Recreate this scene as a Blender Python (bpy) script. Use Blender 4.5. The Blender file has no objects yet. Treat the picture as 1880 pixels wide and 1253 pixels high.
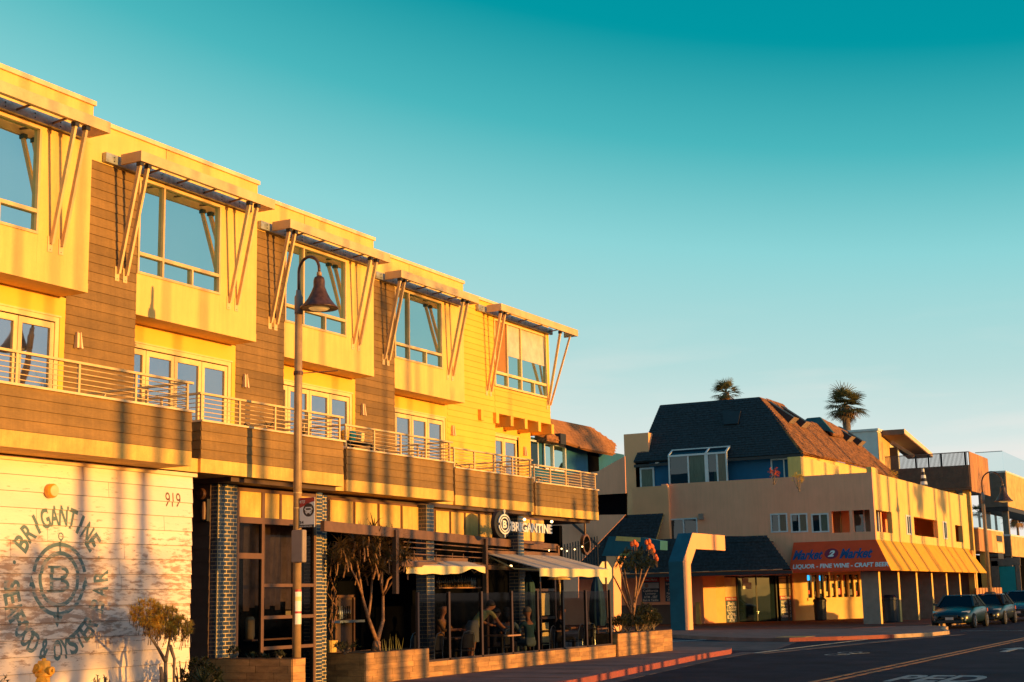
import bpy, bmesh, math, random
from mathutils import Vector, Matrix
random.seed(7)
sc = bpy.context.scene
col = sc.collection
R = math.radians
# ------------------------------------------------------------------ camera
F, PITCH, ROLL, YAW = 2639.5, 0.176508, -0.0204980, -0.489306
CAM = Vector((0, 0, 1.6))
def basis():
    cy, sy = math.cos(YAW), math.sin(YAW)
    f0 = Vector((sy, cy, 0)); r0 = Vector((cy, -sy, 0)); z = Vector((0, 0, 1))
    fw = f0*math.cos(PITCH) + z*math.sin(PITCH); up = -f0*math.sin(PITCH) + z*math.cos(PITCH)
    rt = r0*math.cos(ROLL) + up*math.sin(ROLL); u2 = -r0*math.sin(ROLL) + up*math.cos(ROLL)
    return rt, u2, fw
RT, UP, FW = basis()
cd = bpy.data.cameras.new('camera'); co = bpy.data.objects.new('camera', cd); col.objects.link(co)
cd.sensor_width = 36; cd.lens = F/1880*36; cd.clip_end = 3000; cd.clip_start = 0.1
m = Matrix((RT, UP, -FW)).transposed().to_4x4(); m.translation = CAM; co.matrix_world = m
sc.camera = co
# ------------------------------------------------------------------ sky, sun, exposure
SUN_EL, SUN_AZ = R(3.0), R(3.5)          # sun stands over +X, turned a little to +Y
w = bpy.data.worlds.new('World'); sc.world = w; w.use_nodes = True
nt = w.node_tree; N = nt.nodes; LK = nt.links
for n in list(N): N.remove(n)
out = N.new('ShaderNodeOutputWorld'); bg = N.new('ShaderNodeBackground')
sky = N.new('ShaderNodeTexSky'); sky.sky_type = 'NISHITA'; sky.sun_disc = False
sky.sun_elevation = SUN_EL; sky.sun_rotation = R(90) - SUN_AZ
sky.air_density = 1.0; sky.dust_density = 2.0; sky.ozone_density = 3.0
tc = N.new('ShaderNodeTexCoord'); sp = N.new('ShaderNodeSeparateXYZ'); LK.new(tc.outputs['Generated'], sp.inputs[0])
rp = N.new('ShaderNodeValToRGB')
# scattering is weakest at right angles to the sun: the sky is deeper there, paler towards and away from the sun
x2 = N.new('ShaderNodeMath'); x2.operation = 'POWER'; x2.inputs[1].default_value = 2; LK.new(sp.outputs['X'], x2.inputs[0])
k2 = N.new('ShaderNodeMath'); k2.operation = 'MULTIPLY_ADD'; k2.inputs[1].default_value = -.68; k2.inputs[2].default_value = 1; LK.new(x2.outputs[0], k2.inputs[0])
zz = N.new('ShaderNodeMath'); zz.operation = 'MULTIPLY'; LK.new(sp.outputs['Z'], zz.inputs[0]); LK.new(k2.outputs[0], zz.inputs[1]); LK.new(zz.outputs[0], rp.inputs[0])
cr = rp.color_ramp
stops = [(0.0, (1.0, 0.84, 0.72)), (0.06, (0.86, 0.83, 0.78)), (0.095, (0.70, 0.80, 0.77)), (0.14, (0.48, 0.72, 0.71)), (0.215, (0.27, 0.66, 0.68)), (0.28, (0.07, 0.47, 0.51)), (0.345, (0.0, 0.31, 0.365)), (0.42, (0.0, 0.27, 0.335)), (0.6, (0.0, 0.20, 0.34)), (1.0, (0.0, 0.12, 0.32))]
cr.elements[0].position = 0; cr.elements[0].color = stops[0][1] + (1,)
cr.elements[1].position = 1; cr.elements[1].color = stops[-1][1] + (1,)
for p, c in stops[1:-1]:
    e = cr.elements.new(p); e.color = c + (1,)
mx = N.new('ShaderNodeMix'); mx.data_type = 'RGBA'; mx.blend_type = 'MIX'; mf = N.new('ShaderNodeMapRange'); mf.inputs[1].default_value = .1; mf.inputs[2].default_value = 1; mf.inputs[3].default_value = .998; mf.inputs[4].default_value = .22; mf.interpolation_type = 'SMOOTHSTEP'
LK.new(sp.outputs['X'], mf.inputs[0]); LK.new(mf.outputs[0], mx.inputs[0])
cm = N.new('ShaderNodeMapping'); cm.inputs['Scale'].default_value = (3, 3, 22); LK.new(tc.outputs['Generated'], cm.inputs[0])
cn = N.new('ShaderNodeTexNoise'); cn.inputs['Scale'].default_value = 2.2; cn.inputs['Detail'].default_value = 6; LK.new(cm.outputs[0], cn.inputs[0])
c1 = N.new('ShaderNodeMapRange'); c1.inputs[1].default_value = .5; c1.inputs[2].default_value = .75; c1.inputs[4].default_value = .5; LK.new(cn.outputs['Fac'], c1.inputs[0])
c2 = N.new('ShaderNodeMapRange'); c2.inputs[1].default_value = .2; c2.inputs[2].default_value = .06; LK.new(sp.outputs['Z'], c2.inputs[0])
c3 = N.new('ShaderNodeMath'); c3.operation = 'MULTIPLY'; LK.new(c1.outputs[0], c3.inputs[0]); LK.new(c2.outputs[0], c3.inputs[1])
cx_ = N.new('ShaderNodeMix'); cx_.data_type = 'RGBA'; LK.new(c3.outputs[0], cx_.inputs[0]); LK.new(rp.outputs[0], cx_.inputs[6]); cx_.inputs[7].default_value = (1.0, .86, .80, 1)
sc8 = N.new('ShaderNodeVectorMath'); sc8.operation = 'SCALE'; sc8.inputs[3].default_value = 10.0
LK.new(cx_.outputs[2], sc8.inputs[0]); ns = N.new('ShaderNodeVectorMath'); ns.operation = 'SCALE'; ns.inputs[3].default_value = 4.5; LK.new(sky.outputs[0], ns.inputs[0]); LK.new(ns.outputs[0], mx.inputs[6]); LK.new(sc8.outputs[0], mx.inputs[7])
LK.new(mx.outputs[2], bg.inputs[0]); bg.inputs[1].default_value = 0.076; LK.new(bg.outputs[0], out.inputs[0])
sl = bpy.data.lights.new('sun', 'SUN'); sl.energy = 5.0; sl.angle = R(0.5); sl.color = (1.0, 0.48, 0.085)
so = bpy.data.objects.new('sun', sl); col.objects.link(so)
sd = Vector((math.cos(SUN_EL)*math.cos(SUN_AZ), math.cos(SUN_EL)*math.sin(SUN_AZ), math.sin(SUN_EL)))
so.rotation_euler = sd.to_track_quat('Z', 'Y').to_euler(); so.location = (20, 0, 20)
vs = sc.view_settings; vs.view_transform = 'Standard'; vs.look = 'None'; vs.exposure = 0.4; vs.gamma = 1
vs.use_curve_mapping = False

# ------------------------------------------------------------------ rays through the photograph (for measuring places)
def ray(x, y): return RT*(x-940) - UP*(y-626.5) + FW*F
def onz(x, y, z=0): d = ray(x, y); return CAM + d*((z-CAM.z)/d.z)
def onx(x, y, X): d = ray(x, y); return CAM + d*(X/d.x)
def ony(x, y, Y): d = ray(x, y); return CAM + d*(Y/d.y)
def onp(x, y, p, n):
    d = ray(x, y); return CAM + d*((Vector(p)-CAM).dot(n)/d.dot(n))

# ------------------------------------------------------------------ materials
def mat(name, c, rough=.7, var=.12, scale=3.0, bump=0.0, bscale=60, metal=0, rnd=0.0, spec=.5, c2=None, stretch=None, emit=None, fine=0.0, drip=0.0):
    m = bpy.data.materials.new(name); m.use_nodes = True
    nt = m.node_tree; n = nt.nodes; l = nt.links; b = n['Principled BSDF']
    b.inputs['Roughness'].default_value = rough; b.inputs['Metallic'].default_value = metal
    b.inputs['Specular IOR Level'].default_value = spec
    g = n.new('ShaderNodeNewGeometry')
    mp = n.new('ShaderNodeMapping'); l.new(g.outputs['Position'], mp.inputs[0])
    if stretch: mp.inputs['Scale'].default_value = stretch
    nz = n.new('ShaderNodeTexNoise'); nz.inputs['Scale'].default_value = scale; nz.inputs['Detail'].default_value = 6
    nz.inputs['Roughness'].default_value = .62; l.new(mp.outputs[0], nz.inputs[0])
    if c2 is None: c2 = tuple(x*(1-min(.9, var*2.2)) for x in c)
    ch = tuple(min(1, x*(1+var*.6)) for x in c)
    r = n.new('ShaderNodeValToRGB'); r.color_ramp.elements[0].position = .3; r.color_ramp.elements[0].color = tuple(c2)+(1,)
    r.color_ramp.elements[1].position = .68; r.color_ramp.elements[1].color = ch+(1,)
    l.new(nz.outputs['Fac'], r.inputs[0]); last = r.outputs[0]
    if rnd:
        oi = n.new('ShaderNodeObjectInfo'); mr = n.new('ShaderNodeMapRange'); l.new(oi.outputs['Random'], mr.inputs[0])
        mr.inputs[3].default_value = 1-rnd; mr.inputs[4].default_value = 1+rnd*.5
        vm = n.new('ShaderNodeVectorMath'); vm.operation = 'SCALE'; l.new(last, vm.inputs[0]); l.new(mr.outputs[0], vm.inputs[3]); last = vm.outputs[0]
    if fine:
        n3 = n.new('ShaderNodeTexNoise'); n3.inputs['Scale'].default_value = 45; n3.inputs['Detail'].default_value = 4; l.new(mp.outputs[0], n3.inputs[0])
        mr = n.new('ShaderNodeMapRange'); l.new(n3.outputs['Fac'], mr.inputs[0]); mr.inputs[1].default_value = .3; mr.inputs[2].default_value = .7
        mr.inputs[3].default_value = 1-fine; mr.inputs[4].default_value = 1+fine
        vm = n.new('ShaderNodeVectorMath'); vm.operation = 'SCALE'; l.new(last, vm.inputs[0]); l.new(mr.outputs[0], vm.inputs[3]); last = vm.outputs[0]
    if drip:          # rain streaks and dirt: long thin vertical marks
        m4 = n.new('ShaderNodeMapping'); l.new(g.outputs['Position'], m4.inputs[0]); m4.inputs['Scale'].default_value = (5, 5, .35)
        n4 = n.new('ShaderNodeTexNoise'); n4.inputs['Scale'].default_value = 1.6; n4.inputs['Detail'].default_value = 5; n4.inputs['Roughness'].default_value = .7; l.new(m4.outputs[0], n4.inputs[0])
        mr = n.new('ShaderNodeMapRange'); l.new(n4.outputs['Fac'], mr.inputs[0]); mr.inputs[1].default_value = .38; mr.inputs[2].default_value = .62
        mr.inputs[3].default_value = 1-drip; mr.inputs[4].default_value = 1
        vm = n.new('ShaderNodeVectorMath'); vm.operation = 'SCALE'; l.new(last, vm.inputs[0]); l.new(mr.outputs[0], vm.inputs[3]); last = vm.outputs[0]
    l.new(last, b.inputs['Base Color'])
    if bump:
        n2 = n.new('ShaderNodeTexNoise'); n2.inputs['Scale'].default_value = bscale; n2.inputs['Detail'].default_value = 4
        l.new(mp.outputs[0], n2.inputs[0]); bp = n.new('ShaderNodeBump'); bp.inputs['Strength'].default_value = bump
        bp.inputs['Distance'].default_value = .01; l.new(n2.outputs['Fac'], bp.inputs['Height']); l.new(bp.outputs[0], b.inputs['Normal'])
    if emit:
        b.inputs['Emission Color'].default_value = emit[0]+(1,); b.inputs['Emission Strength'].default_value = emit[1]
    return m
def glass_mirror(name, base, refl=.5, gc=(.85, .95, 1), wob=.15, wsc=1.2):
    m = bpy.data.materials.new(name); m.use_nodes = True; nt = m.node_tree; n = nt.nodes; l = nt.links
    n.remove(n['Principled BSDF']); o = n['Material Output']
    d = n.new('ShaderNodeBsdfDiffuse'); d.inputs[0].default_value = base+(1,)
    g = n.new('ShaderNodeBsdfGlossy'); g.inputs['Roughness'].default_value = .02; g.inputs['Color'].default_value = gc+(1,)
    x = n.new('ShaderNodeMixShader'); x.inputs[0].default_value = refl; l.new(d.outputs[0], x.inputs[1]); l.new(g.outputs[0], x.inputs[2]); l.new(x.outputs[0], o.inputs[0])
    ge = n.new('ShaderNodeNewGeometry'); nz = n.new('ShaderNodeTexNoise'); nz.inputs['Scale'].default_value = wsc; nz.inputs['Detail'].default_value = 1
    l.new(ge.outputs['Position'], nz.inputs[0]); bp = n.new('ShaderNodeBump'); bp.inputs['Strength'].default_value = wob; bp.inputs['Distance'].default_value = .05
    l.new(nz.outputs['Fac'], bp.inputs['Height']); l.new(bp.outputs[0], g.inputs['Normal'])
    return m
def glass_clear(name, tint=(.8, .88, .9), refl=.1):
    m = bpy.data.materials.new(name); m.use_nodes = True; nt = m.node_tree; n = nt.nodes; l = nt.links
    n.remove(n['Principled BSDF']); o = n['Material Output']
    t = n.new('ShaderNodeBsdfTransparent'); t.inputs[0].default_value = tint+(1,)
    g = n.new('ShaderNodeBsdfGlossy'); g.inputs['Roughness'].default_value = .03
    fr = n.new('ShaderNodeFresnel'); fr.inputs[0].default_value = 1.45
    mu = n.new('ShaderNodeMath'); mu.operation = 'MULTIPLY_ADD'; mu.inputs[1].default_value = .05; mu.inputs[2].default_value = refl*.03; l.new(fr.outputs[0], mu.inputs[0])
    x = n.new('ShaderNodeMixShader'); l.new(mu.outputs[0], x.inputs[0]); l.new(t.outputs[0], x.inputs[1]); l.new(g.outputs[0], x.inputs[2]); l.new(x.outputs[0], o.inputs[0])
    return m
M = {}
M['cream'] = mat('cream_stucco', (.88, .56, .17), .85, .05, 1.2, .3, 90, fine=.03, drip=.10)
M['cream2'] = mat('parapet_cream', (.88, .56, .17), .8, .06, 1.0, .15, 60, drip=.08)
M['yellow'] = mat('yellow_paint', (.90, .50, .06), .75, .05, 1.0, .15, 60, rnd=.05)
M['brown'] = mat('brown_siding', (.28, .158, .050), .8, .14, 2.5, .3, 50, rnd=.2, stretch=(1, .3, 1), fine=.08, drip=.16)
M['bboard'] = mat('balcony_board_brown', (.31, .175, .054), .8, .15, 2.5, .3, 50, rnd=.18, stretch=(1, .3, 1), fine=.08, drip=.16)
M['fascia'] = mat('concrete_fascia', (.82, .50, .13), .9, .14, 2.0, .3, 40, fine=.06, drip=.16)
M['trim'] = mat('cream_trim', (.88, .62, .27), .6, .06, 4)
M['metal'] = mat('painted_metal_cream', (.80, .54, .24), .5, .08, 5)
M['canopy'] = mat('canopy_beam_paint', (.74, .50, .24), .55, .12, 2.0, fine=.04)
M['galv'] = mat('galvanised_steel', (.42, .45, .44), .45, .2, 9, metal=.5)
M['coping'] = mat('pale_coping', (.88, .62, .34), .5, .12, 2)
M['bolt'] = mat('dark_bolt', (.02, .02, .025), .6)
M['upglass'] = glass_mirror('window_glass_sky', (.015, .04, .05), .74, (.70, .92, .86), .35, .6)
M['doorglass'] = glass_mirror('door_glass', (.05, .05, .06), .5, (.85, .88, .95), .5, .8)
M['blind'] = mat('cream_blind', (.62, .55, .48), .8)
M['orangecurtain'] = mat('orange_brown_blind', (.42, .18, .05), .8)
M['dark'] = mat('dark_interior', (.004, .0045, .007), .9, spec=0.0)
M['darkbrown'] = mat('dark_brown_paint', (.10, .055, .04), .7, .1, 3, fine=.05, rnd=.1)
M['frame'] = mat('bronze_frame', (.15, .068, .032), .5, .1, 4)
M['brick'] = mat('glazed_blue_brick', (.045, .07, .105), .35, .25, 8, rnd=.4, spec=.6)
M['mortar'] = mat('mortar', (.62, .47, .28), .95, .2, 20)
M['plank'] = None; M['curtain'] = mat('tan_curtain', (.52, .34, .22), .9, .2, 5)
M['tile'] = mat('wood_look_tile', (.50, .25, .085), .6, .22, 3.5, .2, 30, rnd=.28, stretch=(1, .5, 3.0), fine=.1)
M['grout'] = mat('grout', (.16, .085, .04), .9)
M['soil'] = mat('soil', (.04, .025, .015), .95, .3, 20, .8, 30)
M['walk'] = mat('pavement_concrete', (.24, .14, .125), .92, .16, 1.2, .35, 60, fine=.1, spec=.12)
M['plaza'] = mat('red_paving', (.22, .075, .05), .9, spec=.1, var=.2, scale=2, bump=.2, bscale=50, fine=.1) if True else mat('red_paving', (.30, .10, .06), .8, .2, 2, .2, 50, fine=.1)
M['road'] = mat('asphalt', (.030, .026, .042), .9, .22, .7, .6, 120, fine=.18, spec=.08)
M['gutter'] = mat('gutter_concrete', (.12, .095, .10), .9, .2, 1.5, .3, 60, fine=.1, spec=.1)
M['redcurb'] = mat('red_curb_paint', (.27, .05, .038), .75, .35, 7, .3, 50, c2=(.22, .06, .04), fine=.15)
M['creamcurb'] = mat('bare_curb', (.5, .33, .2), .85, .2, 4)
M['yline'] = mat('yellow_road_line', (.36, .15, .04), .8, .3, 9, fine=.2)
M['wline'] = mat('white_road_paint', (.30, .32, .33), .8, .35, 9, fine=.2)
M['tactile'] = mat('yellow_tactile', (.55, .28, .06), .8, .2, 6)
M['post'] = mat('lamp_post_tan', (.40, .25, .125), .45, .15, 4, fine=.08)
M['lampmetal'] = mat('dark_rust_metal', (.13, .058, .038), .4, .3, 12, metal=.3)
M['lens'] = mat('lamp_lens', (.85, .62, .25), .4, emit=((1, .55, .15), .25))
M['signwhite'] = mat('sign_white', (.78, .76, .72), .5, .04)
M['signred'] = mat('sign_red', (.42, .03, .03), .5, .04)
M['black'] = mat('black_print', (.02, .02, .03), .5, .04)
M['greybox'] = mat('grey_cabinet', (.32, .24, .20), .6, .1)
M['tan'] = mat('shaded_stucco', (1.0, .43, .25), .9, .05, .8, .35, 40, fine=.03, drip=.08)  # shaded copy of the market's cream stucco, shade tone in the colour
M['tan2'] = mat('pale_tan_stucco', (.96, .45, .22), .9, .05, .8, .35, 40)  # paler variant with the same shade tone in its colour
M['bluewall'] = mat('deep_blue_wall', (.008, .105, .23), .85, .08, 1.5)
M['shingle'] = mat('roof_shingle', (.024, .038, .050), .95, .3, 9, .6, 40, fine=.25)
M['shingle2'] = mat('roof_shingle_sunlit', (.33, .135, .045), .95, .45, 4, .6, 40, fine=.25)  # sunlit copy of the dark shingle, the sun's orange is in the colour
M['shingle3'] = mat('flat_orange_shingle', (.40, .165, .055), .95, .14, 3, .2, 40, fine=.12)
M['whitetrim'] = mat('white_window_trim', (.62, .64, .66), .5, .05)
M['winblue'] = glass_mirror('window_glass_dark', (.010, .022, .032), .07, (.8, .95, 1), .05)
M['wincurtain'] = mat('curtain_behind_glass', (.20, .15, .10), .5, .2, 6, stretch=(9, 9, .4))
M['wingreen'] = mat('green_curtain', (.09, .12, .085), .4, .25, 6, stretch=(9, 9, .4))
M['orange'] = mat('orange_awning', (1.0, .085, .012), .7, .05, 2)
M['awnyellow'] = mat('orange_yellow_awning', (.98, .50, .02), .7, .06, 2)
M['navy'] = mat('navy_print', (.01, .07, .22), .6, .03)
M['maroon'] = mat('maroon_oval', (.22, .01, .04), .6, .03)
M['teal'] = mat('teal_paint', (.01, .11, .16), .8, .1, 2)
M['awning'] = mat('patio_awning_fabric', (.50, .42, .36), .8, .12, 3)
M['valance'] = mat('awning_valance', (.80, .62, .28), .8, .06, 3)
M['patiobrown'] = mat('pergola_paint', (.17, .082, .042), .6, .15, 4)
M['patiopost'] = mat('screen_post_dark', (.055, .028, .022), .5)
M['clear'] = glass_clear('screen_glass', (.66, .66, .68))
M['clear2'] = glass_clear('balustrade_glass', (.88, .95, .96), .25)
M['chrome'] = mat('chair_steel', (.30, .36, .42), .35, .1, metal=.7)
M['tabletop'] = mat('table_top', (.40, .20, .10), .4)
M['navycloth'] = mat('navy_umbrella_cloth', (.006, .055, .11), .8, .2, 8)
M['bulb'] = mat('lit_bulb', (1, .8, .4), .4, emit=((1, .62, .22), 5.0))
M['bottle'] = mat('bottle_glass', (.16, .10, .05), .15, .5, 20, rnd=.8)
M['bottle2'] = mat('bottle_pale', (.4, .42, .4), .2, .3, 20, rnd=.5)
M['pot'] = mat('terracotta_pot', (.5, .2, .08), .8)
M['hydrant'] = mat('hydrant_yellow', (.80, .38, .03), .45, .12, 8, fine=.1)
M['bark'] = mat('aloe_bark', (.34, .17, .09), .8, .3, 14, .6, 40)
M['barkgrey'] = mat('grey_bark', (.22, .16, .12), .85, .3, 14, .6, 40)
M['leafaloe'] = mat('aloe_leaf', (.15, .095, .035), .5, .3, 6, rnd=.2)
M['leafball'] = mat('succulent_leaf_olive', (.95, .56, .09), .6, .35, 8, c2=(.52, .32, .05))
M['leafdark'] = mat('dark_leaf', (.055, .07, .028), .55, .4, 9)
M['leafhedge'] = mat('hedge_leaf', (.10, .095, .035), .55, .4, 9)
M['snake'] = mat('sansevieria_leaf', (.26, .24, .07), .5, .2, 6)
M['flower'] = mat('orange_aloe_flower', (.80, .14, .02), .6, .15, 9)
M['palmleaf'] = mat('palm_frond', (.16, .14, .05), .6, .35, 6, c2=(.06, .07, .03))
M['palmdead'] = mat('dry_palm_skirt', (.34, .19, .075), .8, .3, 8)
M['carpaint'] = mat('dark_teal_car_paint', (.005, .018, .024), .28, .02, spec=.45)
M['carpaint2'] = mat('charcoal_car_paint', (.010, .016, .022), .28, .02, spec=.45)
M['carpaint3'] = mat('slate_car_paint', (.035, .05, .055), .18, .02, spec=.9)
M['carglass'] = glass_mirror('car_glass', (.003, .004, .005), .07, (.55, .5, .5), 0)
M['tyre'] = mat('tyre_rubber', (.02, .02, .02), .9)
M['rim'] = mat('wheel_rim', (.4, .4, .42), .3, metal=.8)
M['headlamp'] = mat('headlamp_glass', (.5, .5, .5), .12, metal=.4)
M['plate'] = mat('licence_plate', (.72, .50, .42), .5)
M['woodslat'] = mat('brown_metal_slat', (.20, .115, .08), .7, .12, 3, rnd=.1)
M['woodpanel'] = mat('weathered_orange_panel', (.52, .235, .08), .8, .3, 1.5, c2=(.24, .12, .07), stretch=(1, 1, .25))
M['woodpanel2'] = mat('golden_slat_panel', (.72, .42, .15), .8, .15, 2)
M['greyslat'] = mat('grey_brown_slat', (.24, .19, .155), .7, .12, 3)
M['whitewall'] = mat('white_render', (.66, .66, .64), .8, .05, 2)
M['tealbanner'] = mat('teal_banner', (.01, .36, .38), .7, .05)
M['stopback'] = mat('unpainted_sign_back', (.72, .62, .34), .5, .06)
M['trash'] = mat('dark_blue_bin', (.012, .022, .038), .45, .2, 6)
M['poster'] = mat('navy_poster', (.01, .06, .115), .6, .03)
M['posterpale'] = mat('pale_poster_panel', (.45, .55, .6), .6, .05)
M['posterred'] = mat('red_poster_head', (.55, .05, .04), .6, .05)
M['neonblue'] = mat('blue_neon', (.05, .5, .9), .4, emit=((.03, .45, 1), 1.2))
M['neonred'] = mat('red_neon', (.8, .08, .05), .4, emit=((1, .06, .03), .5))
M['paperlit'] = mat('window_paper', (.80, .60, .30), .7, .08)
M['shopyellow'] = mat('shop_cream_paint', (.86, .56, .20), .7, .05, 2)
M['skin'] = mat('skin', (.55, .24, .12), .6, .05)
M['hairdark'] = mat('dark_hair', (.03, .018, .012), .6)
M['hairgrey'] = mat('grey_hair', (.25, .22, .2), .6)
for nm, c in dict(shirttan=(.50, .24, .07), shirtblue=(.03, .11, .15), shirtpale=(.17, .25, .28), shirtdark=(.025, .03, .045), shirtyellow=(.85, .70, .20), skirt=(.30, .31, .27), trousers=(.03, .03, .04), apron=(.03, .03, .035)).items():
    M[nm] = mat('cloth_'+nm, c, .85, .12, 10)
for k_ in ('orange', 'awnyellow', 'leafball', 'palmleaf', 'leafaloe', 'leafhedge', 'leafdark', 'snake'):
    nt_ = M[k_].node_tree; b_ = nt_.nodes['Principled BSDF']; o_ = nt_.nodes['Material Output']
    tl = nt_.nodes.new('ShaderNodeBsdfTranslucent'); ad = nt_.nodes.new('ShaderNodeMixShader'); ad.inputs[0].default_value = {'orange': .2, 'awnyellow': .3}.get(k_, .4)
    nt_.links.new(b_.inputs['Base Color'].links[0].from_socket, tl.inputs[0]); nt_.links.new(b_.outputs[0], ad.inputs[1]); nt_.links.new(tl.outputs[0], ad.inputs[2]); nt_.links.new(ad.outputs[0], o_.inputs[0])
# weathered white planks: paint with bare grey-brown patches along the board
def plank_mat(name, paint, bare, cover):
    m = mat(name, paint, .8, .05, 2, .35, 30, rnd=.05, stretch=(1, .25, 1))
    nt = m.node_tree; n = nt.nodes; l = nt.links; b = n['Principled BSDF']
    src = b.inputs['Base Color'].links[0].from_socket
    g = n.new('ShaderNodeNewGeometry'); mp = n.new('ShaderNodeMapping'); l.new(g.outputs['Position'], mp.inputs[0]); mp.inputs['Scale'].default_value = (1, 1.6, 7)
    a = n.new('ShaderNodeTexNoise'); a.inputs['Scale'].default_value = 2.2; a.inputs['Detail'].default_value = 8; a.inputs['Roughness'].default_value = .72; l.new(mp.outputs[0], a.inputs[0])
    big = n.new('ShaderNodeTexNoise'); big.inputs['Scale'].default_value = .55; l.new(g.outputs['Position'], big.inputs[0])
    sz = n.new('ShaderNodeSeparateXYZ'); l.new(g.outputs['Position'], sz.inputs[0])
    # worn most around the middle height of the wall, where the paint has peeled
    zr = n.new('ShaderNodeValToRGB'); zr.color_ramp.elements[0].position = .12; zr.color_ramp.elements[0].color = (0, 0, 0, 1)
    zr.color_ramp.elements[1].position = .36; zr.color_ramp.elements[1].color = (1, 1, 1, 1)
    e = zr.color_ramp.elements.new(.60); e.color = (1, 1, 1, 1); e = zr.color_ramp.elements.new(.82); e.color = (0, 0, 0, 1)
    dv = n.new('ShaderNodeMath'); dv.operation = 'DIVIDE'; dv.inputs[1].default_value = 3.7; l.new(sz.outputs['Z'], dv.inputs[0]); l.new(dv.outputs[0], zr.inputs[0])
    s1 = n.new('ShaderNodeMath'); s1.operation = 'MULTIPLY_ADD'; s1.inputs[1].default_value = .16; l.new(zr.outputs[0], s1.inputs[0]); l.new(a.outputs['Fac'], s1.inputs[2])
    s2 = n.new('ShaderNodeMath'); s2.operation = 'MULTIPLY_ADD'; s2.inputs[1].default_value = .25; l.new(big.outputs['Fac'], s2.inputs[0]); l.new(s1.outputs[0], s2.inputs[2])
    rr = n.new('ShaderNodeMapRange'); rr.inputs[1].default_value = cover; rr.inputs[2].default_value = cover+.09; l.new(s2.outputs[0], rr.inputs[0])
    mxx = n.new('ShaderNodeMix'); mxx.data_type = 'RGBA'; l.new(rr.outputs[0], mxx.inputs[0]); l.new(src, mxx.inputs[6]); mxx.inputs[7].default_value = bare+(1,)
    l.new(mxx.outputs[2], b.inputs['Base Color'])
    return m
M['plank'] = plank_mat('weathered_white_plank', (.86, .70, .60), (.44, .29, .22), .745)
M['mural'] = plank_mat('faded_teal_mural_paint', (.125, .20, .21), (.40, .35, .30), .785)

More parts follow.
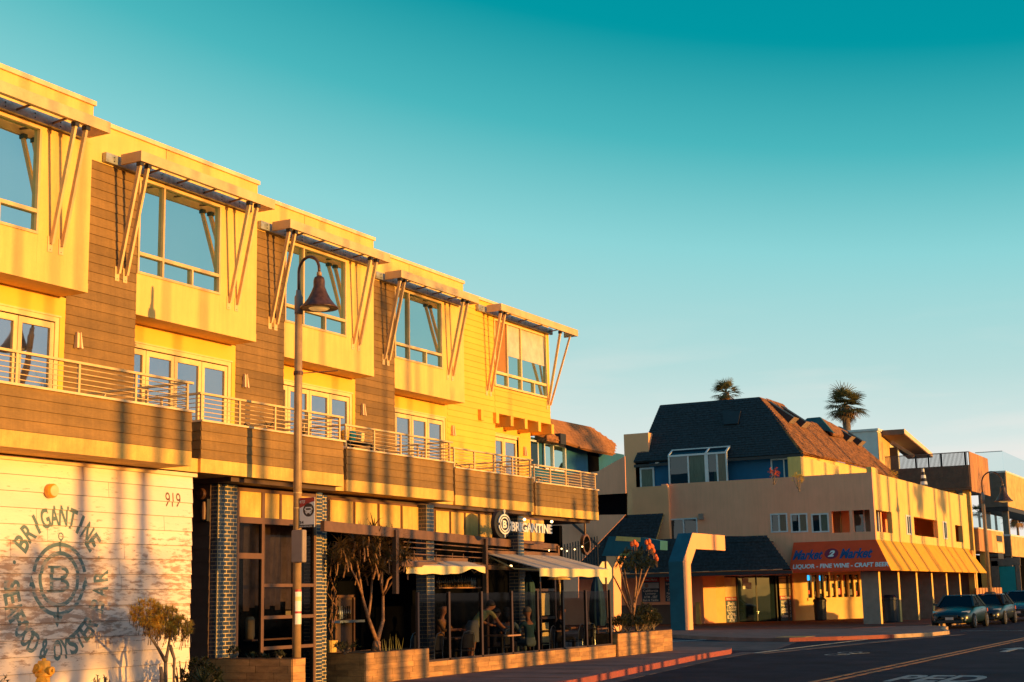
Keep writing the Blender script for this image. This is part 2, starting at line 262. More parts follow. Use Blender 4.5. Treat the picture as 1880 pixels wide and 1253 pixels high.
# ------------------------------------------------------------------ helpers
def setp(o, label=None, cat=None, group=None, kind=None):
    if label: o['label'] = label
    if cat: o['category'] = cat
    if group: o['group'] = group
    if kind: o['kind'] = kind
    return o
def thing(name, label, cat, loc=(0, 0, 0), group=None, rz=0):
    o = bpy.data.objects.new(name, None); o.location = loc; o.rotation_euler = (0, 0, rz); o.empty_display_size = .2
    col.objects.link(o); return setp(o, label, cat, group)
def wloc(o):
    v = Vector((0, 0, 0))
    while o is not None: v += o.location; o = o.parent
    return v
class MB:
    def __init__(s): s.v = []; s.f = []; s.mi = []; s.sm = False
    def quad(s, *p, m=0):
        i = len(s.v); s.v += [tuple(a) for a in p]; s.f.append(tuple(range(i, i+len(p)))); s.mi.append(m); return s
    def box(s, x0, x1, y0, y1, z0, z1, m=0):
        if x0 > x1: x0, x1 = x1, x0
        if y0 > y1: y0, y1 = y1, y0
        if z0 > z1: z0, z1 = z1, z0
        i = len(s.v); s.v += [(x, y, z) for x in (x0, x1) for y in (y0, y1) for z in (z0, z1)]
        for f in ((0, 1, 3, 2), (4, 6, 7, 5), (0, 4, 5, 1), (2, 3, 7, 6), (0, 2, 6, 4), (1, 5, 7, 3)):
            s.f.append(tuple(i+k for k in f)); s.mi.append(m)
        return s
    def hexa(s, a, b, m=0):        # a, b: two matching loops (lists of points)
        n = len(a); i = len(s.v); s.v += [tuple(p) for p in a] + [tuple(p) for p in b]
        s.f.append(tuple(i+k for k in range(n))[::-1]); s.mi.append(m); s.f.append(tuple(i+n+k for k in range(n))); s.mi.append(m)
        for k in range(n):
            j = (k+1) % n; s.f.append((i+k, i+j, i+n+j, i+n+k)); s.mi.append(m)
        return s
    def prism(s, pts, d, m=0):
        d = Vector(d); return s.hexa([Vector(p) for p in pts], [Vector(p)+d for p in pts], m)
    def beam(s, a, b, wd=.05, ht=None, m=0, up=(0, 0, 1)):
        a = Vector(a); b = Vector(b); ht = ht or wd; d = (b-a)
        if d.length < 1e-6: return s
        d.normalize(); u = Vector(up)
        if abs(d.dot(u)) > .98: u = Vector((1, 0, 0))
        x = d.cross(u).normalized()*wd/2; y = x.cross(d).normalized()*ht/2
        return s.hexa([a-x-y, a+x-y, a+x+y, a-x+y], [b-x-y, b+x-y, b+x+y, b-x+y], m)
    def tube(s, pts, r, n=8, m=0, cap=True):
        pts = [Vector(p) for p in pts]; rs = r if isinstance(r, (list, tuple)) else [r]*len(pts); base = len(s.v)
        px = None
        for k, p in enumerate(pts):
            d = (pts[min(k+1, len(pts)-1)] - pts[max(k-1, 0)]).normalized()
            u = px if px is not None else (Vector((0, 0, 1)) if abs(d.z) < .9 else Vector((1, 0, 0)))
            x = (u - d*u.dot(d)).normalized(); px = x; y = d.cross(x)
            for j in range(n):
                t = 2*math.pi*j/n; s.v.append(tuple(p + (x*math.cos(t)+y*math.sin(t))*rs[k]))
        for k in range(len(pts)-1):
            for j in range(n):
                a = base+k*n+j; b = base+k*n+(j+1) % n; s.f.append((a, b, b+n, a+n)); s.mi.append(m)
        if cap:
            s.f.append(tuple(base+j for j in range(n))[::-1]); s.mi.append(m)
            e = base+(len(pts)-1)*n; s.f.append(tuple(e+j for j in range(n))); s.mi.append(m)
        return s
    def lathe(s, c, prof, n=20, m=0, axis=None):
        c = Vector(c); ax = Vector(axis).normalized() if axis else Vector((0, 0, 1))
        x = ax.orthogonal().normalized() if axis else Vector((1, 0, 0)); y = ax.cross(x); base = len(s.v)
        for (r, z) in prof:
            for j in range(n):
                t = 2*math.pi*j/n; s.v.append(tuple(c + ax*z + (x*math.cos(t)+y*math.sin(t))*r))
        for k in range(len(prof)-1):
            for j in range(n):
                a = base+k*n+j; b = base+k*n+(j+1) % n; s.f.append((a, b, b+n, a+n)); s.mi.append(m)
        s.f.append(tuple(base+j for j in range(n))[::-1]); s.mi.append(m)
        e = base+(len(prof)-1)*n; s.f.append(tuple(e+j for j in range(n))); s.mi.append(m)
        return s
    def build(s, name, mats, parent=None, smooth=False, **kw):
        if not isinstance(mats, (list, tuple)): mats = [mats]
        off = wloc(parent) if parent is not None else Vector((0, 0, 0))
        me = bpy.data.meshes.new(name); me.from_pydata([tuple(Vector(v)-off) for v in s.v], [], s.f)
        for mm in mats: me.materials.append(mm)
        me.polygons.foreach_set('material_index', s.mi)
        if smooth: me.polygons.foreach_set('use_smooth', [True]*len(me.polygons))
        me.update()
        o = bpy.data.objects.new(name, me); col.objects.link(o)
        if parent is not None: o.parent = parent
        return setp(o, **kw)
def bx(name, m, parent, *a, **kw): return MB().box(*a).build(name, m, parent, **kw)
_cache = {}
def piece(name, m, parent, x0, x1, y0, y1, z0, z1, shape='box'):
    """one small piece: shares its unit mesh with all alike"""
    key = (m.name, shape)
    if key not in _cache:
        b = MB()
        if shape == 'box':
            e = .04
            b.box(0, 1, 0, 1, 0, 1)
        elif shape == 'lap+x':    # board lapping: thick at the foot
            b.hexa([(0, 0, 0), (1, 0, 0), (.35, 0, 1), (0, 0, 1)], [(0, 1, 0), (1, 1, 0), (.35, 1, 1), (0, 1, 1)])
        elif shape == 'lap-y':
            b.hexa([(0, 1, 0), (0, 0, 0), (0, .65, 1), (0, 1, 1)], [(1, 1, 0), (1, 0, 0), (1, .65, 1), (1, 1, 1)])
        me = bpy.data.meshes.new('piece_'+shape); me.from_pydata(b.v, [], b.f); me.materials.append(m)
        bm = bmesh.new(); bm.from_mesh(me); bmesh.ops.recalc_face_normals(bm, faces=bm.faces)
        if shape == 'box': bmesh.ops.bevel(bm, geom=bm.edges[:], offset=.02, segments=1, affect='EDGES')
        bm.to_mesh(me); bm.free(); _cache[key] = me
    o = bpy.data.objects.new(name, _cache[key]); col.objects.link(o)
    off = wloc(parent) if parent is not None else Vector((0, 0, 0))
    o.location = Vector((x0, y0, z0)) - off; o.scale = (x1-x0, y1-y0, z1-z0); o.parent = parent
    return o
def lap_rows(name, m, parent, X, y0, y1, z0, z1, pitch=.155, t=.022, seg=None, zofs=0, face='+x', X1=None):
    k = 0; z = z0
    while z < z1-1e-4:
        zt = min(z+pitch, z1)
        cuts = [y0, y1]
        if seg:
            q = y0 + random.uniform(.3, 1)*seg; cuts = [y0]
            while q < y1-.3: cuts.append(q); q += seg*random.uniform(.8, 1.1)
            cuts.append(y1)
        for a, b in zip(cuts, cuts[1:]):
            if face == '+x': piece(name, m, parent, X, X+t, a+(.002 if a > y0 else 0), b-(.002 if b < y1 else 0), z+.004, zt, 'lap+x')
            else: piece(name, m, parent, a+(.002 if a > y0 else 0), b-(.002 if b < y1 else 0), X-t, X, z+.004, zt, 'lap-y')
        z = zt; k += 1
_tcache = {}
def text_geo(s, bold=0.0, shear=0.0):
    key = (s, bold, shear)
    if key in _tcache: return _tcache[key]
    cu = bpy.data.curves.new('t', 'FONT'); cu.body = s; cu.size = 1; cu.offset = bold; cu.shear = shear; cu.resolution_u = 4; cu.align_x = 'CENTER'; cu.align_y = 'CENTER'
    o = bpy.data.objects.new('t', cu); col.objects.link(o)
    dg = bpy.context.evaluated_depsgraph_get(); dg.update(); ev = o.evaluated_get(dg); me = ev.to_mesh()
    V = [tuple(v.co) for v in me.vertices]; Fc = [tuple(p.vertices) for p in me.polygons]
    ev.to_mesh_clear(); bpy.data.objects.remove(o); bpy.data.curves.remove(cu)
    if V:
        x0 = min(v[0] for v in V); x1 = max(v[0] for v in V); y0 = min(v[1] for v in V); y1 = max(v[1] for v in V)
        V = [(((v[0]-(x0+x1)/2)/(x1-x0)), ((v[1]-(y0+y1)/2)/(y1-y0)), 0) for v in V]
    _tcache[key] = (V, Fc); return V, Fc
def add_text(mb, s, c, u, v, wd, ht, m=0, bold=.02, shear=0, thick=0.0):
    """text centred at c, u along the line (width wd), v up (height ht)"""
    V, Fc = text_geo(s, bold, shear); i = len(mb.v); c = Vector(c); u = Vector(u).normalized(); v = Vector(v).normalized(); n = u.cross(v)
    mb.v += [tuple(c + u*(a[0]*wd) + v*(a[1]*ht) + n*thick) for a in V]
    for f in Fc: mb.f.append(tuple(i+k for k in f)); mb.mi.append(m)
    if thick:
        j = len(mb.v); mb.v += [tuple(c + u*(a[0]*wd) + v*(a[1]*ht)) for a in V]
        from collections import Counter
        ec = Counter(); 
        for f in Fc:
            for a, b in zip(f, f[1:]+f[:1]): ec[tuple(sorted((a, b)))] += 1
        for (a, b), k in ec.items():
            if k == 1: mb.f.append((i+a, i+b, j+b, j+a)); mb.mi.append(m)
def copy_tree(o, loc, name=None, label=None, group=None, rz=None, scale=None):
    r = o.copy(); col.objects.link(r); r.location = loc
    if rz is not None: r.rotation_euler = (0, 0, rz)
    if scale: r.scale = (scale,)*3
    if label: r['label'] = label
    if group: r['group'] = group
    def rec(a, b):
        for ch in a.children:
            c = ch.copy(); col.objects.link(c); c.parent = b; rec(ch, c)
    rec(o, r); return r

# ================================================================== GROUND
GZ = -0.13
g = MB().box(-900, 900, -900, 900, -3, GZ).build('ground', mat('distant_ground', (.12, .10, .085), .95, .2, .02), kind='structure')
g.location.z = -.004
MB().box(-60, 30, -40, 260, GZ-.05, GZ).build('road', M['road'], kind='structure')
def slab(name, pts, m, z0=-.3, z1=0.0):
    return MB().prism([(x, y, z0) for x, y in pts], (0, 0, z1-z0)).build(name, m, kind='structure')
near = [(-11.4, -12), (-11.4, 14), (-12.59, 26.1), (-13.47, 32.0), (-14.25, 37.3), (-14.5, 40.2), (-14.9, 41.4), (-15.7, 42.1), (-17.2, 42.4), (-40, 42.4), (-40, -12)]
slab('pavement', near, M['walk'])
far = [(-14.6, 140), (-14.6, 66.5), (-13.3, 64.2), (-12.9, 61.5), (-11.9, 57.6), (-12.1, 55.4), (-13.0, 53.4), (-14.5, 51.3), (-15.9, 50.2), (-18.2, 50.9), (-20.5, 53.2), (-23, 56), (-60, 62), (-60, 140)]
slab('pavement', far, M['walk'])
# kerbs (painted faces, a little proud of the slab)
def kerb(pts, m, name='kerb'):
    b = MB()
    for (x0, y0), (x1, y1) in zip(pts, pts[1:]):
        d = Vector((x1-x0, y1-y0, 0)).normalized(); n = Vector((d.y, -d.x, 0))
        if n.x < 0 and abs(n.x) > .3: n = -n
        a = Vector((x0, y0, 0)); c = Vector((x1, y1, 0)); i = -n*.14; o = n*.012
        b.hexa([a+i+Vector((0, 0, -.2)), a+o+Vector((0, 0, -.2)), a+o+Vector((0, 0, .004)), a+i+Vector((0, 0, .004))],
               [c+i+Vector((0, 0, -.2)), c+o+Vector((0, 0, -.2)), c+o+Vector((0, 0, .004)), c+i+Vector((0, 0, .004))])
    return b.build(name, m, kind='structure')
kerb(near[1:6]+[(-14.9, 41.4)], M['redcurb'])
kerb([(-11.9, 57.6), (-12.1, 55.4), (-13.0, 53.4)], M['creamcurb'])
kerb([(-13.0, 53.4), (-14.5, 51.3)], M['redcurb']); kerb([(-14.5, 51.3), (-15.9, 50.2)], M['redcurb'])
kerb([(-14.6, 120), (-14.6, 66.5), (-13.3, 64.2), (-12.9, 61.5), (-11.9, 57.6)], M['creamcurb'])
# gutter strips
MB().prism([(-11.35, 10, GZ-.02), (-12.58, 26.1, GZ-.02), (-14.2, 37.3, GZ-.02), (-14.6, 41.5, GZ-.02), (-14.1, 41.4, GZ-.02), (-13.75, 37.2, GZ-.02), (-12.1, 26, GZ-.02), (-10.9, 10, GZ-.02)], (0, 0, .024)).build('gutter', M['gutter'], kind='structure')
MB().prism([(-14.0, 40.5, GZ-.02), (-13.3, 46, GZ-.02), (-12.6, 53, GZ-.02), (-11.5, 57, GZ-.02), (-11.2, 57, GZ-.02), (-12.2, 52, GZ-.02), (-12.9, 46, GZ-.02), (-13.6, 40.5, GZ-.02)], (0, 0, .026)).build('gutter', M['gutter'], kind='structure')
MB().prism([(-14.0, 42.6, GZ-.02), (-15.5, 49.7, GZ-.02), (-19.3, 51, GZ-.02), (-24, 56, GZ-.02), (-30, 57, GZ-.02), (-30, 43, GZ-.02)], (0, 0, .023)).build('side_street_apron', M['gutter'], kind='structure')
# red brick-coloured plaza under the market
MB().prism([(-14.7, 68, -.02), (-17, 62, -.02), (-40, 62.5, -.02), (-40, 80, -.02), (-14.75, 92, -.02)], (0, 0, .024)).build('plaza_paving', M['plaza'], kind='structure')
MB().box(-16.6, -15.5, 50.8, 52.0, -.02, .008).build('tactile_paving', M['tactile'], kind='structure')
# joints in the near pavement: sunk dark lines as slab pieces
b = MB()
for k in range(18):
    y = 12+k*1.6; xk = -11.5 - max(0, (y-14))*.118
    b.box(xk-.1, -16.6, y, y+.012, .0, .003)
b.build('pavement_joints', M['grout'], kind='structure')
b = MB()
for k in range(12):
    y = 51.5+k*1.5; b.box(-13.4, -30, y, y+.02, .0, .003)
b.build('pavement_joints', M['grout'], kind='structure')
# road paint
b = MB(); b.box(-8.22, -8.10, 5, 64, GZ, GZ+.004); b.box(-8.50, -8.38, 5, 64, GZ, GZ+.004)
b.build('yellow_centre_lines', M['yline'], kind='structure')
b = MB(); b.prism([(-14.1, 41, GZ), (-13.98, 41, GZ), (-13.66, 52.3, GZ), (-13.78, 52.3, GZ)], (0, 0, .006)); b.box(-12.3, -6, 61.8, 61.9, GZ, GZ+.006); b.prism([(-21.0, 50.4, GZ), (-20.8, 50.2, GZ), (-19.6, 53.1, GZ), (-19.9, 53.3, GZ)], (0, 0, .007))
b.build('white_road_line', M['wline'], kind='structure')
b = MB(); add_text(b, 'PED', (-6.3, 29.3, GZ+.006), (1, 0, 0), (0, 1, 0), 1.7, 2.2, bold=.03)
add_text(b, 'XING', (-6.3, 25.2, GZ+.006), (1, 0, 0), (0, 1, 0), 1.9, 2.2, bold=.03)
b.build('ped_xing_marking', M['wline'], kind='structure')
b = MB()
for cy in (39.9, 41.2):
    for k in range(20):
        t0 = 2*math.pi*k/20; t1 = 2*math.pi*(k+1)/20; cx = -11.3
        b.quad((cx+.34*math.cos(t0), cy+.5*math.sin(t0), GZ+.005), (cx+.34*math.cos(t1), cy+.5*math.sin(t1), GZ+.005), (cx+.26*math.cos(t1), cy+.42*math.sin(t1), GZ+.005), (cx+.26*math.cos(t0), cy+.42*math.sin(t0), GZ+.005))
for p, q in (((-11.3, 39.9), (-11.0, 40.5)), ((-11.0, 40.5), (-11.3, 41.2)), ((-11.0, 40.5), (-10.7, 41.0))):
    b.beam((p[0], p[1], GZ+.003), (q[0], q[1], GZ+.003), .07, .004)
b.build('bicycle_lane_marking', M['wline'], kind='structure')
b = MB().prism([(-7.3, 41.6, GZ), (-7.1, 41.6, GZ), (-7.1, 43.4, GZ), (-6.8, 43.4, GZ), (-7.2, 44.6, GZ), (-7.6, 43.4, GZ), (-7.3, 43.4, GZ)], (0, 0, .006)); b.build('arrow_marking', M['wline'], kind='structure')

# ================================================================== RESTAURANT BUILDING
B = thing('restaurant_building', 'long stepped building with cream window boxes, brown siding, balconies and a restaurant below', 'building', (-18, 27, 0))
MX = {i: -17.3-.61*(i-1) for i in range(1, 7)}
YR = {0: 12.2, 1: 17.42, 2: 22.68, 3: 27.86, 4: 33.15, 5: 39.50}
BW = 3.45
def window_unit(parent, X, ya, yb, z0, z1, mull, trans, lower, fm, gm, depth=.09, fr=.045, blind=None):
    """window in a wall facing +X: frame bars and panes, mull = Y of full mullions, trans = height of the transom, lower = Ys of extra lower bars"""
    W = MB()
    W.box(X-depth, X+.02, ya, ya+fr, z0, z1).box(X-depth, X+.02, yb-fr, yb, z0, z1).box(X-depth, X+.022, ya+fr, yb-fr, z0, z0+fr).box(X-depth, X+.022, ya+fr, yb-fr, z1-fr, z1)
    for y in mull: W.box(X-depth, X+.018, y-fr/2, y+fr/2, z0+fr, z1-fr)
    if trans: W.box(X-depth, X+.016, ya+fr, yb-fr, trans-fr*.7, trans+fr*.7)
    for y in lower: W.box(X-depth, X+.014, y-fr/2, y+fr/2, z0+fr, trans)
    wo = W.build('window_frame', fm, parent)
    ed = [ya] + list(mull) + [yb]
    for a, c in zip(ed, ed[1:]):
        bx('pane', gm, wo, X-depth-.01, X-.045, a+.01, c-.01, (trans if trans else z0)+.01, z1-.01)
    if trans:
        ed = sorted([ya, yb]+list(mull)+list(lower))
        for a, c in zip(ed, ed[1:]): bx('pane', gm, wo, X-depth-.01, X-.045, a+.01, c-.01, z0+.01, trans-.01)
    return wo
def strut_pair(parent, X, Xf, ys, zb, zt, top_in=.0):
    for y in ys:
        s = MB(); s.beam((X+.03, y+.06, zb), (Xf-.08, y-.02, zt), .07, .05, up=(0, 1, 0)); so_ = s.build('strut', M['metal'], parent)
        bx('base_plate', M['metal'], so_, X+.001, X+.012, y-.005, y+.10, zb-.14, zb+.12)
        bx('bracket', M['bolt'], so_, Xf-.13, Xf-.03, y-.06, y+.03, zt-.02, zt+.06)
        q = MB()
        for dz in (-.10, .09): q.lathe((X+.011, y+.05, zb+dz), [(.008, 0), (.008, .006)], 6, axis=(1, 0, 0))
        q.build('bolt', M['bolt'], so_)
def canopy(i, X, ya, yb, z0, z1, lys, rys, yl, yr):
    Xf = X+.62
    cn = bx('canopy', M['canopy'], B, Xf-.06, Xf, ya, yb, z0, z1)
    bx('side_beam', M['canopy'], cn, X+.14, Xf-.061, ya, ya+.05, z0+.001, z1-.001)
    bx('side_beam', M['canopy'], cn, X+.14, Xf-.061, yb-.05, yb, z0+.001, z1-.001)
    lg = MB().box(X+.02, X+.10, yl, yr, z0-.01, z1-.03).build('ledger', M['galv'], cn)
    q = MB(); y = yl+.2
    while y < yr-.1:
        for zz in (z0+.035, z0+.105): q.lathe((X+.099, y, zz), [(.012, 0), (.012, .012)], 6, axis=(1, 0, 0))
        y += .62 if int(y*7) % 2 else .55
    q.build('bolts', M['bolt'], cn, kind='stuff')
    n = 5
    for k in range(1, n):
        y = ya+(yb-ya)*k/n; MB().beam((X+.10, y, z0+.05), (Xf-.06, y, z0+.09), .03, .03).build('rafter', M['frame'], cn)
    for k, xx in enumerate((X+.24, X+.38)):
        MB().box(xx, xx+.05, ya+.05, yb-.05, z1-.055, z1-.035).build('purlin', M['canopy'], cn)
    strut_pair(cn, X, Xf, lys, 7.42, z0-.05); strut_pair(cn, X, Xf, rys, 7.42, z0-.05)
    return cn
def wall_lamp(parent, X, y, z):
    q = MB(); q.hexa([(X, y-.07, z), (X+.08, y-.07, z), (X+.05, y-.045, z+.28), (X, y-.045, z+.28)], [(X, y-.03, z), (X+.08, y-.03, z), (X+.05, y-.03, z+.28), (X, y-.03, z+.28)])
    q.hexa([(X, y+.07, z), (X+.08, y+.07, z), (X+.05, y+.045, z+.28), (X, y+.045, z+.28)], [(X, y+.03, z), (X+.08, y+.03, z), (X+.05, y+.03, z+.28), (X, y+.03, z+.28)])
    q.box(X, X+.03, y-.028, y+.028, z+.02, z+.27)
    q.build('wall_light', M['coping'], parent)
def doors(parent, X, ya, pitch, n, z0, z1, blinds=False):
    W = MB(); W.box(X, X+.05, ya-.07, ya, z0, z1+.1).box(X, X+.05, ya+n*pitch, ya+n*pitch+.09, z0, z1+.1).box(X, X+.055, ya, ya+n*pitch, z1+.02, z1+.1)
    fo = W.build('door_frame', M['trim'], parent)
    for k in range(n):
        a = ya+k*pitch+.006; c = a+pitch-.012; st = .085
        d = MB().box(X-.02, X+.035, a, a+st, z0, z1).box(X-.02, X+.035, c-st, c, z0, z1).box(X-.02, X+.034, a+st, c-st, z1-.1, z1).box(X-.02, X+.034, a+st, c-st, z0, z0+.16)
        do = d.build('door', M['trim'], parent)
        bx('pane', M['doorglass'], do, X-.03, X+.005, a+st-.01, c-st+.01, z0+.15, z1-.09)
    bx('door_head', M['trim'], parent, X, X+.075, ya-.09, ya+n*pitch+.11, z1+.101, z1+.13)
for i in (1, 2, 3, 4):
    X = MX[i]; Xr = MX[i+1]; y1 = YR[i]; y0 = y1-BW; ys = YR[i-1]-.0
    wl = bx('wall', M['cream'], B, X-.25, X, y1-1.14, y1, 6.92, 9.34)          # face right of the window
    bx('wall', M['cream'], B, X-.25, X, y0, y1-1.141, 6.92, 7.52)                    # face below the window
    bx('parapet', M['cream2'], B, X-.25, X+.003, ys-.3, y1, 9.34, 10.03)
    bx('parapet_joint', M['frame'], B, X, X+.006, y0+.7, y0+.708, 9.34, 10.03)
    bx('coping', M['coping'], B, X-.3, X+.045, ys-.3, y1+.03, 10.031, 10.11)
    bx('box_sill', M['cream'], B, X-.63, X+.004, y0-.001, y1+.004, 6.76, 6.919)
    bx('box_side', M['cream'], B, X-3, X-.251, y1-.2, y1, 6.92, 10.03)
    window_unit(B, X, y0+.0, y1-1.14, 7.52, 9.32, [y0+.68], 7.90, [y0+1.5], M['canopy'], M['upglass'])
    bx('window_head', M['cream'], B, X-.24, X-.001, y0, y1-1.141, 9.321, 9.339)
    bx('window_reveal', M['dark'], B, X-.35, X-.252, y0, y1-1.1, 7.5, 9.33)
    # siding left of the box, every board a piece
    sd_ = bx('siding_backing', M['darkbrown'], B, X-.2, X-.012, ys+.122, y0-.002, 3.95, 9.34)
    lap_rows('siding_board', M['brown'], sd_, X-.012, ys+.122, y0-.003, 3.97, 9.33, .168, .02)
    # recess below the box
    bx('recess_wall', M['yellow'], B, Xr-.2, Xr, y0-.02, y1+.12, 6.42, 6.76)
    bx('recess_wall', M['yellow'], B, Xr-.2, Xr, y1+.004, y1+.12, 3.9, 6.419)
    bx('recess_return', M['yellow'], B, Xr, X-.2, y0-.2, y0-.003, 3.9, 6.76)
    doors(B, Xr-.06, y0+.20, .79, 4, 4.12, 6.30)
    canopy(i, X, y1-4.08, y1-.22, 9.37, 9.56, (y1-4.0, y1-3.80), (y1-.92, y1-.68), y1-4.4, y1-.3)
    if i < 4: wall_lamp(sd_ if 0 else B, MX[i+1]+.01, y1+.40, 5.93)
wall_lamp(B, MX[5]+.01, YR[4]+.35, 5.95)
# fifth module: yellow siding, its own canopy and corbel beams
X = MX[5]; yy0 = YR[4]+.122; y1 = YR[5]
sd5 = bx('siding_backing', M['yellow'], B, X-.2, X-.012, yy0, 35.95, 3.95, 10.0)
lap_rows('siding_board', M['yellow'], sd5, X-.012, yy0, 35.94, 3.97, 10.0, .168, .02)
sd6 = bx('siding_backing', M['yellow'], B, X-.2, X-.012, 35.951, y1, 6.84, 7.6)
lap_rows('siding_board', M['yellow'], sd6, X-.012, 35.951, y1, 6.84, 7.6, .168, .02)
sd7 = bx('siding_backing', M['yellow'], B, X-.2, X-.012, 35.951, y1, 9.62, 10.0)
lap_rows('siding_board', M['yellow'], sd7, X-.012, 35.951, y1, 9.62, 10.0, .168, .02)
bx('wall', M['yellow'], B, X-.2, X+.005, 39.33, y1, 7.6, 9.62)
bx('coping', M['coping'], B, X-.3, X+.045, yy0, y1+.03, 10.001, 10.08)
wo = window_unit(B, X, 35.96, 39.32, 7.62, 9.6, [36.75, 37.62], 8.03, [38.45], M['trim'], M['upglass'], fr=.055)
bx('roller_blind', M['orangecurtain'], wo, X-.044, X-.035, 36.02, 36.71, 8.1, 9.54)
bx('roller_blind', M['blind'], wo, X-.044, X-.035, 36.80, 37.58, 8.62, 9.54)
bx('roller_blind', M['blind'], wo, X-.044, X-.035, 37.67, 39.25, 8.62, 9.54)
bx('window_reveal', M['dark'], B, X-.35, X-.252, 35.96, 39.32, 7.6, 9.6)
canopy(5, X, 35.3, 40.35, 9.66, 9.86, (35.42, 35.66), (39.25,), 34.9, 39.6)
s = MB(); s.beam((X+.03, 39.46, 7.42), (X+.55, 39.9, 9.6), .055, .035, up=(0, 1, 0)); s.build('strut', M['metal'], B)
for k in range(6):
    y = 34.95+k*.88; bm_ = MB(); bm_.hexa([(X-.8, y, 6.52), (X+.10, y, 6.52), (X+.10, y, 6.82), (X-.8, y, 6.82)], [(X-.8, y+.17, 6.52), (X+.10, y+.17, 6.52), (X+.10, y+.17, 6.82), (X-.8, y+.17, 6.82)]); bm_.build('corbel_beam', M['yellow'], B)
bx('box_sill', M['yellow'], B, X-.63, X+.02, 35.9, y1, 6.825, 6.839)
Xr = MX[6]
bx('recess_wall', M['yellow'], B, Xr-.2, Xr, 35.8, 39.3, 6.42, 6.83)
bx('recess_wall', M['yellow'], B, Xr-.2, Xr, 38.42, 39.3, 3.9, 6.419)
bx('recess_end', M['yellow'], B, Xr-3, Xr-.2, 39.1, 39.3, 3.9, 6.83)
bx('box_side', M['yellow'], B, X-3, X-.21, y1-.2, y1, 6.84, 10.0)
doors(B, Xr-.05, 35.93, .83, 3, 4.12, 6.28)
wall_lamp(B, Xr+.01, 38.85, 5.85)
# the dark mass behind the faces
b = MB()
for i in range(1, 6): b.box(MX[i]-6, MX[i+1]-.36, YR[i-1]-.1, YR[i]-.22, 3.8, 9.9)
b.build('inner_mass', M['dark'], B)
# balconies
XB = {1: -15.12, 2: -15.74, 3: -16.36, 4: -16.93, 5: -17.47}
YB = {1: (11.6, 17.57), 2: (18.52, 22.63), 3: (23.62, 27.80), 4: (28.84, 32.80), 5: (33.95, 37.90)}
for i in range(1, 6):
    X = XB[i]; a, c = YB[i]; Xw = MX[i+1]+.02
    bal = bx('balcony', M['fascia'], B, Xw, X, a, c, 3.74, 3.97)
    bx('board_backing', M['darkbrown'], bal, X-.12, X-.02, a+.02, c-.01, 3.971, 4.58)
    lap_rows('board', M['bboard'], bal, X-.02, a+.01, c, 3.972, 4.585, .1535, .022, seg=None)
    lap_rows('board', M['bboard'], bal, a+.02, Xw, X-.02, 3.972, 4.585, .1535, .02, face='-y')
    bx('board_backing', M['darkbrown'], bal, Xw, X-.12, a+.02, a+.1, 3.971, 4.58)
    bx('board_backing', M['darkbrown'], bal, Xw, X-.12, c-.1, c, 3.971, 4.58)
    bx('cap', M['coping'], bal, X-.14, X+.03, a-.01, c+.03, 4.586, 4.62)
    bx('cap', M['coping'], bal, Xw, X-.141, a-.01, a+.11, 4.586, 4.62)
    bx('cap', M['coping'], bal, Xw, X-.141, c-.10, c+.03, 4.586, 4.62)
    bx('floor', M['gutter'], bal, Xw, X-.12, a+.1, c-.1, 3.971, 4.1)
    rl = MB().box(X-.09, X-.03, a, c+.06, 5.05, 5.085).box(Xw, X-.09, a+.02, a+.07, 5.05, 5.085).box(Xw, X-.09, c-.06, c-.01, 5.05, 5.085).build('handrail', M['metal'], bal)
    n = 4 if i > 1 else 5
    for k in range(n+1):
        y = a+.06+(c-a-.12)*k/n; bx('rail_post', M['metal'], bal, X-.08, X-.045, y-.02, y+.02, 4.62, 5.05)
    for sy in (a+.045, c-.035):
        for k in (1, 2): bx('rail_post', M['metal'], bal, Xw+(X-Xw)*k/3-.02, Xw+(X-Xw)*k/3+.02, sy-.015, sy+.015, 4.62, 5.05)
    for k in range(5):
        z = 4.69+k*.075
        MB().tube([(X-.062, a+.04, z), (X-.062, c-.03, z)], .0075, 6).build('rail', M['metal'], bal)
        MB().tube([(Xw, a+.045, z), (X-.062, a+.045, z)], .0075, 6).build('rail', M['metal'], bal)
        MB().tube([(Xw, c-.035, z), (X-.062, c-.035, z)], .0075, 6).build('rail', M['metal'], bal)
# concrete edge that joins the balconies
for i in range(1, 6):
    X = XB[i]-.02; a = YB[i][1]; c = YB[i+1][0] if i < 5 else a+.01
    if i < 5: bx('slab_edge', M['fascia'], B, MX[i+1], XB[i+1]-.06, a+.001, c-.001, 3.742, 3.968)
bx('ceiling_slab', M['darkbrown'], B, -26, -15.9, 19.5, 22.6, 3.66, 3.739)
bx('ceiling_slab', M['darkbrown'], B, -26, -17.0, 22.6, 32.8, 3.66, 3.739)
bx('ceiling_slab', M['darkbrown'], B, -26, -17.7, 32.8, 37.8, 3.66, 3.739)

# ------------------------------------------------------------------ white plank wall with the mural
PX, PEND = -15.85, 18.46
ww = MB().box(-19, PX-.02, 5, PEND-.01, 0, 3.72).build('plank_wall', M['darkbrown'], B)
pitch = .232; rows = []; z = -.02
while z < 3.66:
    rows.append((z, min(z+pitch, 3.66))); z += pitch
PT = .03
for z0, z1 in rows:
    cuts = [9.0]
    q = 9.0+random.uniform(.8, 3.2)
    while q < PEND-.6: cuts.append(q); q += random.uniform(2.0, 4.2)
    cuts.append(PEND+random.uniform(-.004, .012))
    for a, c in zip(cuts, cuts[1:]): piece('plank', M['plank'], ww, PX-.02, PX-.02+PT, a+.003, c-.003, z0+.006, z1, 'lap+x')
bx('wall_cap', M['coping'], ww, -19, PX+.045, 5, PEND+.06, 3.661, 3.72)
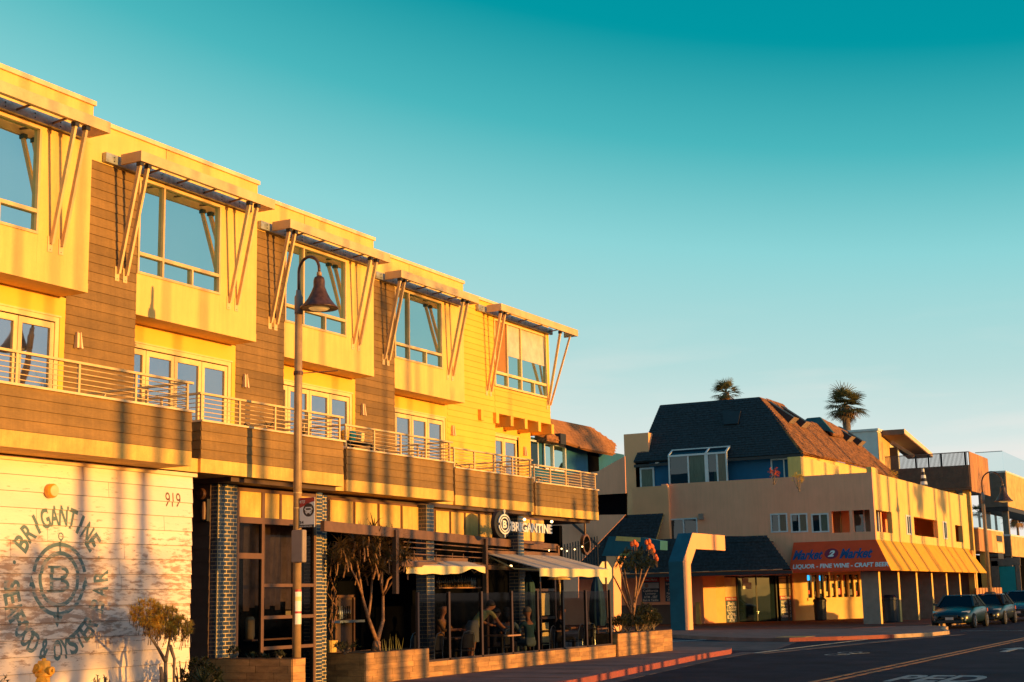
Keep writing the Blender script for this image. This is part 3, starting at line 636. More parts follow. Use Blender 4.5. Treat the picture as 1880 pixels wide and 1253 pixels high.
# mural flat print follows the boards
mu = MB()
def UV(px, py):
    p = onx(px, py, PX); return p.y, p.z
CY, CZ = UV(106, 1070)
q1 = UV(106, 947); q2 = UV(186, 1070); RY = (q2[0]-CY)*.985; RZ = q1[1]-CZ
mural2 = []      # polygons in (y, z)
def ring(cy, cz, ry, rz, wd, a0, a1, n=48):
    for k in range(n):
        t0 = R(a0+(a1-a0)*k/n); t1 = R(a0+(a1-a0)*(k+1)/n)
        mural2.append([(cy+ry*math.cos(t0), cz+rz*math.sin(t0)), (cy+ry*math.cos(t1), cz+rz*math.sin(t1)), (cy+(ry-wd)*math.cos(t1), cz+(rz-wd)*math.sin(t1)), (cy+(ry-wd)*math.cos(t0), cz+(rz-wd)*math.sin(t0))])
ey = UV(106, 1062); eL = UV(57, 1062); eR = UV(158, 1062); eT = UV(110, 996); eB = UV(104, 1132)
ocy = (eL[0]+eR[0])/2; ocz = (eT[1]+eB[1])/2; ory = (eR[0]-eL[0])/2; orz = (eT[1]-eB[1])/2
ring(ocy, ocz, ory, orz, .06, 12, 168); ring(ocy, ocz, ory, orz, .06, 190, 350)
ring(ocy, ocz, ory*.74, orz*.76, .062, 0, 360)
ring(ocy, ocz+orz+.085, .055, .06, .022, 0, 360, 20)                     # ring on the top
mural2.append([(ocy-.018, ocz+orz*.74), (ocy+.018, ocz+orz*.74), (ocy+.018, ocz+orz+.03), (ocy-.018, ocz+orz+.03)])
mural2.append([(ocy-.02, ocz-orz*.7), (ocy+.02, ocz-orz*.7), (ocy+.02, ocz-orz-.05), (ocy-.02, ocz-orz-.05)])
mural2.append([(ocy-.10, ocz-orz*.98), (ocy+.10, ocz-orz*.98), (ocy, ocz-orz-.16)])
for s_ in (-1, 1):
    mural2.append([(ocy+s_*ory*.84, ocz-.02-.1), (ocy+s_*(ory+.035), ocz-.10), (ocy+s_*ory*.99, ocz+.06)])
def mtext(s, cy, cz, wd, ht, rot=0, bold=.03):
    V, Fc = text_geo(s, bold); c, d = math.cos(rot), math.sin(rot)
    for f in Fc:
        mural2.append([(cy + V[k][0]*wd*c - V[k][1]*ht*d, cz + V[k][0]*wd*d + V[k][1]*ht*c) for k in f])
bw_, bh_ = ory*.34, orz*.36
for (a_, b_, c_, d_) in ((-1, -.62, -1, 1), (-1.25, .2, .80, 1.0), (-1.25, .2, -1.0, -.80), (-.62, .25, -.10, .10)): mural2.append([(ocy+a_*bw_, ocz+c_*bh_), (ocy+b_*bw_, ocz+c_*bh_), (ocy+b_*bw_, ocz+d_*bh_), (ocy+a_*bw_, ocz+d_*bh_)])
ring(ocy+.18*bw_, ocz+.46*bh_, bw_*.80, bh_*.54, .06, -90, 90, 16); ring(ocy+.18*bw_, ocz-.46*bh_, bw_*.92, bh_*.54, .06, -90, 90, 16)
def arc_text(s, a0, a1, bot=False, k=1.0):
    n = len(s)
    for j, ch in enumerate(s):
        if ch == ' ': continue
        a = R(a0+(a1-a0)*(j+.5)/n); y = CY+RY*math.cos(a)*k; z = CZ+RZ*math.sin(a)*k
        rot = a-math.pi/2 if not bot else a+math.pi/2
        mtext(ch, y, z, .17 if ch not in 'I&' else (.055 if ch == 'I' else .16), .30, rot, .03)
arc_text('BRIGANTINE', 151, 32)
arc_text('SEAFOOD', 178, 246, True)
arc_text('&', 250, 262, True)
arc_text('OYSTER', 268, 327, True)
arc_text('BAR', 333, 372, True)
for a in (163, 22): ring(CY+RY*math.cos(R(a)), CZ+RZ*math.sin(R(a)), .03, .03, .029, 0, 360, 10)
hn = UV(317, 918)
mnum = len(mural2); mtext('919', hn[0], hn[1], .36, .23, 0, .0); nums = mural2[mnum:]; mural2 = mural2[:mnum]
def clip(poly, z, keep_above):
    o = []
    for k in range(len(poly)):
        a = poly[k]; b2 = poly[(k+1) % len(poly)]
        ia = (a[1] >= z) == keep_above; ib = (b2[1] >= z) == keep_above
        if ia: o.append(a)
        if ia != ib:
            t = (z-a[1])/(b2[1]-a[1]); o.append((a[0]+(b2[0]-a[0])*t, z))
    return o
def on_planks(polys, name, m):
    b = MB()
    for P in polys:
        zl = min(p[1] for p in P); zh = max(p[1] for p in P)
        for z0, z1 in rows:
            if z1 < zl or z0 > zh: continue
            q = clip(P, z0+.008, True)
            if len(q) >= 3: q = clip(q, z1, False)
            if len(q) < 3: continue
            if sum(q[i][0]*q[(i+1) % len(q)][1]-q[(i+1) % len(q)][0]*q[i][1] for i in range(len(q))) < 0: q = q[::-1]
            b.quad(*[(PX-.02+PT*(1-.65*(zz-z0-.006)/(z1-z0-.006))+.0022, yy, zz) for yy, zz in q])
    return b.build(name, m, ww)
on_planks(mural2, 'mural', M['mural']); on_planks(nums, 'house_number', M['frame'])
# round wall lamp on the planks
hp = onx(90, 902, PX); q = MB().lathe((PX+.01, hp.y, hp.z), [(.105, 0), (.105, .07), (.085, .10), (.06, .105)], 24, axis=(1, 0, 0)); hr = q.build('round_wall_light', M['hydrant'], ww)
MB().lathe((PX+.116, hp.y, hp.z), [(.082, -.02), (.078, .0), (.02, .006)], 24, axis=(1, 0, 0)).build('lens', M['coping'], hr)
# dark plank return with bell and call box
dk = bx('side_wall', M['darkbrown'], B, -20, -16.45, 19.60, 19.8, 0, 3.66)
lap_rows('board', M['darkbrown'], dk, 19.60, -18.2, -16.42, 0, 3.66, .23, .02, seg=.9, face='-y')
bp_ = ony(365, 907, 19.5); bl = MB().lathe((bp_.x, 19.58, bp_.z), [(.10, 0), (.105, .03), (.085, .055), (.02, .065)], 20, axis=(0, -1, 0)).build('alarm_bell', M['lampmetal'], dk)
bp_ = ony(374, 937, 19.5); q = MB().box(bp_.x-.07, bp_.x+.07, 19.5, 19.58, bp_.z-.19, bp_.z+.19); ln = q.build('wall_lantern', M['bolt'], dk)
MB().lathe((bp_.x+.02, 19.47, bp_.z-.16), [(.035, 0), (.045, .15), (.03, .3)], 10).build('lantern_glass', M['frame'], ln)

# ------------------------------------------------------------------ shop front behind planter one
SX = -16.3
def bricks(parent, X, y0, y1, z0, z1, face='+x', bl=.115, bh=.055, jt=.012, stuff=False, mat_=None, jit=.004):
    """running bond, joints recessed; each brick a piece (or joined when stuff)"""
    r = 0; z = z0; mb = MB()
    while z < z1-.02:
        y = y0 - (bl*.55 if r % 2 else 0)
        while y < y1-.01:
            a = max(y, y0); c = min(y+bl-(jt*1.9 if face == '+x' and bl < .2 else jt), y1)
            if c-a > .015:
                p = random.uniform(0, jit)
                if face == '+x': args = (X-.01, X+.008+p, a, c, z, min(z+bh-jt, z1))
                else: args = (a, c, X-.008-p, X+.01, z, min(z+bh-jt, z1))
                if stuff: mb.box(*args)
                else: piece('brick', mat_ or M['brick'], parent, *args)
            y += bl
        z += bh; r += 1
    if stuff and mb.v: mb.build('bricks', mat_ or M['brick'], parent, kind='stuff')
def column(X, y0, y1, z1, bl=.155, bh=.068, stuff=False, dx=.28, z0=0):
    c_ = bx('brick_column', M['mortar'], B, X-dx, X, y0, y1, z0, z1)
    bricks(c_, X, y0+.008, y1-.006, z0+.01, z1, '+x', bl, bh, .016, stuff)
    bricks(c_, y0, X-dx+.01, X-.008, z0+.01, z1, '-y', bl, bh, .016, True)
    return c_
column(SX, 19.66, 20.17, 3.65, bl=.17)
column(SX, 22.53, 22.72, 3.65, bl=.30)
column(-16.62, 22.98, 23.32, 3.65, bl=.155, stuff=True)
column(-16.66, 27.12, 27.42, 3.65, bl=.33, bh=.085, stuff=True)
column(-17.3, 32.6, 32.9, 3.65, bl=.33, bh=.085, stuff=True)
sf = thing('x', 'x', 'x'); bpy.data.objects.remove(sf)
sf = MB().box(SX-.08, SX, 20.18, 20.24, 0, 3.62).box(SX-.08, SX, 22.46, 22.52, 0, 3.62).box(SX-.08, SX, 20.24, 22.46, 3.56, 3.62)
def yz(px, py, X=SX): p = onx(px, py, X); return p.y, p.z
ym = yz(483, 1000)[0]; ym2 = yz(496, 1000)[0]
zt1 = yz(460, 956)[1]; zt2 = yz(460, 1021)[1]; zt3 = yz(550, 1075)[1]; zt4 = yz(550, 1132)[1]; zt5 = yz(550, 1187)[1]
sf.box(SX-.08, SX+.004, 20.24, 22.46, zt1-.05, zt1+.06).box(SX-.07, SX-.004, ym-.03, ym+.05, 0, 3.56)
sf.box(SX-.08, SX-.002, 20.24, ym-.03, zt2-.05, zt2+.05)
for zz in (zt3, zt4, zt5): sf.box(SX-.08, SX-.002, ym+.05, 22.46, zz-.03, zz+.03)
sf.box(SX-.06, SX-.006, 21.42, 21.47, zt1, 3.56)
shop = sf.build('shop_front_frame', M['frame'], B)
bx('transom_panel', M['fascia'], shop, SX-.07, SX-.03, 20.24, ym-.03, zt1+.06, 3.56)
bx('transom_panel', M['fascia'], shop, SX-.07, SX-.03, ym+.05, 22.46, zt1+.06, 3.56)
for a, c, d, e in ((20.24, ym-.03, zt2+.05, zt1-.05), (20.24, ym-.03, .1, zt2-.05), (ym+.05, 22.46, zt3+.03, zt1-.05), (ym+.05, 22.46, zt4+.03, zt3-.03), (ym+.05, 22.46, zt5+.03, zt4-.03), (ym+.05, 22.46, .1, zt5-.03)):
    bx('pane', M['clear'], shop, SX-.045, SX-.035, a, c, d, e)
# curtains inside: pleated strips
for (a, c, zb, n) in ((20.75, ym-.03, zt2+.05, 4), (ym+.08, 22.4, zt3-.35, 9)):
    cu = MB()
    for k in range(n):
        y = a+(c-a)*k/n; wd = (c-a)/n*random.choice([.3, .45, .6]); z0_ = zb+random.uniform(-.1, .15)
        cu.hexa([(SX-.5, y, z0_), (SX-.4, y+wd/2, z0_), (SX-.5, y+wd, z0_), (SX-.52, y+wd/2, z0_)], [(SX-.5, y+random.uniform(-.02, .02), zt1), (SX-.4, y+wd/2, zt1), (SX-.5, y+wd, zt1), (SX-.52, y+wd/2, zt1)])
    cu.build('curtain', M['curtain'], shop)
# interior shelf pieces seen through the panes
inn = MB().box(SX-.5, SX-.3, ym+.1, 22.2, .92, .95).box(SX-.5, SX-.3, ym+.1, 22.3, .48, .52).build('display_shelf', M['tabletop'], shop)
st_ = thing('crockery_stack', 'pale stack of crockery on the shelf inside the shop window', 'crockery', (SX-.42, 21.1, .95))
MB().lathe((SX-.42, 21.1, .952), [(.07, 0), (.09, .05), (.085, .2), (.09, .35), (.06, .4)], 14).build('stack', M['paperlit'], st_)
tag_ = setp(bx('price_card', M['valance'], None, SX-.3, SX-.29, 21.98, 22.14, 1.30, 1.44), 'small yellow notice hanging inside the shop window', 'notice')
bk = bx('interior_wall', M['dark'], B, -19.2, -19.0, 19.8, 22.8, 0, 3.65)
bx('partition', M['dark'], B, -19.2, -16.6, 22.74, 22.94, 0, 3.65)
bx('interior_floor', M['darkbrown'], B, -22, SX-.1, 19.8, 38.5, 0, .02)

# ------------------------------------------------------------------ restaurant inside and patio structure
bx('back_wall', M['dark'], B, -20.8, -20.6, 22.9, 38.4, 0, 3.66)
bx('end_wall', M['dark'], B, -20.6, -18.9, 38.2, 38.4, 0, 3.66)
# row of upper lit panels under the slab
for (xa, xb, Xp) in ((604, 778, -16.85), (799, 905, -17.2), (948, 1000, -17.5)):
    p0 = onx(xa, 935, Xp); p1 = onx(xb, 945, Xp); n = 4 if xa < 900 else 2
    hd = bx('panel_frame', M['frame'], B, Xp-.1, Xp-.04, p0.y, p1.y, 2.98, 3.655)
    for k in range(n):
        a = p0.y+(p1.y-p0.y)*k/n+.05; c = p0.y+(p1.y-p0.y)*(k+1)/n-.05
        bx('upper_panel', M['fascia'], hd, Xp-.05, Xp-.01, a, c, 3.05, 3.60)
# timber frame of the patio roof
pg = thing('patio_pergola', 'brown steel frame with rails above the restaurant patio, carrying the lit name sign', 'pergola', (-16.5, 28, 0))
XP = -16.45
pa = onx(592, 966, XP); pb = onx(1022, 1008, XP-.35)
def pl(px): return onx(px, 1000, XP)
zA = 2.96
A0 = onz(592, 966, zA); A1 = onz(1022, 1006, zA); 
dv = (A1-A0); 
def along(px):          # point of the frame line seen at photo column px
    lo, hi = 0.0, 1.2
    for _ in range(30):
        t = (lo+hi)/2; v = A0+dv*t-CAM; x = 940+F*v.dot(RT)/v.dot(FW)
        if x < px: lo = t
        else: hi = t
    return A0+dv*t
MB().beam(A0, A1, .08, .19).build('top_beam', M['patiobrown'], pg)
for px in (722, 887, 1020):
    p = along(px); MB().beam((p.x+.05, p.y, 0.0 if px > 730 else 1.72), (p.x+.05, p.y, zA+.05), .10, .10, up=(0, 1, 0)).build('post', M['patiobrown'], pg)
for k, z in enumerate((2.42, 2.55, 2.68, 2.79)):
    a = along(740); c = along(1020); a = Vector((a.x, a.y, z)); c = Vector((c.x, c.y, z)); MB().beam(a, c, .02, .02).build('rail', M['patiobrown'], pg)
a = along(728); c = along(1026); MB().beam((a.x+.06, a.y, 2.33), (c.x+.06, c.y, 2.33), .12, .11).build('lower_beam', M['patiobrown'], pg)
for px in (742, 760, 800, 830, 850, 915, 940, 960, 975, 1000):
    p = along(px); MB().beam((p.x, p.y, 2.38), (p.x, p.y, 2.62), .018).build('upright', M['patiobrown'], pg)
# name sign
sg = thing('restaurant_sign', 'black and cream lit name sign with a round letter emblem on the patio frame', 'sign', (-16.3, 31.5, 3))
sX = -16.38
def su(px, py): p = onx(px, py, sX); return p.y, p.z
c = su(925, 963); rY = su(936, 963)[0]-c[0]; rZ = su(925, 940)[1]-c[1]
q = MB().lathe((sX-.12, c[0]-.02, c[1]), [(rY*1.35, 0), (rY*1.35, .10)], 28, axis=(1, 0, 0)); 
for k in range(len(q.v)): x_, y_, z_ = q.v[k]; q.v[k] = (x_, y_, c[1]+(z_-c[1])*rZ/rY*.82)
q.build('emblem_plate', M['bolt'], sg)
e = MB()
def sring(ry, rz, wd, a0, a1, n=36):
    for k in range(n):
        t0 = R(a0+(a1-a0)*k/n); t1 = R(a0+(a1-a0)*(k+1)/n)
        P = [(sX, c[0]+(ry)*math.cos(t0), c[1]+rz*math.sin(t0)), (sX, c[0]+ry*math.cos(t1), c[1]+rz*math.sin(t1)), (sX, c[0]+(ry-wd)*math.cos(t1), c[1]+(rz-wd)*math.sin(t1)), (sX, c[0]+(ry-wd)*math.cos(t0), c[1]+(rz-wd)*math.sin(t0))]
        e.prism(P, (.03, 0, 0))
sring(rY, rZ*.8, .035, 8, 172); sring(rY, rZ*.8, .035, 188, 352); sring(rY*.72, rZ*.60, .035, 0, 360)
e.box(sX, sX+.03, c[0]-.014, c[0]+.014, c[1]+rZ*.8, c[1]+rZ*1.0); e.box(sX, sX+.03, c[0]-.014, c[0]+.014, c[1]-rZ*1.05, c[1]-rZ*.55)
for k in range(12):
    t0 = math.pi*2*k/12; t1 = math.pi*2*(k+1)/12
    e.prism([(sX, c[0]+.04*math.cos(t0), c[1]+rZ*1.05+.04*math.sin(t0)), (sX, c[0]+.04*math.cos(t1), c[1]+rZ*1.05+.04*math.sin(t1)), (sX, c[0]+.022*math.cos(t1), c[1]+rZ*1.05+.022*math.sin(t1)), (sX, c[0]+.022*math.cos(t0), c[1]+rZ*1.05+.022*math.sin(t0))], (.03, 0, 0))
add_text(e, 'B', (sX+.0, c[0], c[1]), (0, 1, 0), (0, 0, 1), rY*.66, rZ*.62, bold=.04, thick=.03)
e.build('emblem', M['signwhite'], sg)
l0 = su(937, 967); l1 = su(1012, 972)
e = MB(); add_text(e, 'BRIGANTINE', (sX, (l0[0]+l1[0])/2, (l0[1]+l1[1])/2), (0, 1, 0), (0, 0, 1), l1[0]-l0[0], .23, bold=.035, thick=.03); e.build('lettering', M['signwhite'], sg)
bx('backing_rail', M['bolt'], sg, sX-.06, sX-.02, c[0], l1[0], (l0[1]+l1[1])/2-.05, (l0[1]+l1[1])/2+.05)
# awnings over the patio
def awning(name, label, ya, yb, Xf, zf, Xb, zb, hv, dip=None):
    t = thing(name, label, 'awning', ((Xf+Xb)/2, (ya+yb)/2, zf))
    b = MB(); n = 14
    for k in range(n):
        y0_ = ya+(yb-ya)*k/n; y1_ = ya+(yb-ya)*(k+1)/n
        b.hexa([(Xb, y0_, zb), (Xf, y0_, zf), (Xf, y0_, zf+.015), (Xb, y0_, zb+.015)], [(Xb, y1_, zb), (Xf, y1_, zf), (Xf, y1_, zf+.015), (Xb, y1_, zb+.015)])
    b.build('canvas', M['awning'], t)
    v = MB(); n = 22
    def low(u): return zf-hv*(1-(.75*max(0, 1-abs(u-dip)/.22) if dip else 0)) + .012*math.sin(u*25)
    for k in range(n):
        u0 = k/n; u1 = (k+1)/n; y0_ = ya+(yb-ya)*u0; y1_ = ya+(yb-ya)*u1
        v.hexa([(Xf+.004, y0_, low(u0)), (Xf+.012, y0_, low(u0)), (Xf+.012, y0_, zf), (Xf+.004, y0_, zf)], [(Xf+.004, y1_, low(u1)), (Xf+.012, y1_, low(u1)), (Xf+.012, y1_, zf), (Xf+.004, y1_, zf)])
    v.build('valance', M['valance'], t)
    bx('front_bar', M['metal'], t, Xf-.05, Xf+.003, ya, yb, zf-.035, zf-.001)
    bx('cassette', M['patiobrown'], t, Xb-.1, Xb, ya, yb, zb-.03, zb+.09)
    for y in (ya+.1, yb-.1): MB().tube([(Xb, y, zb-.05), ((Xf+Xb)/2, y, (zf+zb)/2-.18), (Xf-.03, y, zf-.03)], .02, 6).build('folding_arm', M['metal'], t)
    return t
awning('patio_awning', 'wide grey striped canvas awning stretched out over the right half of the patio', 31.0, 35.0, -15.9, 2.27, -17.35, 2.66, .19)
a1_ = onx(745, 1020, -16.3); a2_ = onx(890, 1033, -16.3)
awning('patio_awning', 'rolled back awning with sagging yellow valance over the left half of the patio', a1_.y, a2_.y, -16.3, 2.30, -16.75, 2.42, .17, dip=.83)
# low tiled wall and glass wind screen
def tiles(parent, X, y0, y1, z0, z1, th=.105, ln=.62, face='+x', t=.012):
    r = 0; z = z1
    while z > z0+.01:
        zb = max(z-th, z0); q = y0-random.uniform(0, .9)*ln
        while q < y1-.01:
            e_ = q+ln*random.uniform(.75, 1.1); a = max(q, y0); c_ = min(e_, y1)
            if c_-a > .03:
                if face == '+x': piece('tile', M['tile'], parent, X, X+t, a+.004, c_-.004, zb+.005, z)
                else: piece('tile', M['tile'], parent, a+.004, c_-.004, X-t, X, zb+.005, z)
            q = e_
        z -= th
lw = MB().box(-16.28, -16.062, 26.17, 35.66, 0, .31).build('patio_wall', M['grout']); setp(lw, 'low long wall of orange wood-look tiles below the glass wind screen', 'low wall')
tiles(lw, -16.062, 26.17, 35.66, .0, .31, .1035)
ws = thing('wind_screen', 'clear glass wind screen between dark posts along the restaurant patio', 'glass screen', (-16.12, 31, .31))
py_ = [25.85, 27.11, 28.54, 29.97, 31.28, 32.67, 34.0, 35.50]
for y in py_: bx('post', M['patiopost'], ws, -16.15, -16.09, y-.035, y+.035, .311, 1.75)
for a, c_ in zip(py_, py_[1:]): bx('glass_pane', M['clear'], ws, -16.125, -16.115, a+.035, c_-.035, .36, 1.72)
bx('base_rail', M['patiopost'], ws, -16.15, -16.09, py_[0]+.036, 35.46, .311, .35)

# planters
def planter(name, label, x0, x1, y0, y1, z1, ln=.7):
    t = thing(name, label, 'planter', ((x0+x1)/2, (y0+y1)/2, 0))
    bx('core', M['grout'], t, x0, x1-.013, y0+.013, y1, 0, z1-.012)
    tiles(t, x1-.013, y0+.013, y1, 0, z1-.012, .11, ln)
    tiles(t, y0+.013, x0, x1-.013, 0, z1-.012, .11, ln, '-y')
    rim = MB().box(x0-.003, x0+.06, y0-.003, y1, z1-.012, z1).box(x1-.06, x1+.003, y0-.003, y1, z1-.012, z1).box(x0+.06, x1-.06, y0-.003, y0+.06, z1-.012, z1).box(x0+.06, x1-.06, y1-.06, y1, z1-.012, z1)
    rim.build('rim', M['frame'], t)
    MB().box(x0+.05, x1-.05, y0+.05, y1-.05, z1-.0125, z1-.008).build('soil', M['soil'], t)
    return t
planter('planter', 'narrow tiled planter box whose long dark side faces us, in front of the lamp post', -16.25, -14.50, 19.40, 19.76, .692)
planter('planter', 'large tiled planter box with the forked aloe tree, glowing orange on its street side', -17.0, -16.03, 23.78, 26.15, .60)
planter('planter', 'sunlit tiled planter box at the corner of the restaurant patio, filled with leafy shrubs', -17.0, -15.99, 35.67, 39.5, .60)

# street lamp builder ------------------------------------------------
def street_lamp(label, x, y, z0, H, arm, s=1.0, rz=0.0, extras=False, group='gooseneck street lamps'):
    t = thing('street_lamp', label, 'street lamp', (x, y, z0), group)
    o = Vector((x, y, z0)); d = Vector((math.cos(rz), math.sin(rz), 0))
    MB().tube([o, o+Vector((0, 0, H*.72)), o+Vector((0, 0, H))], [.075*s, .07*s, .062*s], 16).build('pole', M['post'], t, smooth=True)
    MB().lathe(o+Vector((0, 0, H-.32*s)), [(.072*s, 0), (.074*s, .3*s), (.05*s, .34*s), (.045*s, .42*s)], 14).build('sleeve', M['greybox'], t, smooth=True)
    P = [o+Vector((0, 0, H+.0)), o+Vector((0, 0, H+.25*s))]; r = arm/2
    for k in range(13):
        a = math.pi-math.pi*k/12; P.append(o+d*(r+r*math.cos(a))+Vector((0, 0, H+.42*s+r*1.15*math.sin(a))))
    P.append(o+d*arm+Vector((0, 0, H+.36*s)))
    MB().tube(P, .026*s, 10).build('gooseneck', M['lampmetal'], t, smooth=True)
    c0 = o+d*arm+Vector((0, 0, H+.36*s))
    MB().lathe(c0, [(.028*s, .02), (.045*s, -.0), (.045*s, -.05), (.03*s, -.06)], 14).build('collar', M['post'], t, smooth=True)
    MB().lathe(c0+Vector((0, 0, -.05*s)), [(.03*s, 0), (.085*s, -.04*s), (.10*s, -.10*s), (.10*s, -.2*s), (.14*s, -.3*s), (.2*s, -.42*s), (.28*s, -.52*s), (.33*s, -.565*s), (.33*s, -.585*s), (.30*s, -.58*s)], 28).build('bell_shade', M['lampmetal'], t, smooth=True)
    MB().lathe(c0+Vector((0, 0, -.64*s)), [(.05*s, -.035*s), (.15*s, -.012*s), (.21*s, .03*s), (.22*s, .055*s)], 24).build('lens', M['lens'], t, smooth=True)
    return t
l1_ = street_lamp('tall tan street lamp with dark bell shade, its pole carrying the bus stop sign', -14.72, 19.93, 0, 0, .55) if False else None
LX, LY = -14.76, 19.86
zh = ony(560, 468, LY).z; zt = zh-.72; ah = ony(586, 520, LY).x-LX
lamp1 = street_lamp('tall tan street lamp with dark bell shade, its pole carrying the bus stop sign', LX, LY, 0, zt, ah, 1.0)
def band(z, h=.03, m='metal', r=.078):
    return MB().lathe((LX, LY, z), [(r, 0), (r, h)], 16).build('clamp_band', M[m], lamp1)
for py in (905, 933, 975, 1022, 1029): band(onx(532, py, LX).z, .012)
for a, c_, mm in ((1083, 1087, 'signred'), (1087, 1096, 'signwhite'), (1096, 1104, 'valance'), (1104, 1123, 'signwhite'), (1123, 1127, 'signred'), (1127, 1147, 'signwhite')):
    za = onx(535, c_, LX).z; zb = onx(535, a, LX).z
    b = MB(); n = 8
    for k in range(n):
        t0 = R(-75+120*k/n); t1 = R(-75+120*(k+1)/n); rr = .0765
        b.quad((LX+rr*math.cos(t0), LY+rr*math.sin(t0), za), (LX+rr*math.cos(t1), LY+rr*math.sin(t1), za), (LX+rr*math.cos(t1), LY+rr*math.sin(t1), zb), (LX+rr*math.cos(t0), LY+rr*math.sin(t0), zb))
    b.build('sticker', M[mm], lamp1)
q = onx(532, 683, LX); MB().tube([(LX+.06, LY, q.z), (LX+.55, LY+.4, q.z+.05)], .008, 6).build('banner_rod', M['lampmetal'], lamp1)
MB().lathe((LX, LY, q.z-.03), [(.08, 0), (.085, .03), (.08, .07)], 12).build('clamp_band', M['lampmetal'], lamp1)
# bus stop sign: faces us (-Y)
SY = LY-.02
def sxz(px, py): p = ony(px, py, SY); return p.x, p.z
bs = thing('bus_stop_sign', 'white and red bus stop sign with route 934, on the near lamp post', 'bus stop sign', (LX+.2, SY, 2.9))
x0, zt_ = sxz(545, 915); x1, zb_ = sxz(578, 968)
bx('sign_plate', M['signwhite'], bs, x0, x1, SY-.006, SY+.002, zb_, zt_)
hh = zt_-zb_; ww_ = x1-x0
pts = [(x0, zt_)]; 
for k in range(9): u = k/8; pts.append((x0+ww_*u, zt_-hh*(.36-.22*(3*u*u-2*u**3))))
pts.append((x1, zt_)); b = MB(); pts = [(x0, zt_)]+[(x0+ww_*k/8, zt_-hh*(.36-.22*(3*(k/8)**2-2*(k/8)**3))) for k in range(9)]+[(x1, zt_)]
for k in range(8):
    p, q2 = pts[k+1], pts[k+2]; b.quad((p[0], SY-.0075, p[1]), (q2[0], SY-.0075, q2[1]), (q2[0], SY-.0075, zt_-.003), (p[0], SY-.0075, zt_-.003))
b.build('red_field', M['signred'], bs)
b = MB(); add_text(b, 'MTS', (x0+ww_*.28, SY-.009, zt_-hh*.14), (1, 0, 0), (0, 0, 1), ww_*.4, hh*.10, shear=.3); b.build('operator_lettering', M['signwhite'], bs)
cx, cz = x0+ww_*.66, zt_-hh*.42
MB().lathe((cx, SY-.006, cz), [(ww_*.30, 0), (ww_*.30, .0015)], 28, axis=(0, -1, 0)).build('bus_disc', M['black'], bs)
b = MB(); bw = ww_*.17
b.box(cx-bw, cx+bw, SY-.011, SY-.008, cz-hh*.10, cz+hh*.10); b.box(cx-bw*.75, cx-bw*.4, SY-.011, SY-.008, cz-hh*.14, cz-hh*.10); b.box(cx+bw*.4, cx+bw*.75, SY-.011, SY-.008, cz-hh*.14, cz-hh*.10)
b.box(cx-bw*1.25, cx-bw*1.05, SY-.011, SY-.008, cz-.0, cz+hh*.05); b.box(cx+bw*1.05, cx+bw*1.25, SY-.011, SY-.008, cz-.0, cz+hh*.05); b.build('bus_symbol', M['signwhite'], bs)
b = MB(); b.box(cx-bw*.8, cx+bw*.8, SY-.0125, SY-.0115, cz+hh*.0, cz+hh*.06)
for s_ in (-1, 1): b.box(cx+s_*bw*.75-.008, cx+s_*bw*.75+.008, SY-.0125, SY-.0115, cz-hh*.075, cz-hh*.045)
b.box(x0+ww_*.02, x1-ww_*.04, SY-.0085, SY-.0075, zb_-.0+hh*.0, zb_+hh*.09); b.build('bus_details', M['black'], bs)
b = MB(); add_text(b, '934', (x0+ww_*.22, SY-.009, zb_+hh*.17), (1, 0, 0), (0, 0, 1), ww_*.36, hh*.12, bold=.03); b.build('route_number', M['black'], bs)
b = MB(); add_text(b, 'www.sdmts.com', (x0+ww_*.5, SY-.0095, zb_+hh*.045), (1, 0, 0), (0, 0, 1), ww_*.7, hh*.05); b.build('small_lettering', M['signwhite'], bs)
x0, zt_ = sxz(541, 974); x1, zb_ = sxz(562, 1033)
q = MB().box(x0, x1, SY-.10, SY+.02, zb_, zt_).build('pole_cabinet', M['greybox']); setp(q, 'narrow dark grey cabinet strapped to the lamp post below the bus stop sign', 'cabinet')
bpy.context.view_layer.update()
bv = q.modifiers.new('bevel', 'BEVEL'); bv.width = .02; bv.segments = 2

# ================================================================== PEOPLE
def limb_mesh(name, nodes, edges, mats, fmat, parent, root=0, sub=1):
    """nodes: list of (x,y,z,r); edges; fmat(face centre, nearest node index) -> material index"""
    me = bpy.data.meshes.new('sk'); me.from_pydata([n[:3] for n in nodes], edges, [])
    o = bpy.data.objects.new('sk', me); col.objects.link(o)
    sk = o.modifiers.new('skin', 'SKIN'); sk.use_smooth_shade = True
    L_ = me.skin_vertices[0] if me.skin_vertices else None
    if L_ is None:
        bm = bmesh.new(); bm.from_mesh(me); bm.verts.layers.skin.verify(); bm.to_mesh(me); bm.free(); L_ = me.skin_vertices[0]
    for k, n in enumerate(nodes):
        r = n[3]; L_.data[k].radius = r if isinstance(r, tuple) else (r, r); L_.data[k].use_root = (k == root)
    sb = o.modifiers.new('sub', 'SUBSURF'); sb.levels = sub; sb.render_levels = sub
    dg = bpy.context.evaluated_depsgraph_get(); dg.update(); m2 = bpy.data.meshes.new_from_object(o.evaluated_get(dg))
    bpy.data.objects.remove(o)
    m2.materials.clear()
    for mm in mats: m2.materials.append(mm)
    P = [Vector(n[:3]) for n in nodes]
    for f in m2.polygons:
        c = Vector(f.center); k = min(range(len(P)), key=lambda i: (P[i]-c).length); f.material_index = fmat(c, k); f.use_smooth = True
    ob = bpy.data.objects.new(name, m2); col.objects.link(ob); ob.parent = parent
    return ob
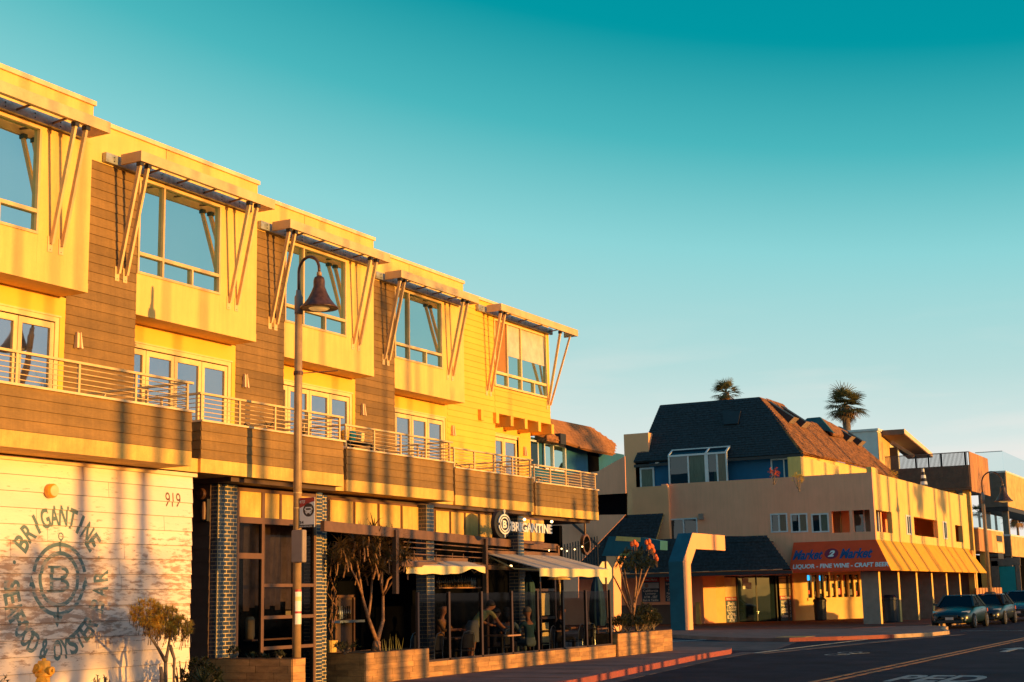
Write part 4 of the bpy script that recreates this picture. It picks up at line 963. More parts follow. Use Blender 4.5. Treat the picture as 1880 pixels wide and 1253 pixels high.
def person(label, loc, rz, pose, top, bottom, hair='hairdark', bald=False, skirt=None, group='diners and staff on the restaurant patio', longhair=False):
    t = thing('person', label, 'person', loc, group, rz)
    # local frame: faces +Y, x = its right
    if pose == 'sit':
        pel = (0, 0, .50); che = (0, .06, .82); sho = .97; neck = (0, .08, 1.04); head = (0, .13, 1.20)
        knee = [(-.11, .44, .50), (.11, .44, .50)]; ank = [(-.12, .42, .08), (.12, .42, .08)]; toe = [(-.12, .56, .035), (.12, .56, .035)]
        elb = [(-.27, .22, .74), (.27, .22, .74)]; wri = [(-.16, .44, .76), (.16, .44, .76)]
    elif pose == 'bend':
        pel = (0, 0, .92); che = (0, .30, 1.18); sho = 1.27; neck = (0, .47, 1.30); head = (0, .60, 1.38)
        knee = [(-.09, .02, .50), (.09, -.04, .50)]; ank = [(-.09, -.04, .08), (.09, -.16, .10)]; toe = [(-.09, .10, .035), (.09, -.03, .035)]
        elb = [(-.30, .55, 1.05), (.28, .60, 1.0)]; wri = [(-.22, .78, .95), (.2, .80, .90)]
    else:
        pel = (0, 0, .93); che = (0, .0, 1.25); sho = 1.40; neck = (0, .0, 1.49); head = (0, .03, 1.63)
        knee = [(-.1, .02, .5), (.1, .02, .5)]; ank = [(-.1, -.02, .08), (.1, -.02, .08)]; toe = [(-.11, .12, .035), (.11, .12, .035)]
        elb = [(-.27, .05, 1.12), (.27, .05, 1.12)]; wri = [(-.22, .28, 1.02), (.22, .28, 1.02)]
    shy = neck[1]-.03
    nd = [pel+((.15, .11),), tuple((pel[i]+che[i])/2 for i in range(3))+((.135, .095),), che+((.16, .11),), neck+(.045,), ((neck[0]+head[0])/2, (neck[1]+head[1])/2-.01, (neck[2]+head[2])/2-.01, .055), head+((.125, .135),), (head[0], head[1]-.005, head[2]+.085, (.112, .12))]
    ed = [(0, 1), (1, 2), (2, 3), (3, 4), (4, 5), (5, 6)]; kind = ['b', 't', 't', 's', 's', 's', 's']
    for s_ in (0, 1):
        sx = -1 if s_ == 0 else 1; i = len(nd)
        nd += [(sx*.17, shy, sho, .058), elb[s_]+(.042,), wri[s_]+(.028,), (wri[s_][0]-sx*.01, wri[s_][1]+.06, wri[s_][2], .034)]
        ed += [(2, i), (i, i+1), (i+1, i+2), (i+2, i+3)]; kind += ['t', 't' if not skirt else 's', 's', 's']
        i = len(nd); hp = (sx*.09, pel[1], pel[2]-.04)
        nd += [hp+(.088,), knee[s_]+(.058,), ank[s_]+(.04,), toe[s_]+(.035,)]
        ed += [(0, i), (i, i+1), (i+1, i+2), (i+2, i+3)]; kind += ['b', 's' if skirt else 'b', 's' if skirt else 'b', 'k']
        i = len(nd)
    mats = [M[top], M[bottom], M['skin'], M['black']]
    mi = {'t': 0, 'b': 1, 's': 2, 'k': 3}
    ob = limb_mesh('body', nd, ed, mats, lambda c, k: mi[kind[k]], t)
    # fingers, thumb, nose, ears and eyes joined to the same body
    e = MB()
    for s_ in (0, 1):
        sx = -1 if s_ == 0 else 1; w_ = Vector(wri[s_]); h = Vector((wri[s_][0]-sx*.01, wri[s_][1]+.075, wri[s_][2]))
        for q, ln in enumerate((.055, .065, .06, .045)):
            a = h+Vector(((q-1.5)*.017, .0, 0)); e.tube([a, a+Vector((0, ln*.6, -.008)), a+Vector((0, ln, -.03))], [.009, .008, .006], 5, m=2)
        e.tube([w_+Vector((-sx*.02, .03, 0)), w_+Vector((-sx*.05, .07, -.01)), w_+Vector((-sx*.045, .10, -.02))], [.011, .009, .007], 5, m=2)
    hx, hy, hz = head
    e.tube([(hx, hy+.085, hz+.045), (hx, hy+.112, hz+.005), (hx, hy+.09, hz-.002)], [.008, .014, .008], 6, m=2)
    for s_ in (-1, 1):
        e.lathe((hx+s_*.083, hy-.005, hz+.02), [(.012, 0), (.026, .006), (.022, .012)], 8, m=2, axis=(s_, 0, 0)); e.lathe((hx+s_*.03, hy+.082, hz+.042), [(.009, 0), (.006, .006)], 6, m=3, axis=(0, 1, 0))
    e.box(hx-.022, hx+.022, hy+.08, hy+.092, hz-.035, hz-.028, m=3)
    bm = bmesh.new(); bm.from_mesh(ob.data); tmp = bpy.data.meshes.new('tmp'); tmp.from_pydata(e.v, [], e.f); tmp.polygons.foreach_set('material_index', e.mi); bm.from_mesh(tmp); bm.to_mesh(ob.data); bm.free()
    if not bald:
        h = MB(); prof = []
        for k in range(8):
            a = math.pi/2*k/7; prof.append((.112*math.cos(a)+.001, .115*math.sin(a)))
        h.lathe((hx, hy-.022, hz+.045), [(.108, -.03)]+prof, 16)
        if longhair: h.lathe((hx, hy-.075, hz-.2), [(.07, 0), (.10, .08), (.105, .24)], 12)
        ho = h.build('hair', M[hair], None, smooth=True); ho.parent = t
    if skirt:
        h = MB(); n = 18; prof = [(.13, .10, .16), (.19, .15, .0), (.23, .19, -.32)]
        i0 = len(h.v)
        for (rx, ry, dz) in prof:
            for j in range(n):
                a = 2*math.pi*j/n; k = 1+.05*math.sin(a*5); h.v.append((pel[0]+rx*math.cos(a)*k, pel[1]+ry*math.sin(a)*k+(.05 if dz > .1 else 0)-(.05 if dz < -.1 else 0), pel[2]+dz))
        for r_ in range(2):
            for j in range(n): a = i0+r_*n+j; b_ = i0+r_*n+(j+1) % n; h.f.append((a, b_, b_+n, a+n)); h.mi.append(0)
        h.f.append(tuple(i0+j for j in range(n))[::-1]); h.mi.append(0)
        so_ = h.build('skirt', M[skirt], None, smooth=True); so_.parent = t
    return t
def ppos(px, X): p = onx(px, 1150, X); return p.x, p.y
def place_person(label, px, X, **kw):
    x, y = ppos(px, X); return person(label, (x, y, kw.pop('z', .02)), **kw)
place_person('bald man in an orange-tan shirt facing out behind the first glass pane', 806, -17.1, rz=R(-80), pose='sit', top='shirttan', bottom='trousers', bald=True, z=.16)
place_person('waitress in yellow top and grey skirt bending over a table', 866, -16.75, rz=R(-20), pose='bend', top='shirtyellow', bottom='skirt', skirt='skirt', hair='hairdark')
place_person('man in dark jumper seated in profile right of the bending waitress', 903, -17.1, rz=R(-35), pose='sit', top='shirtdark', bottom='trousers', hair='hairdark')
place_person('woman with pale blue blouse seen from behind at the patio table', 932, -16.8, rz=R(20), pose='sit', top='shirtpale', bottom='trousers', hair='hairdark', longhair=True)
place_person('grey-haired man in teal jumper bending to his plate behind the glass', 973, -16.75, rz=R(60), pose='sit', top='shirtblue', bottom='shirtpale', hair='hairgrey')
place_person('person in dark clothes with sunlit face, beside the tall menu window', 1023, -17.4, rz=R(-60), pose='sit', top='shirtdark', bottom='trousers', hair='hairdark')

# ------------------------------------------------------------------ patio chairs and tables
def make_chair(loc, rz, label):
    t = thing('patio_chair', label, 'chair', loc, 'patio chairs', rz)
    def mk(b, n, m_): o = b.build(n, M[m_], None); o.parent = t; return o
    mk(MB().box(-.21, .21, -.2, .22, .43, .455), 'seat', 'shirtdark')
    mk(MB().box(-.17, .17, -.225, -.205, .50, .80), 'backrest', 'shirtdark')
    mk(MB().tube([(-.2, -.2, .43), (-.2, -.23, .72), (-.15, -.25, .84), (0, -.255, .875), (.15, -.25, .84), (.2, -.23, .72), (.2, -.2, .43)], .011, 6), 'back_frame', 'chrome')
    for x_ in (-.2, .2):
        for y_ in (-.2, .2): mk(MB().tube([(x_, y_, .43), (x_*1.12, y_*1.12, 0)], .011, 6), 'leg', 'chrome')
    return t
chair_spots = [(789, -16.55, 95, 'steel framed patio chair with its back to the first glass pane'), (846, -16.5, 75, 'steel framed patio chair left of the bending waitress'),
    (918, -16.55, 90, 'steel framed patio chair behind the woman in pale blue'), (998, -16.6, 100, 'steel framed patio chair between the teal jumper man and the dark clad diner'),
    (1052, -16.5, 95, 'empty steel framed patio chair near the right end of the screen'), (1072, -16.9, 60, 'empty steel framed patio chair beside the navy umbrella'),
    (747, -17.4, 90, 'steel framed patio chair deep behind the forked aloe tree planter')]
proto = None
for px, X_, rz_, lb in chair_spots:
    x_, y_ = ppos(px, X_)
    if proto is None: proto = make_chair((x_, y_, .02), R(rz_), lb)
    else: copy_tree(proto, (x_, y_, .02), label=lb, rz=R(rz_))
def make_table(loc, label):
    t = thing('patio_table', label, 'table', loc, 'patio tables')
    def mk(b, n, m_): o = b.build(n, M[m_], None); o.parent = t; return o
    mk(MB().box(-.33, .33, -.33, .33, .70, .735), 'table_top', 'tabletop')
    mk(MB().tube([(0, 0, .03), (0, 0, .7)], .03, 10), 'pedestal', 'bolt')
    mk(MB().lathe((0, 0, 0), [(.2, 0), (.2, .015), (.04, .04)], 16), 'base', 'bolt')
    return t
tp = None
for px, X_, lb in ((826, -16.7, 'wooden patio table between the bald man and the waitress'), (921, -16.35, 'wooden patio table by the glass in front of the dark jumper man'), (1012, -16.85, 'wooden patio table of the diner with the sunlit face'), (1085, -16.7, 'empty wooden patio table under the navy umbrella')):
    x_, y_ = ppos(px, X_)
    if tp is None: tp = make_table((x_, y_, .02), lb)
    else: copy_tree(tp, (x_, y_, .02), label=lb)
# closed navy umbrellas
def umbrella(label, px, X_, h):
    x_, y_ = ppos(px, X_); t = thing('closed_umbrella', label, 'umbrella', (x_, y_, 0), 'closed patio umbrellas')
    MB().tube([(x_, y_, 0), (x_, y_, h)], .022, 8).build('pole', M['patiobrown'], t)
    b = MB(); n = 24; i0 = 0
    prof = [(.05, h-.02), (.13, h-.25), (.19, h-.7), (.21, h-1.1), (.17, h-1.35)]
    for r_, z_ in prof:
        for j in range(n): a = 2*math.pi*j/n; rr = r_*(1+.22*math.cos(a*8)); b.v.append((x_+rr*math.cos(a), y_+rr*math.sin(a), z_))
    for k in range(len(prof)-1):
        for j in range(n): a = k*n+j; c_ = k*n+(j+1) % n; b.f.append((a, c_, c_+n, a+n)); b.mi.append(0)
    b.build('canopy', M['navycloth'], t, smooth=True)
umbrella('closed navy parasol standing at the right end of the patio', 1098, -16.8, 2.15)
umbrella('closed navy parasol in the shade under the patio awning', 972, -17.6, 2.2)
# bottles on shelves of the bar
bar = thing('bar_shelves', 'dark wall shelves crowded with bottles at the back of the patio bar', 'shelves', (-18.9, 28, 1.6))
pA = onx(800, 1075, -18.6); pB = onx(878, 1075, -18.6); zS = pA.z
for k, z in enumerate((zS-.05, zS+.42)): bx('shelf', M['tabletop'], bar, -18.8, -18.5, pA.y, pB.y, z-.03, z)
bx('shelf_back', M['dark'], bar, -18.85, -18.8, pA.y-.1, pB.y+.1, zS-.4, zS+.9)
for row, z in enumerate((zS-.05, zS+.42)):
    y = pA.y+.08; proto_b = None
    while y < pB.y-.05:
        h = random.uniform(.8, 1.15)
        if proto_b is None or random.random() < .12: proto_b = MB().lathe((-18.62, y, z), [(.034, 0), (.036, .15*h), (.03, .18*h), (.012, .22*h), (.012, .29*h)], 8).build('bottle', M[random.choice(['bottle', 'bottle2', 'bottle'])], bar, smooth=True); y0_ = y
        else:
            o = proto_b.copy(); col.objects.link(o); o.location.y += y-y0_; o.scale.z = 1
        y += random.uniform(.085, .12)
cab = thing('drinks_cabinet', 'dark glazed drinks cabinet with bottles standing left of the aloe trunks', 'cabinet', (-17.9, 24.4, 0))
p0 = onx(616, 1100, -17.9); p1 = onx(652, 1100, -17.9); zt_ = onx(630, 1093, -17.9).z; zm = onx(630, 1142, -17.9).z
bx('carcass', M['darkbrown'], cab, -18.3, -17.95, p0.y, p1.y, 0, zt_); fr = MB().box(-17.95, -17.9, p0.y, p0.y+.05, 0, zt_).box(-17.95, -17.9, p1.y-.05, p1.y, 0, zt_).box(-17.95, -17.9, p0.y, p1.y, zt_-.05, zt_+.002); fr.build('frame', M['frame'], cab)
bx('worktop', M['chrome'], cab, -17.95, -17.75, p0.y-.05, p1.y+.15, zm-.02, zm+.03)
for k in range(7): MB().lathe((-17.93, p0.y+.12+k*(p1.y-p0.y-.2)/7, zt_-.5), [(.03, 0), (.032, .14), (.012, .2), (.012, .27)], 8).build('bottle', M[random.choice(['bottle', 'bottle2'])], cab, smooth=True)
# warm bulbs: string lights and sconces
def bulb(name, label, p, r, wire=None, group=None):
    t = thing(name, label, 'lamp', p, group); MB().lathe(p, [(r*.35, r*1.3), (r*.45, r*.9)], 8).build('socket', M['bolt'], t)
    b = MB(); b.lathe(Vector(p), [(r*math.sin(a)+.0005, -r*math.cos(a)) for a in [math.pi*k/8 for k in range(9)]], 10); b.build('glass_bulb', M['bulb'], t, smooth=True)
    return t
for px, py, lb in ((963, 954, 'lit bulb of the sconce above the sign, nearer the emblem'), (1013, 958, 'lit bulb of the sconce above the last sign letters')):
    t = bulb('sconce', lb, onx(px, py, -16.9), .036)
p = onx(938, 1040, -17.2); bulb('spot_lamp', 'small white lit spot lamp in the dark under the patio awning', p, .035)
sp_ = [onx(a, b_, -18.0+(.0)) for a, b_ in ((1008, 1011), (1031, 1008), (1041, 1012), (1055, 1009), (1069, 1004))]
wr = MB(); P = [onx(a, b_, -18.0) for a, b_ in ((985, 1006), (1008, 1008), (1031, 1006), (1050, 1005), (1069, 1001), (1085, 992))]; wr.tube(P, .008, 5); setp(wr.build('string_light_wire', M['bolt']), 'thin wire of the string lights sagging to the hanging oval frame', 'wire')
sb = [bulb('string_light', lb_, p, .021, group='bulbs on the string of lights') for p, lb_ in zip(sp_, ('leftmost tiny lit bulb of the string hanging right of the sign', 'second tiny bulb from the left on the string right of the sign', 'middle tiny bulb of the string, just past the patio frame post', 'second last tiny bulb on the string before the hanging oval frame', 'last tiny bulb of the string beside the hanging oval frame'))]
# hanging oval ring sign
p = onx(1072, 1000, -18.3); rg = thing('hanging_oval_frame', 'brown oval porthole frame hanging below the last balcony', 'sign', p)
b = MB()
for k in range(28):
    t0 = 2*math.pi*k/28; t1 = 2*math.pi*(k+1)/28
    for (ra, rb) in ((.30, .24),):
        b.prism([(p.x, p.y+ra*.9*math.cos(t0), p.z+ra*math.sin(t0)), (p.x, p.y+ra*.9*math.cos(t1), p.z+ra*math.sin(t1)), (p.x, p.y+rb*.9*math.cos(t1), p.z+rb*math.sin(t1)), (p.x, p.y+rb*.9*math.cos(t0), p.z+rb*math.sin(t0))], (.10, 0, 0))
b.build('ring', M['frame'], rg); MB().tube([p+Vector((.05, 0, .3)), p+Vector((.05, 0, .75))], .03, 8).build('hanger', M['frame'], rg)
MB().lathe((p.x+.05, p.y, p.z), [(.23, 0), (.23, .01)], 24, axis=(1, 0, 0)).build('disc', M['dark'], rg)
# stop sign seen from behind, at the kerb
p = onx(1111, 1052, -18.8); stp = thing('stop_sign', 'pale unpainted back of an octagonal sign on a thin post at the kerb corner', 'stop sign', (p.x, p.y, 0))
b = MB(); Ro = .37; ang = R(12)
ux = Vector((math.sin(ang), math.cos(ang), 0)); 
oct_ = [p + ux*(Ro*math.cos(R(22.5+45*k))) + Vector((0, 0, Ro*math.sin(R(22.5+45*k)))) for k in range(8)]
b.prism(oct_, Vector((math.cos(ang), -math.sin(ang), 0))*.006); b.build('plate', M['stopback'], stp)
MB().beam((p.x+.03, p.y, 0), (p.x+.03, p.y, p.z+.36), .05, .03).build('post', M['frame'], stp)

# ================================================================== MARKET BUILDING (far corner)
MK = thing('corner_market', 'tan corner building with blue upper storey, shingled roofs, orange awning and a liquor shop below', 'building', (-22, 78, 0))
FX, FY = -17.6, 70.0
def fy(px, py): p = ony(px, py, FY); return p.x, p.z
def fx(px, py): p = onx(px, py, FX); return p.y, p.z
def wall_holes(parent, name, m, axis, c, a0, a1, z0, z1, holes, th=.25):
    """wall in the plane X=c (axis x) or Y=c (axis y) with rectangular openings [(a,b,za,zb)], pieces butt together"""
    us = sorted({a0, a1} | {h[0] for h in holes} | {h[1] for h in holes}); vs_ = sorted({z0, z1} | {h[2] for h in holes} | {h[3] for h in holes})
    b = MB()
    for u0, u1 in zip(us, us[1:]):
        run = None
        for v0, v1 in zip(vs_, vs_[1:]):
            cu, cv = (u0+u1)/2, (v0+v1)/2
            if any(h[0] < cu < h[1] and h[2] < cv < h[3] for h in holes): 
                if run: b.box(*((c-th, c, u0, u1) if axis == 'x' else (u0, u1, c, c+th)), *run); run = None
            else: run = (run[0], v1) if run else (v0, v1)
        if run: b.box(*((c-th, c, u0, u1) if axis == 'x' else (u0, u1, c, c+th)), *run)
    return b.build(name, m, parent)
zt = 7.25
# -Y face
v1 = fy(1525, 937); v2 = fy(1561, 977); v3 = fy(1566, 936); v4 = fy(1603, 976)
zv0 = v4[1]; zv1 = fy(1595, 936)[1]
x_a, x_b = v1[0], fy(1560, 960)[0]; x_c = fy(1566, 960)[0]; x_d = FX-.22
wins = []
for a, b_ in ((1413, 1447), (1450, 1484), (1488, 1523)):
    p0 = fy(a+1, 945.5); p1 = fy(b_, 977); wins.append((p0[0], p1[0], fy((a+b_)/2, 978)[1], fy((a+b_)/2, 943)[1]))
sl_ = (fy(1230, 970)[0], fy(1281, 970)[0], 4.12, fy(1255, 952)[1]+.0)
sl2 = (sl_[0], sl_[1], 3.9, sl_[3])
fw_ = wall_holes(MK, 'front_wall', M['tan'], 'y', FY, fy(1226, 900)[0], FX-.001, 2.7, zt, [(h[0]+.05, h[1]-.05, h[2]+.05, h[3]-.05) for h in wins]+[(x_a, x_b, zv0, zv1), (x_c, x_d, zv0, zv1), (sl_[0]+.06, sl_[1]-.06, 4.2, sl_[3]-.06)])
def sash(parent, x0, x1, z0, z1, Y, gl=('winblue', 'wincurtain'), fr=.07, mid=None):
    o = MB().box(x0, x1, Y-.03, Y+.08, z0, z0+fr).box(x0, x1, Y-.03, Y+.08, z1-fr, z1).box(x0, x0+fr, Y-.03, Y+.08, z0+fr, z1-fr).box(x1-fr, x1, Y-.03, Y+.08, z0+fr, z1-fr)
    mm = mid or (x0+x1)/2; o.box(mm-.035, mm+.035, Y-.028, Y+.07, z0+fr, z1-fr)
    w_ = o.build('window_frame', M['whitetrim'], parent)
    bx('pane', M[gl[0]], w_, x0+fr, mm-.035, Y+.04, Y+.06, z0+fr, z1-fr); bx('pane', M[gl[1]], w_, mm+.035, x1-fr, Y+.04, Y+.06, z0+fr, z1-fr)
for k, h in enumerate(wins): sash(MK, *h, FY, ('winblue', 'wincurtain') if k < 2 else ('winblue', 'wingreen'))
sash(MK, sl_[0], sl_[1], 3.95, sl_[3], FY, ('winblue', 'winblue'))
q = fy(1289, 949); bx('vent_box', M['greybox'], MK, q[0]-.12, q[0]+.12, FY-.2, FY, q[1]-.15, q[1]+.15)
# block at the left that stands forward, the lighter return, chimney wall
xl = fy(1150, 900)[0]
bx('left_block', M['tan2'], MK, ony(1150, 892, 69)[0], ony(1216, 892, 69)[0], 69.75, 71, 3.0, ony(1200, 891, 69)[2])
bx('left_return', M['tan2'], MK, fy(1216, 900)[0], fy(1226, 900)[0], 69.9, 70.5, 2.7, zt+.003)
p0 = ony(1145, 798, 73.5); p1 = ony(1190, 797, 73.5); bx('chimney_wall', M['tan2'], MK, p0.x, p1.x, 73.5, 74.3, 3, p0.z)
# +X face with its openings
o1 = (fx(1678, 960)[0], fx(1722, 975)[0], fx(1690, 985)[1]+.02, fx(1690, 951)[1]); ov = (FY+.22, fx(1638, 960)[0], zv0, zv1); oe = (fx(1754, 975)[0], fx(1768, 985)[0], 4.35, 5.35)
YE = 93.2
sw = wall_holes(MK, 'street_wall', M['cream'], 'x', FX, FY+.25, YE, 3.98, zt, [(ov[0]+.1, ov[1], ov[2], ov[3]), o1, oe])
bx('corner_pier', M['cream'], MK, FX-.001+.0, FX+.004, FY-.004, FY+.26, zt-.001, zt+.2)
bx('parapet_step', M['cream'], MK, FX-.25, FX+.003, FY-.003, FY+1.2, zt+.001, zt+.26)
bx('parapet_step', M['cream'], MK, FX-.25, FX+.003, YE-1.0, YE, zt+.001, zt+.16)
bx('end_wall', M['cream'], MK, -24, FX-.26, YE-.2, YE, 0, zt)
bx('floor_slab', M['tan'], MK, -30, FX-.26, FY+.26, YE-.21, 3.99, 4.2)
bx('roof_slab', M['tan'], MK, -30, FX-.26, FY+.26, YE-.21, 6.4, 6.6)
# loggia interiors
bx('loggia_wall', M['tan'], MK, -24, -23.8, FY+.26, YE-.21, 4.21, 6.39)
bx('loggia_wall', M['tan2'], MK, -23.79, FX-.3, FY+2.4, FY+2.6, 4.21, 6.39)
for (a, c_, m_) in ((-21.6, -20.9, 'shopyellow'), (-20.7, -20.4, 'shopyellow'), (-20.2, -19.9, 'wincurtain')): bx('loggia_panel', M[m_], MK, a, c_, FY+2.2, FY+2.39, 4.3, 6.1)
sash(MK, -19.4, -17.95, 4.3, 6.0, FY+2.2, ('winblue', 'wincurtain'))
bx('loggia_side', M['cream'], MK, -22.1, -21.9, FY+.26, FY+2.39, 4.21, 6.39)
bx('loggia_back', M['tan'], MK, FX-1.6, FX-1.5, o1[0]-1, o1[1]+1.5, 4.21, 6.39)
sun_um = thing('market_parasol', 'folded ochre parasol standing in the street loggia above the orange awning', 'umbrella', (FX-.6, o1[0]+1, 4.3))
MB().lathe((FX-.6, o1[0]+1.0, 4.25), [(.5, 0), (.3, .5), (.12, 1.0), (.03, 1.25)], 14).build('canopy', M['awnyellow'], sun_um)
for py_c in (1664, 1731):
    a = fx(py_c, 965)[0]
    bx('slot_window', M['whitetrim'], MK, FX+.001, FX+.03, a-.1, a+1.0, 4.42, 5.45); bx('slot_window_glass', M['winblue'], MK, FX+.031, FX+.036, a+.15, a+.45, 4.5, 5.37); bx('slot_window_glass', M['winblue'], MK, FX+.031, FX+.036, a+.58, a+.85, 4.5, 5.37)
# arcade fins
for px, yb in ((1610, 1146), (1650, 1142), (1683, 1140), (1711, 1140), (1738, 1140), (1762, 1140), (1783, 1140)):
    y = max(onx(px, 1060, FX).y, FY+.19); fn = bx('arcade_fin', M['greyslat'] if px > 1620 else M['greybox'], MK, FX-.85, FX-.02, y-.17, y+.17, 0, 3.97); bx('fin_lit_face', M['cream'], fn, FX-.019, FX, y-.17, y+.17, 0, 3.97)  # shade under the awning painted as dark bodies, the sunlit edge as cream
bx('arcade_beam', M['tan'], MK, FX-1.0, FX-.05, FY+.3, YE, 3.0, 3.97)
bx('arcade_back', M['darkbrown'], MK, -22.4, -22.2, 84.6, YE, 0, 3.98)
# angled shop front
S0 = Vector((-28.01, 75.78, 0)); S1 = Vector((-24.83, 79.76, 0)); S2 = Vector((-22.2, 84.73, 0)); SW = Vector((-31.5, 74.6, 0))
def seg_wall(name, m, parent, A, Bv, z0, z1, off=0.0, th=.2, t0=0, t1=1):
    d = (Bv-A); n = Vector((d.y, -d.x, 0)).normalized(); a = A+d*t0+n*off; b_ = A+d*t1+n*off; q = n*-th
    return MB().hexa([a+Vector((0, 0, z0)), b_+Vector((0, 0, z0)), b_+Vector((0, 0, z1)), a+Vector((0, 0, z1))], [a+q+Vector((0, 0, z0)), b_+q+Vector((0, 0, z0)), b_+q+Vector((0, 0, z1)), a+q+Vector((0, 0, z1))]).build(name, m, parent)
def tpos(A, Bv, px):     # fraction along the wall line seen at photo column px
    d = ray(px, 1100); n = Vector((0, 0, 1)); 
    dx, dy = d.x, d.y; ex, ey = (Bv-A).x, (Bv-A).y
    t = (A.y*dx - A.x*dy)/(ex*dy-ey*dx); return t
def zpos(A, Bv, px, py):
    t = tpos(A, Bv, px); P = A+(Bv-A)*t; return ony(px, py, P.y).z
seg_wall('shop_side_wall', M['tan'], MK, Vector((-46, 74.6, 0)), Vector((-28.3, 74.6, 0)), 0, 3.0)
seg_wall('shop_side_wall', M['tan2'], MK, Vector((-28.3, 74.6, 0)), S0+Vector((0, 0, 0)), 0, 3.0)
td = [tpos(S0, S1, p) for p in (1331.5, 1356, 1380, 1426, 1445, 1456)]
ztop = zpos(S0, S1, 1390, 1057); 
seg_wall('shop_wall', M['shopyellow'], MK, S0, S1, 0, 3.0, 0, .2, 0, td[0])
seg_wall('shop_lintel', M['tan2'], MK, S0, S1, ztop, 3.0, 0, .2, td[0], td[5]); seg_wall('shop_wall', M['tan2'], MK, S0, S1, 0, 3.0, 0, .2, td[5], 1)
seg_wall('shop_opening_dark', M['dark'], MK, S0, S1, .0, ztop, -.25, .1, td[0], td[5])
dr = seg_wall('shop_door', M['winblue'], MK, S0, S1, .05, ztop-.03, -.1, .04, td[1]+.01, td[3]-.01)
seg_wall('door_stile', M['bolt'], dr, S0, S1, .05, ztop-.03, -.085, .02, (td[1]+td[3])/2-.008, (td[1]+td[3])/2+.008)
for a, c_ in ((td[1]-.012, td[1]), (td[3], td[3]+.012)): seg_wall('door_jamb', M['bolt'], dr, S0, S1, 0, ztop, -.02, .1, a, c_)
# window posters either side of the door
for k, (a, c_) in enumerate(((td[0]+.01, td[1]-.02), (td[3]+.05, td[5]-.02))):
    zm_ = zpos(S0, S1, 1345, 1096); zr_ = zpos(S0, S1, 1345, 1103)
    po = seg_wall('window_paper', M['paperlit'], MK, S0, S1, zm_, ztop-.08, -.06, .03, a, c_)
    po2 = seg_wall('poster', M['poster'], MK, S0, S1, .02, zr_, -.055, .03, a, c_); seg_wall('poster_head', M['posterred'], MK, S0, S1, zr_, zm_, -.05, .03, a, c_)
    d = (S1-S0).normalized(); n = Vector((d.y, -d.x, 0)); mid = S0+(S1-S0)*((a+c_)/2)+n*-.045; wdt = (c_-a)*(S1-S0).length
    tx = MB(); lines = ['Bait', 'Tackle', 'Liquor', 'Wine', 'E.B.T', 'ATM'] if k == 0 else ['WARNING', 'No open', 'alcohol', 'beverages', 'allowed']
    for j, l_ in enumerate(lines): add_text(tx, l_, mid+Vector((0, 0, zr_*(.87-.155*j))), d, (0, 0, 1), wdt*min(.85, .16*len(l_)), .19, bold=.03)
    tx.build('poster_lettering', M['signwhite'], MK)
    tx = MB(); add_text(tx, 'Market 2 Market', mid+n*.006+Vector((0, 0, (zr_+zm_)/2)), d, (0, 0, 1), wdt*.85, .13, bold=.03); tx.build('poster_lettering', M['signwhite'], MK)
    if k == 1:
        for f_ in (.35, .62, .84): seg_wall('window_bar', M['bolt'], MK, S0, S1, zm_+(ztop-zm_)*f_-.012, zm_+(ztop-zm_)*f_+.012, -.045, .02, a, c_)
        seg_wall('window_bar', M['bolt'], MK, S0, S1, 0, ztop, -.04, .02, (a+c_)/2+.02, (a+c_)/2+.05)
d = (S1-S0).normalized(); n = Vector((d.y, -d.x, 0))
for (px0, px1, py0, py1) in ((1366, 1377, 1062, 1070), (1366, 1382, 1070, 1082)):
    t0 = tpos(S0, S1, px0); t1 = tpos(S0, S1, px1); seg_wall('door_notice', M['signwhite'], dr, S0, S1, zpos(S0, S1, px0, py1), zpos(S0, S1, px0, py0), -.07, .01, t0, t1)
t0 = tpos(S0, S1, 1384); t1 = tpos(S0, S1, 1398); za, zb = zpos(S0, S1, 1390, 1053.5), zpos(S0, S1, 1390, 1049)
seg_wall('number_plate', M['bolt'], MK, S0, S1, za, zb, .02, .02, t0, t1); tx = MB(); add_text(tx, '921', S0+(S1-S0)*((t0+t1)/2)+n*.025+Vector((0, 0, (za+zb)/2)), d, (0, 0, 1), .3, .1); tx.build('number', M['signwhite'], MK)
# window wall right of the door: cream mullions, dark panes with neon and bottles
tw = [tpos(S1, S2, p) for p in range(1484, 1600, 11)]
zw0 = zpos(S1, S2, 1520, 1098); zw1 = zpos(S1, S2, 1520, 1056)
seg_wall('window_base_wall', M['shopyellow'], MK, S1, S2, 0, zw0, 0, .2, 0, 1.1); seg_wall('window_lintel', M['shopyellow'], MK, S1, S2, zw1, 3.0, 0, .2, 0, 1.1)
seg_wall('pier', M['shopyellow'], MK, S1, S2, zw0, zw1, 0, .2, 0, tw[0]); seg_wall('window_sill', M['shopyellow'], MK, S1, S2, zw0-.14, zw0+.02, .06, .06, tw[0]-.01, 1.1)
for k, (a, c_) in enumerate(zip(tw, tw[1:])):
    seg_wall('mullion', M['shopyellow'], MK, S1, S2, zw0, zw1, 0, .2, c_-.28*(c_-a), c_)
    wp = seg_wall('pane', M['winblue'], MK, S1, S2, zw0, zw1, -.12, .02, a, c_-.28*(c_-a))
    rnd = random.Random(k); 
    for j in range(2):
        za = zw0+.06+j*.75+rnd.uniform(0, .2); seg_wall('window_display', M[rnd.choice(['paperlit', 'bottle2', 'neonblue', 'posterred', 'paperlit', 'neonred'])], wp, S1, S2, za, za+rnd.uniform(.2, .55), -.09, .02, a+(c_-a)*rnd.uniform(.05, .2), a+(c_-a)*rnd.uniform(.4, .62))
seg_wall('inner_dark', M['dark'], MK, S1, S2, 0, 3.0, -.4, .1, 0, 1.2)
seg_wall('inner_dark', M['dark'], MK, S2, Vector((-22.2, YE, 0)), 0, 3.0, 0, .1, 0, 1)
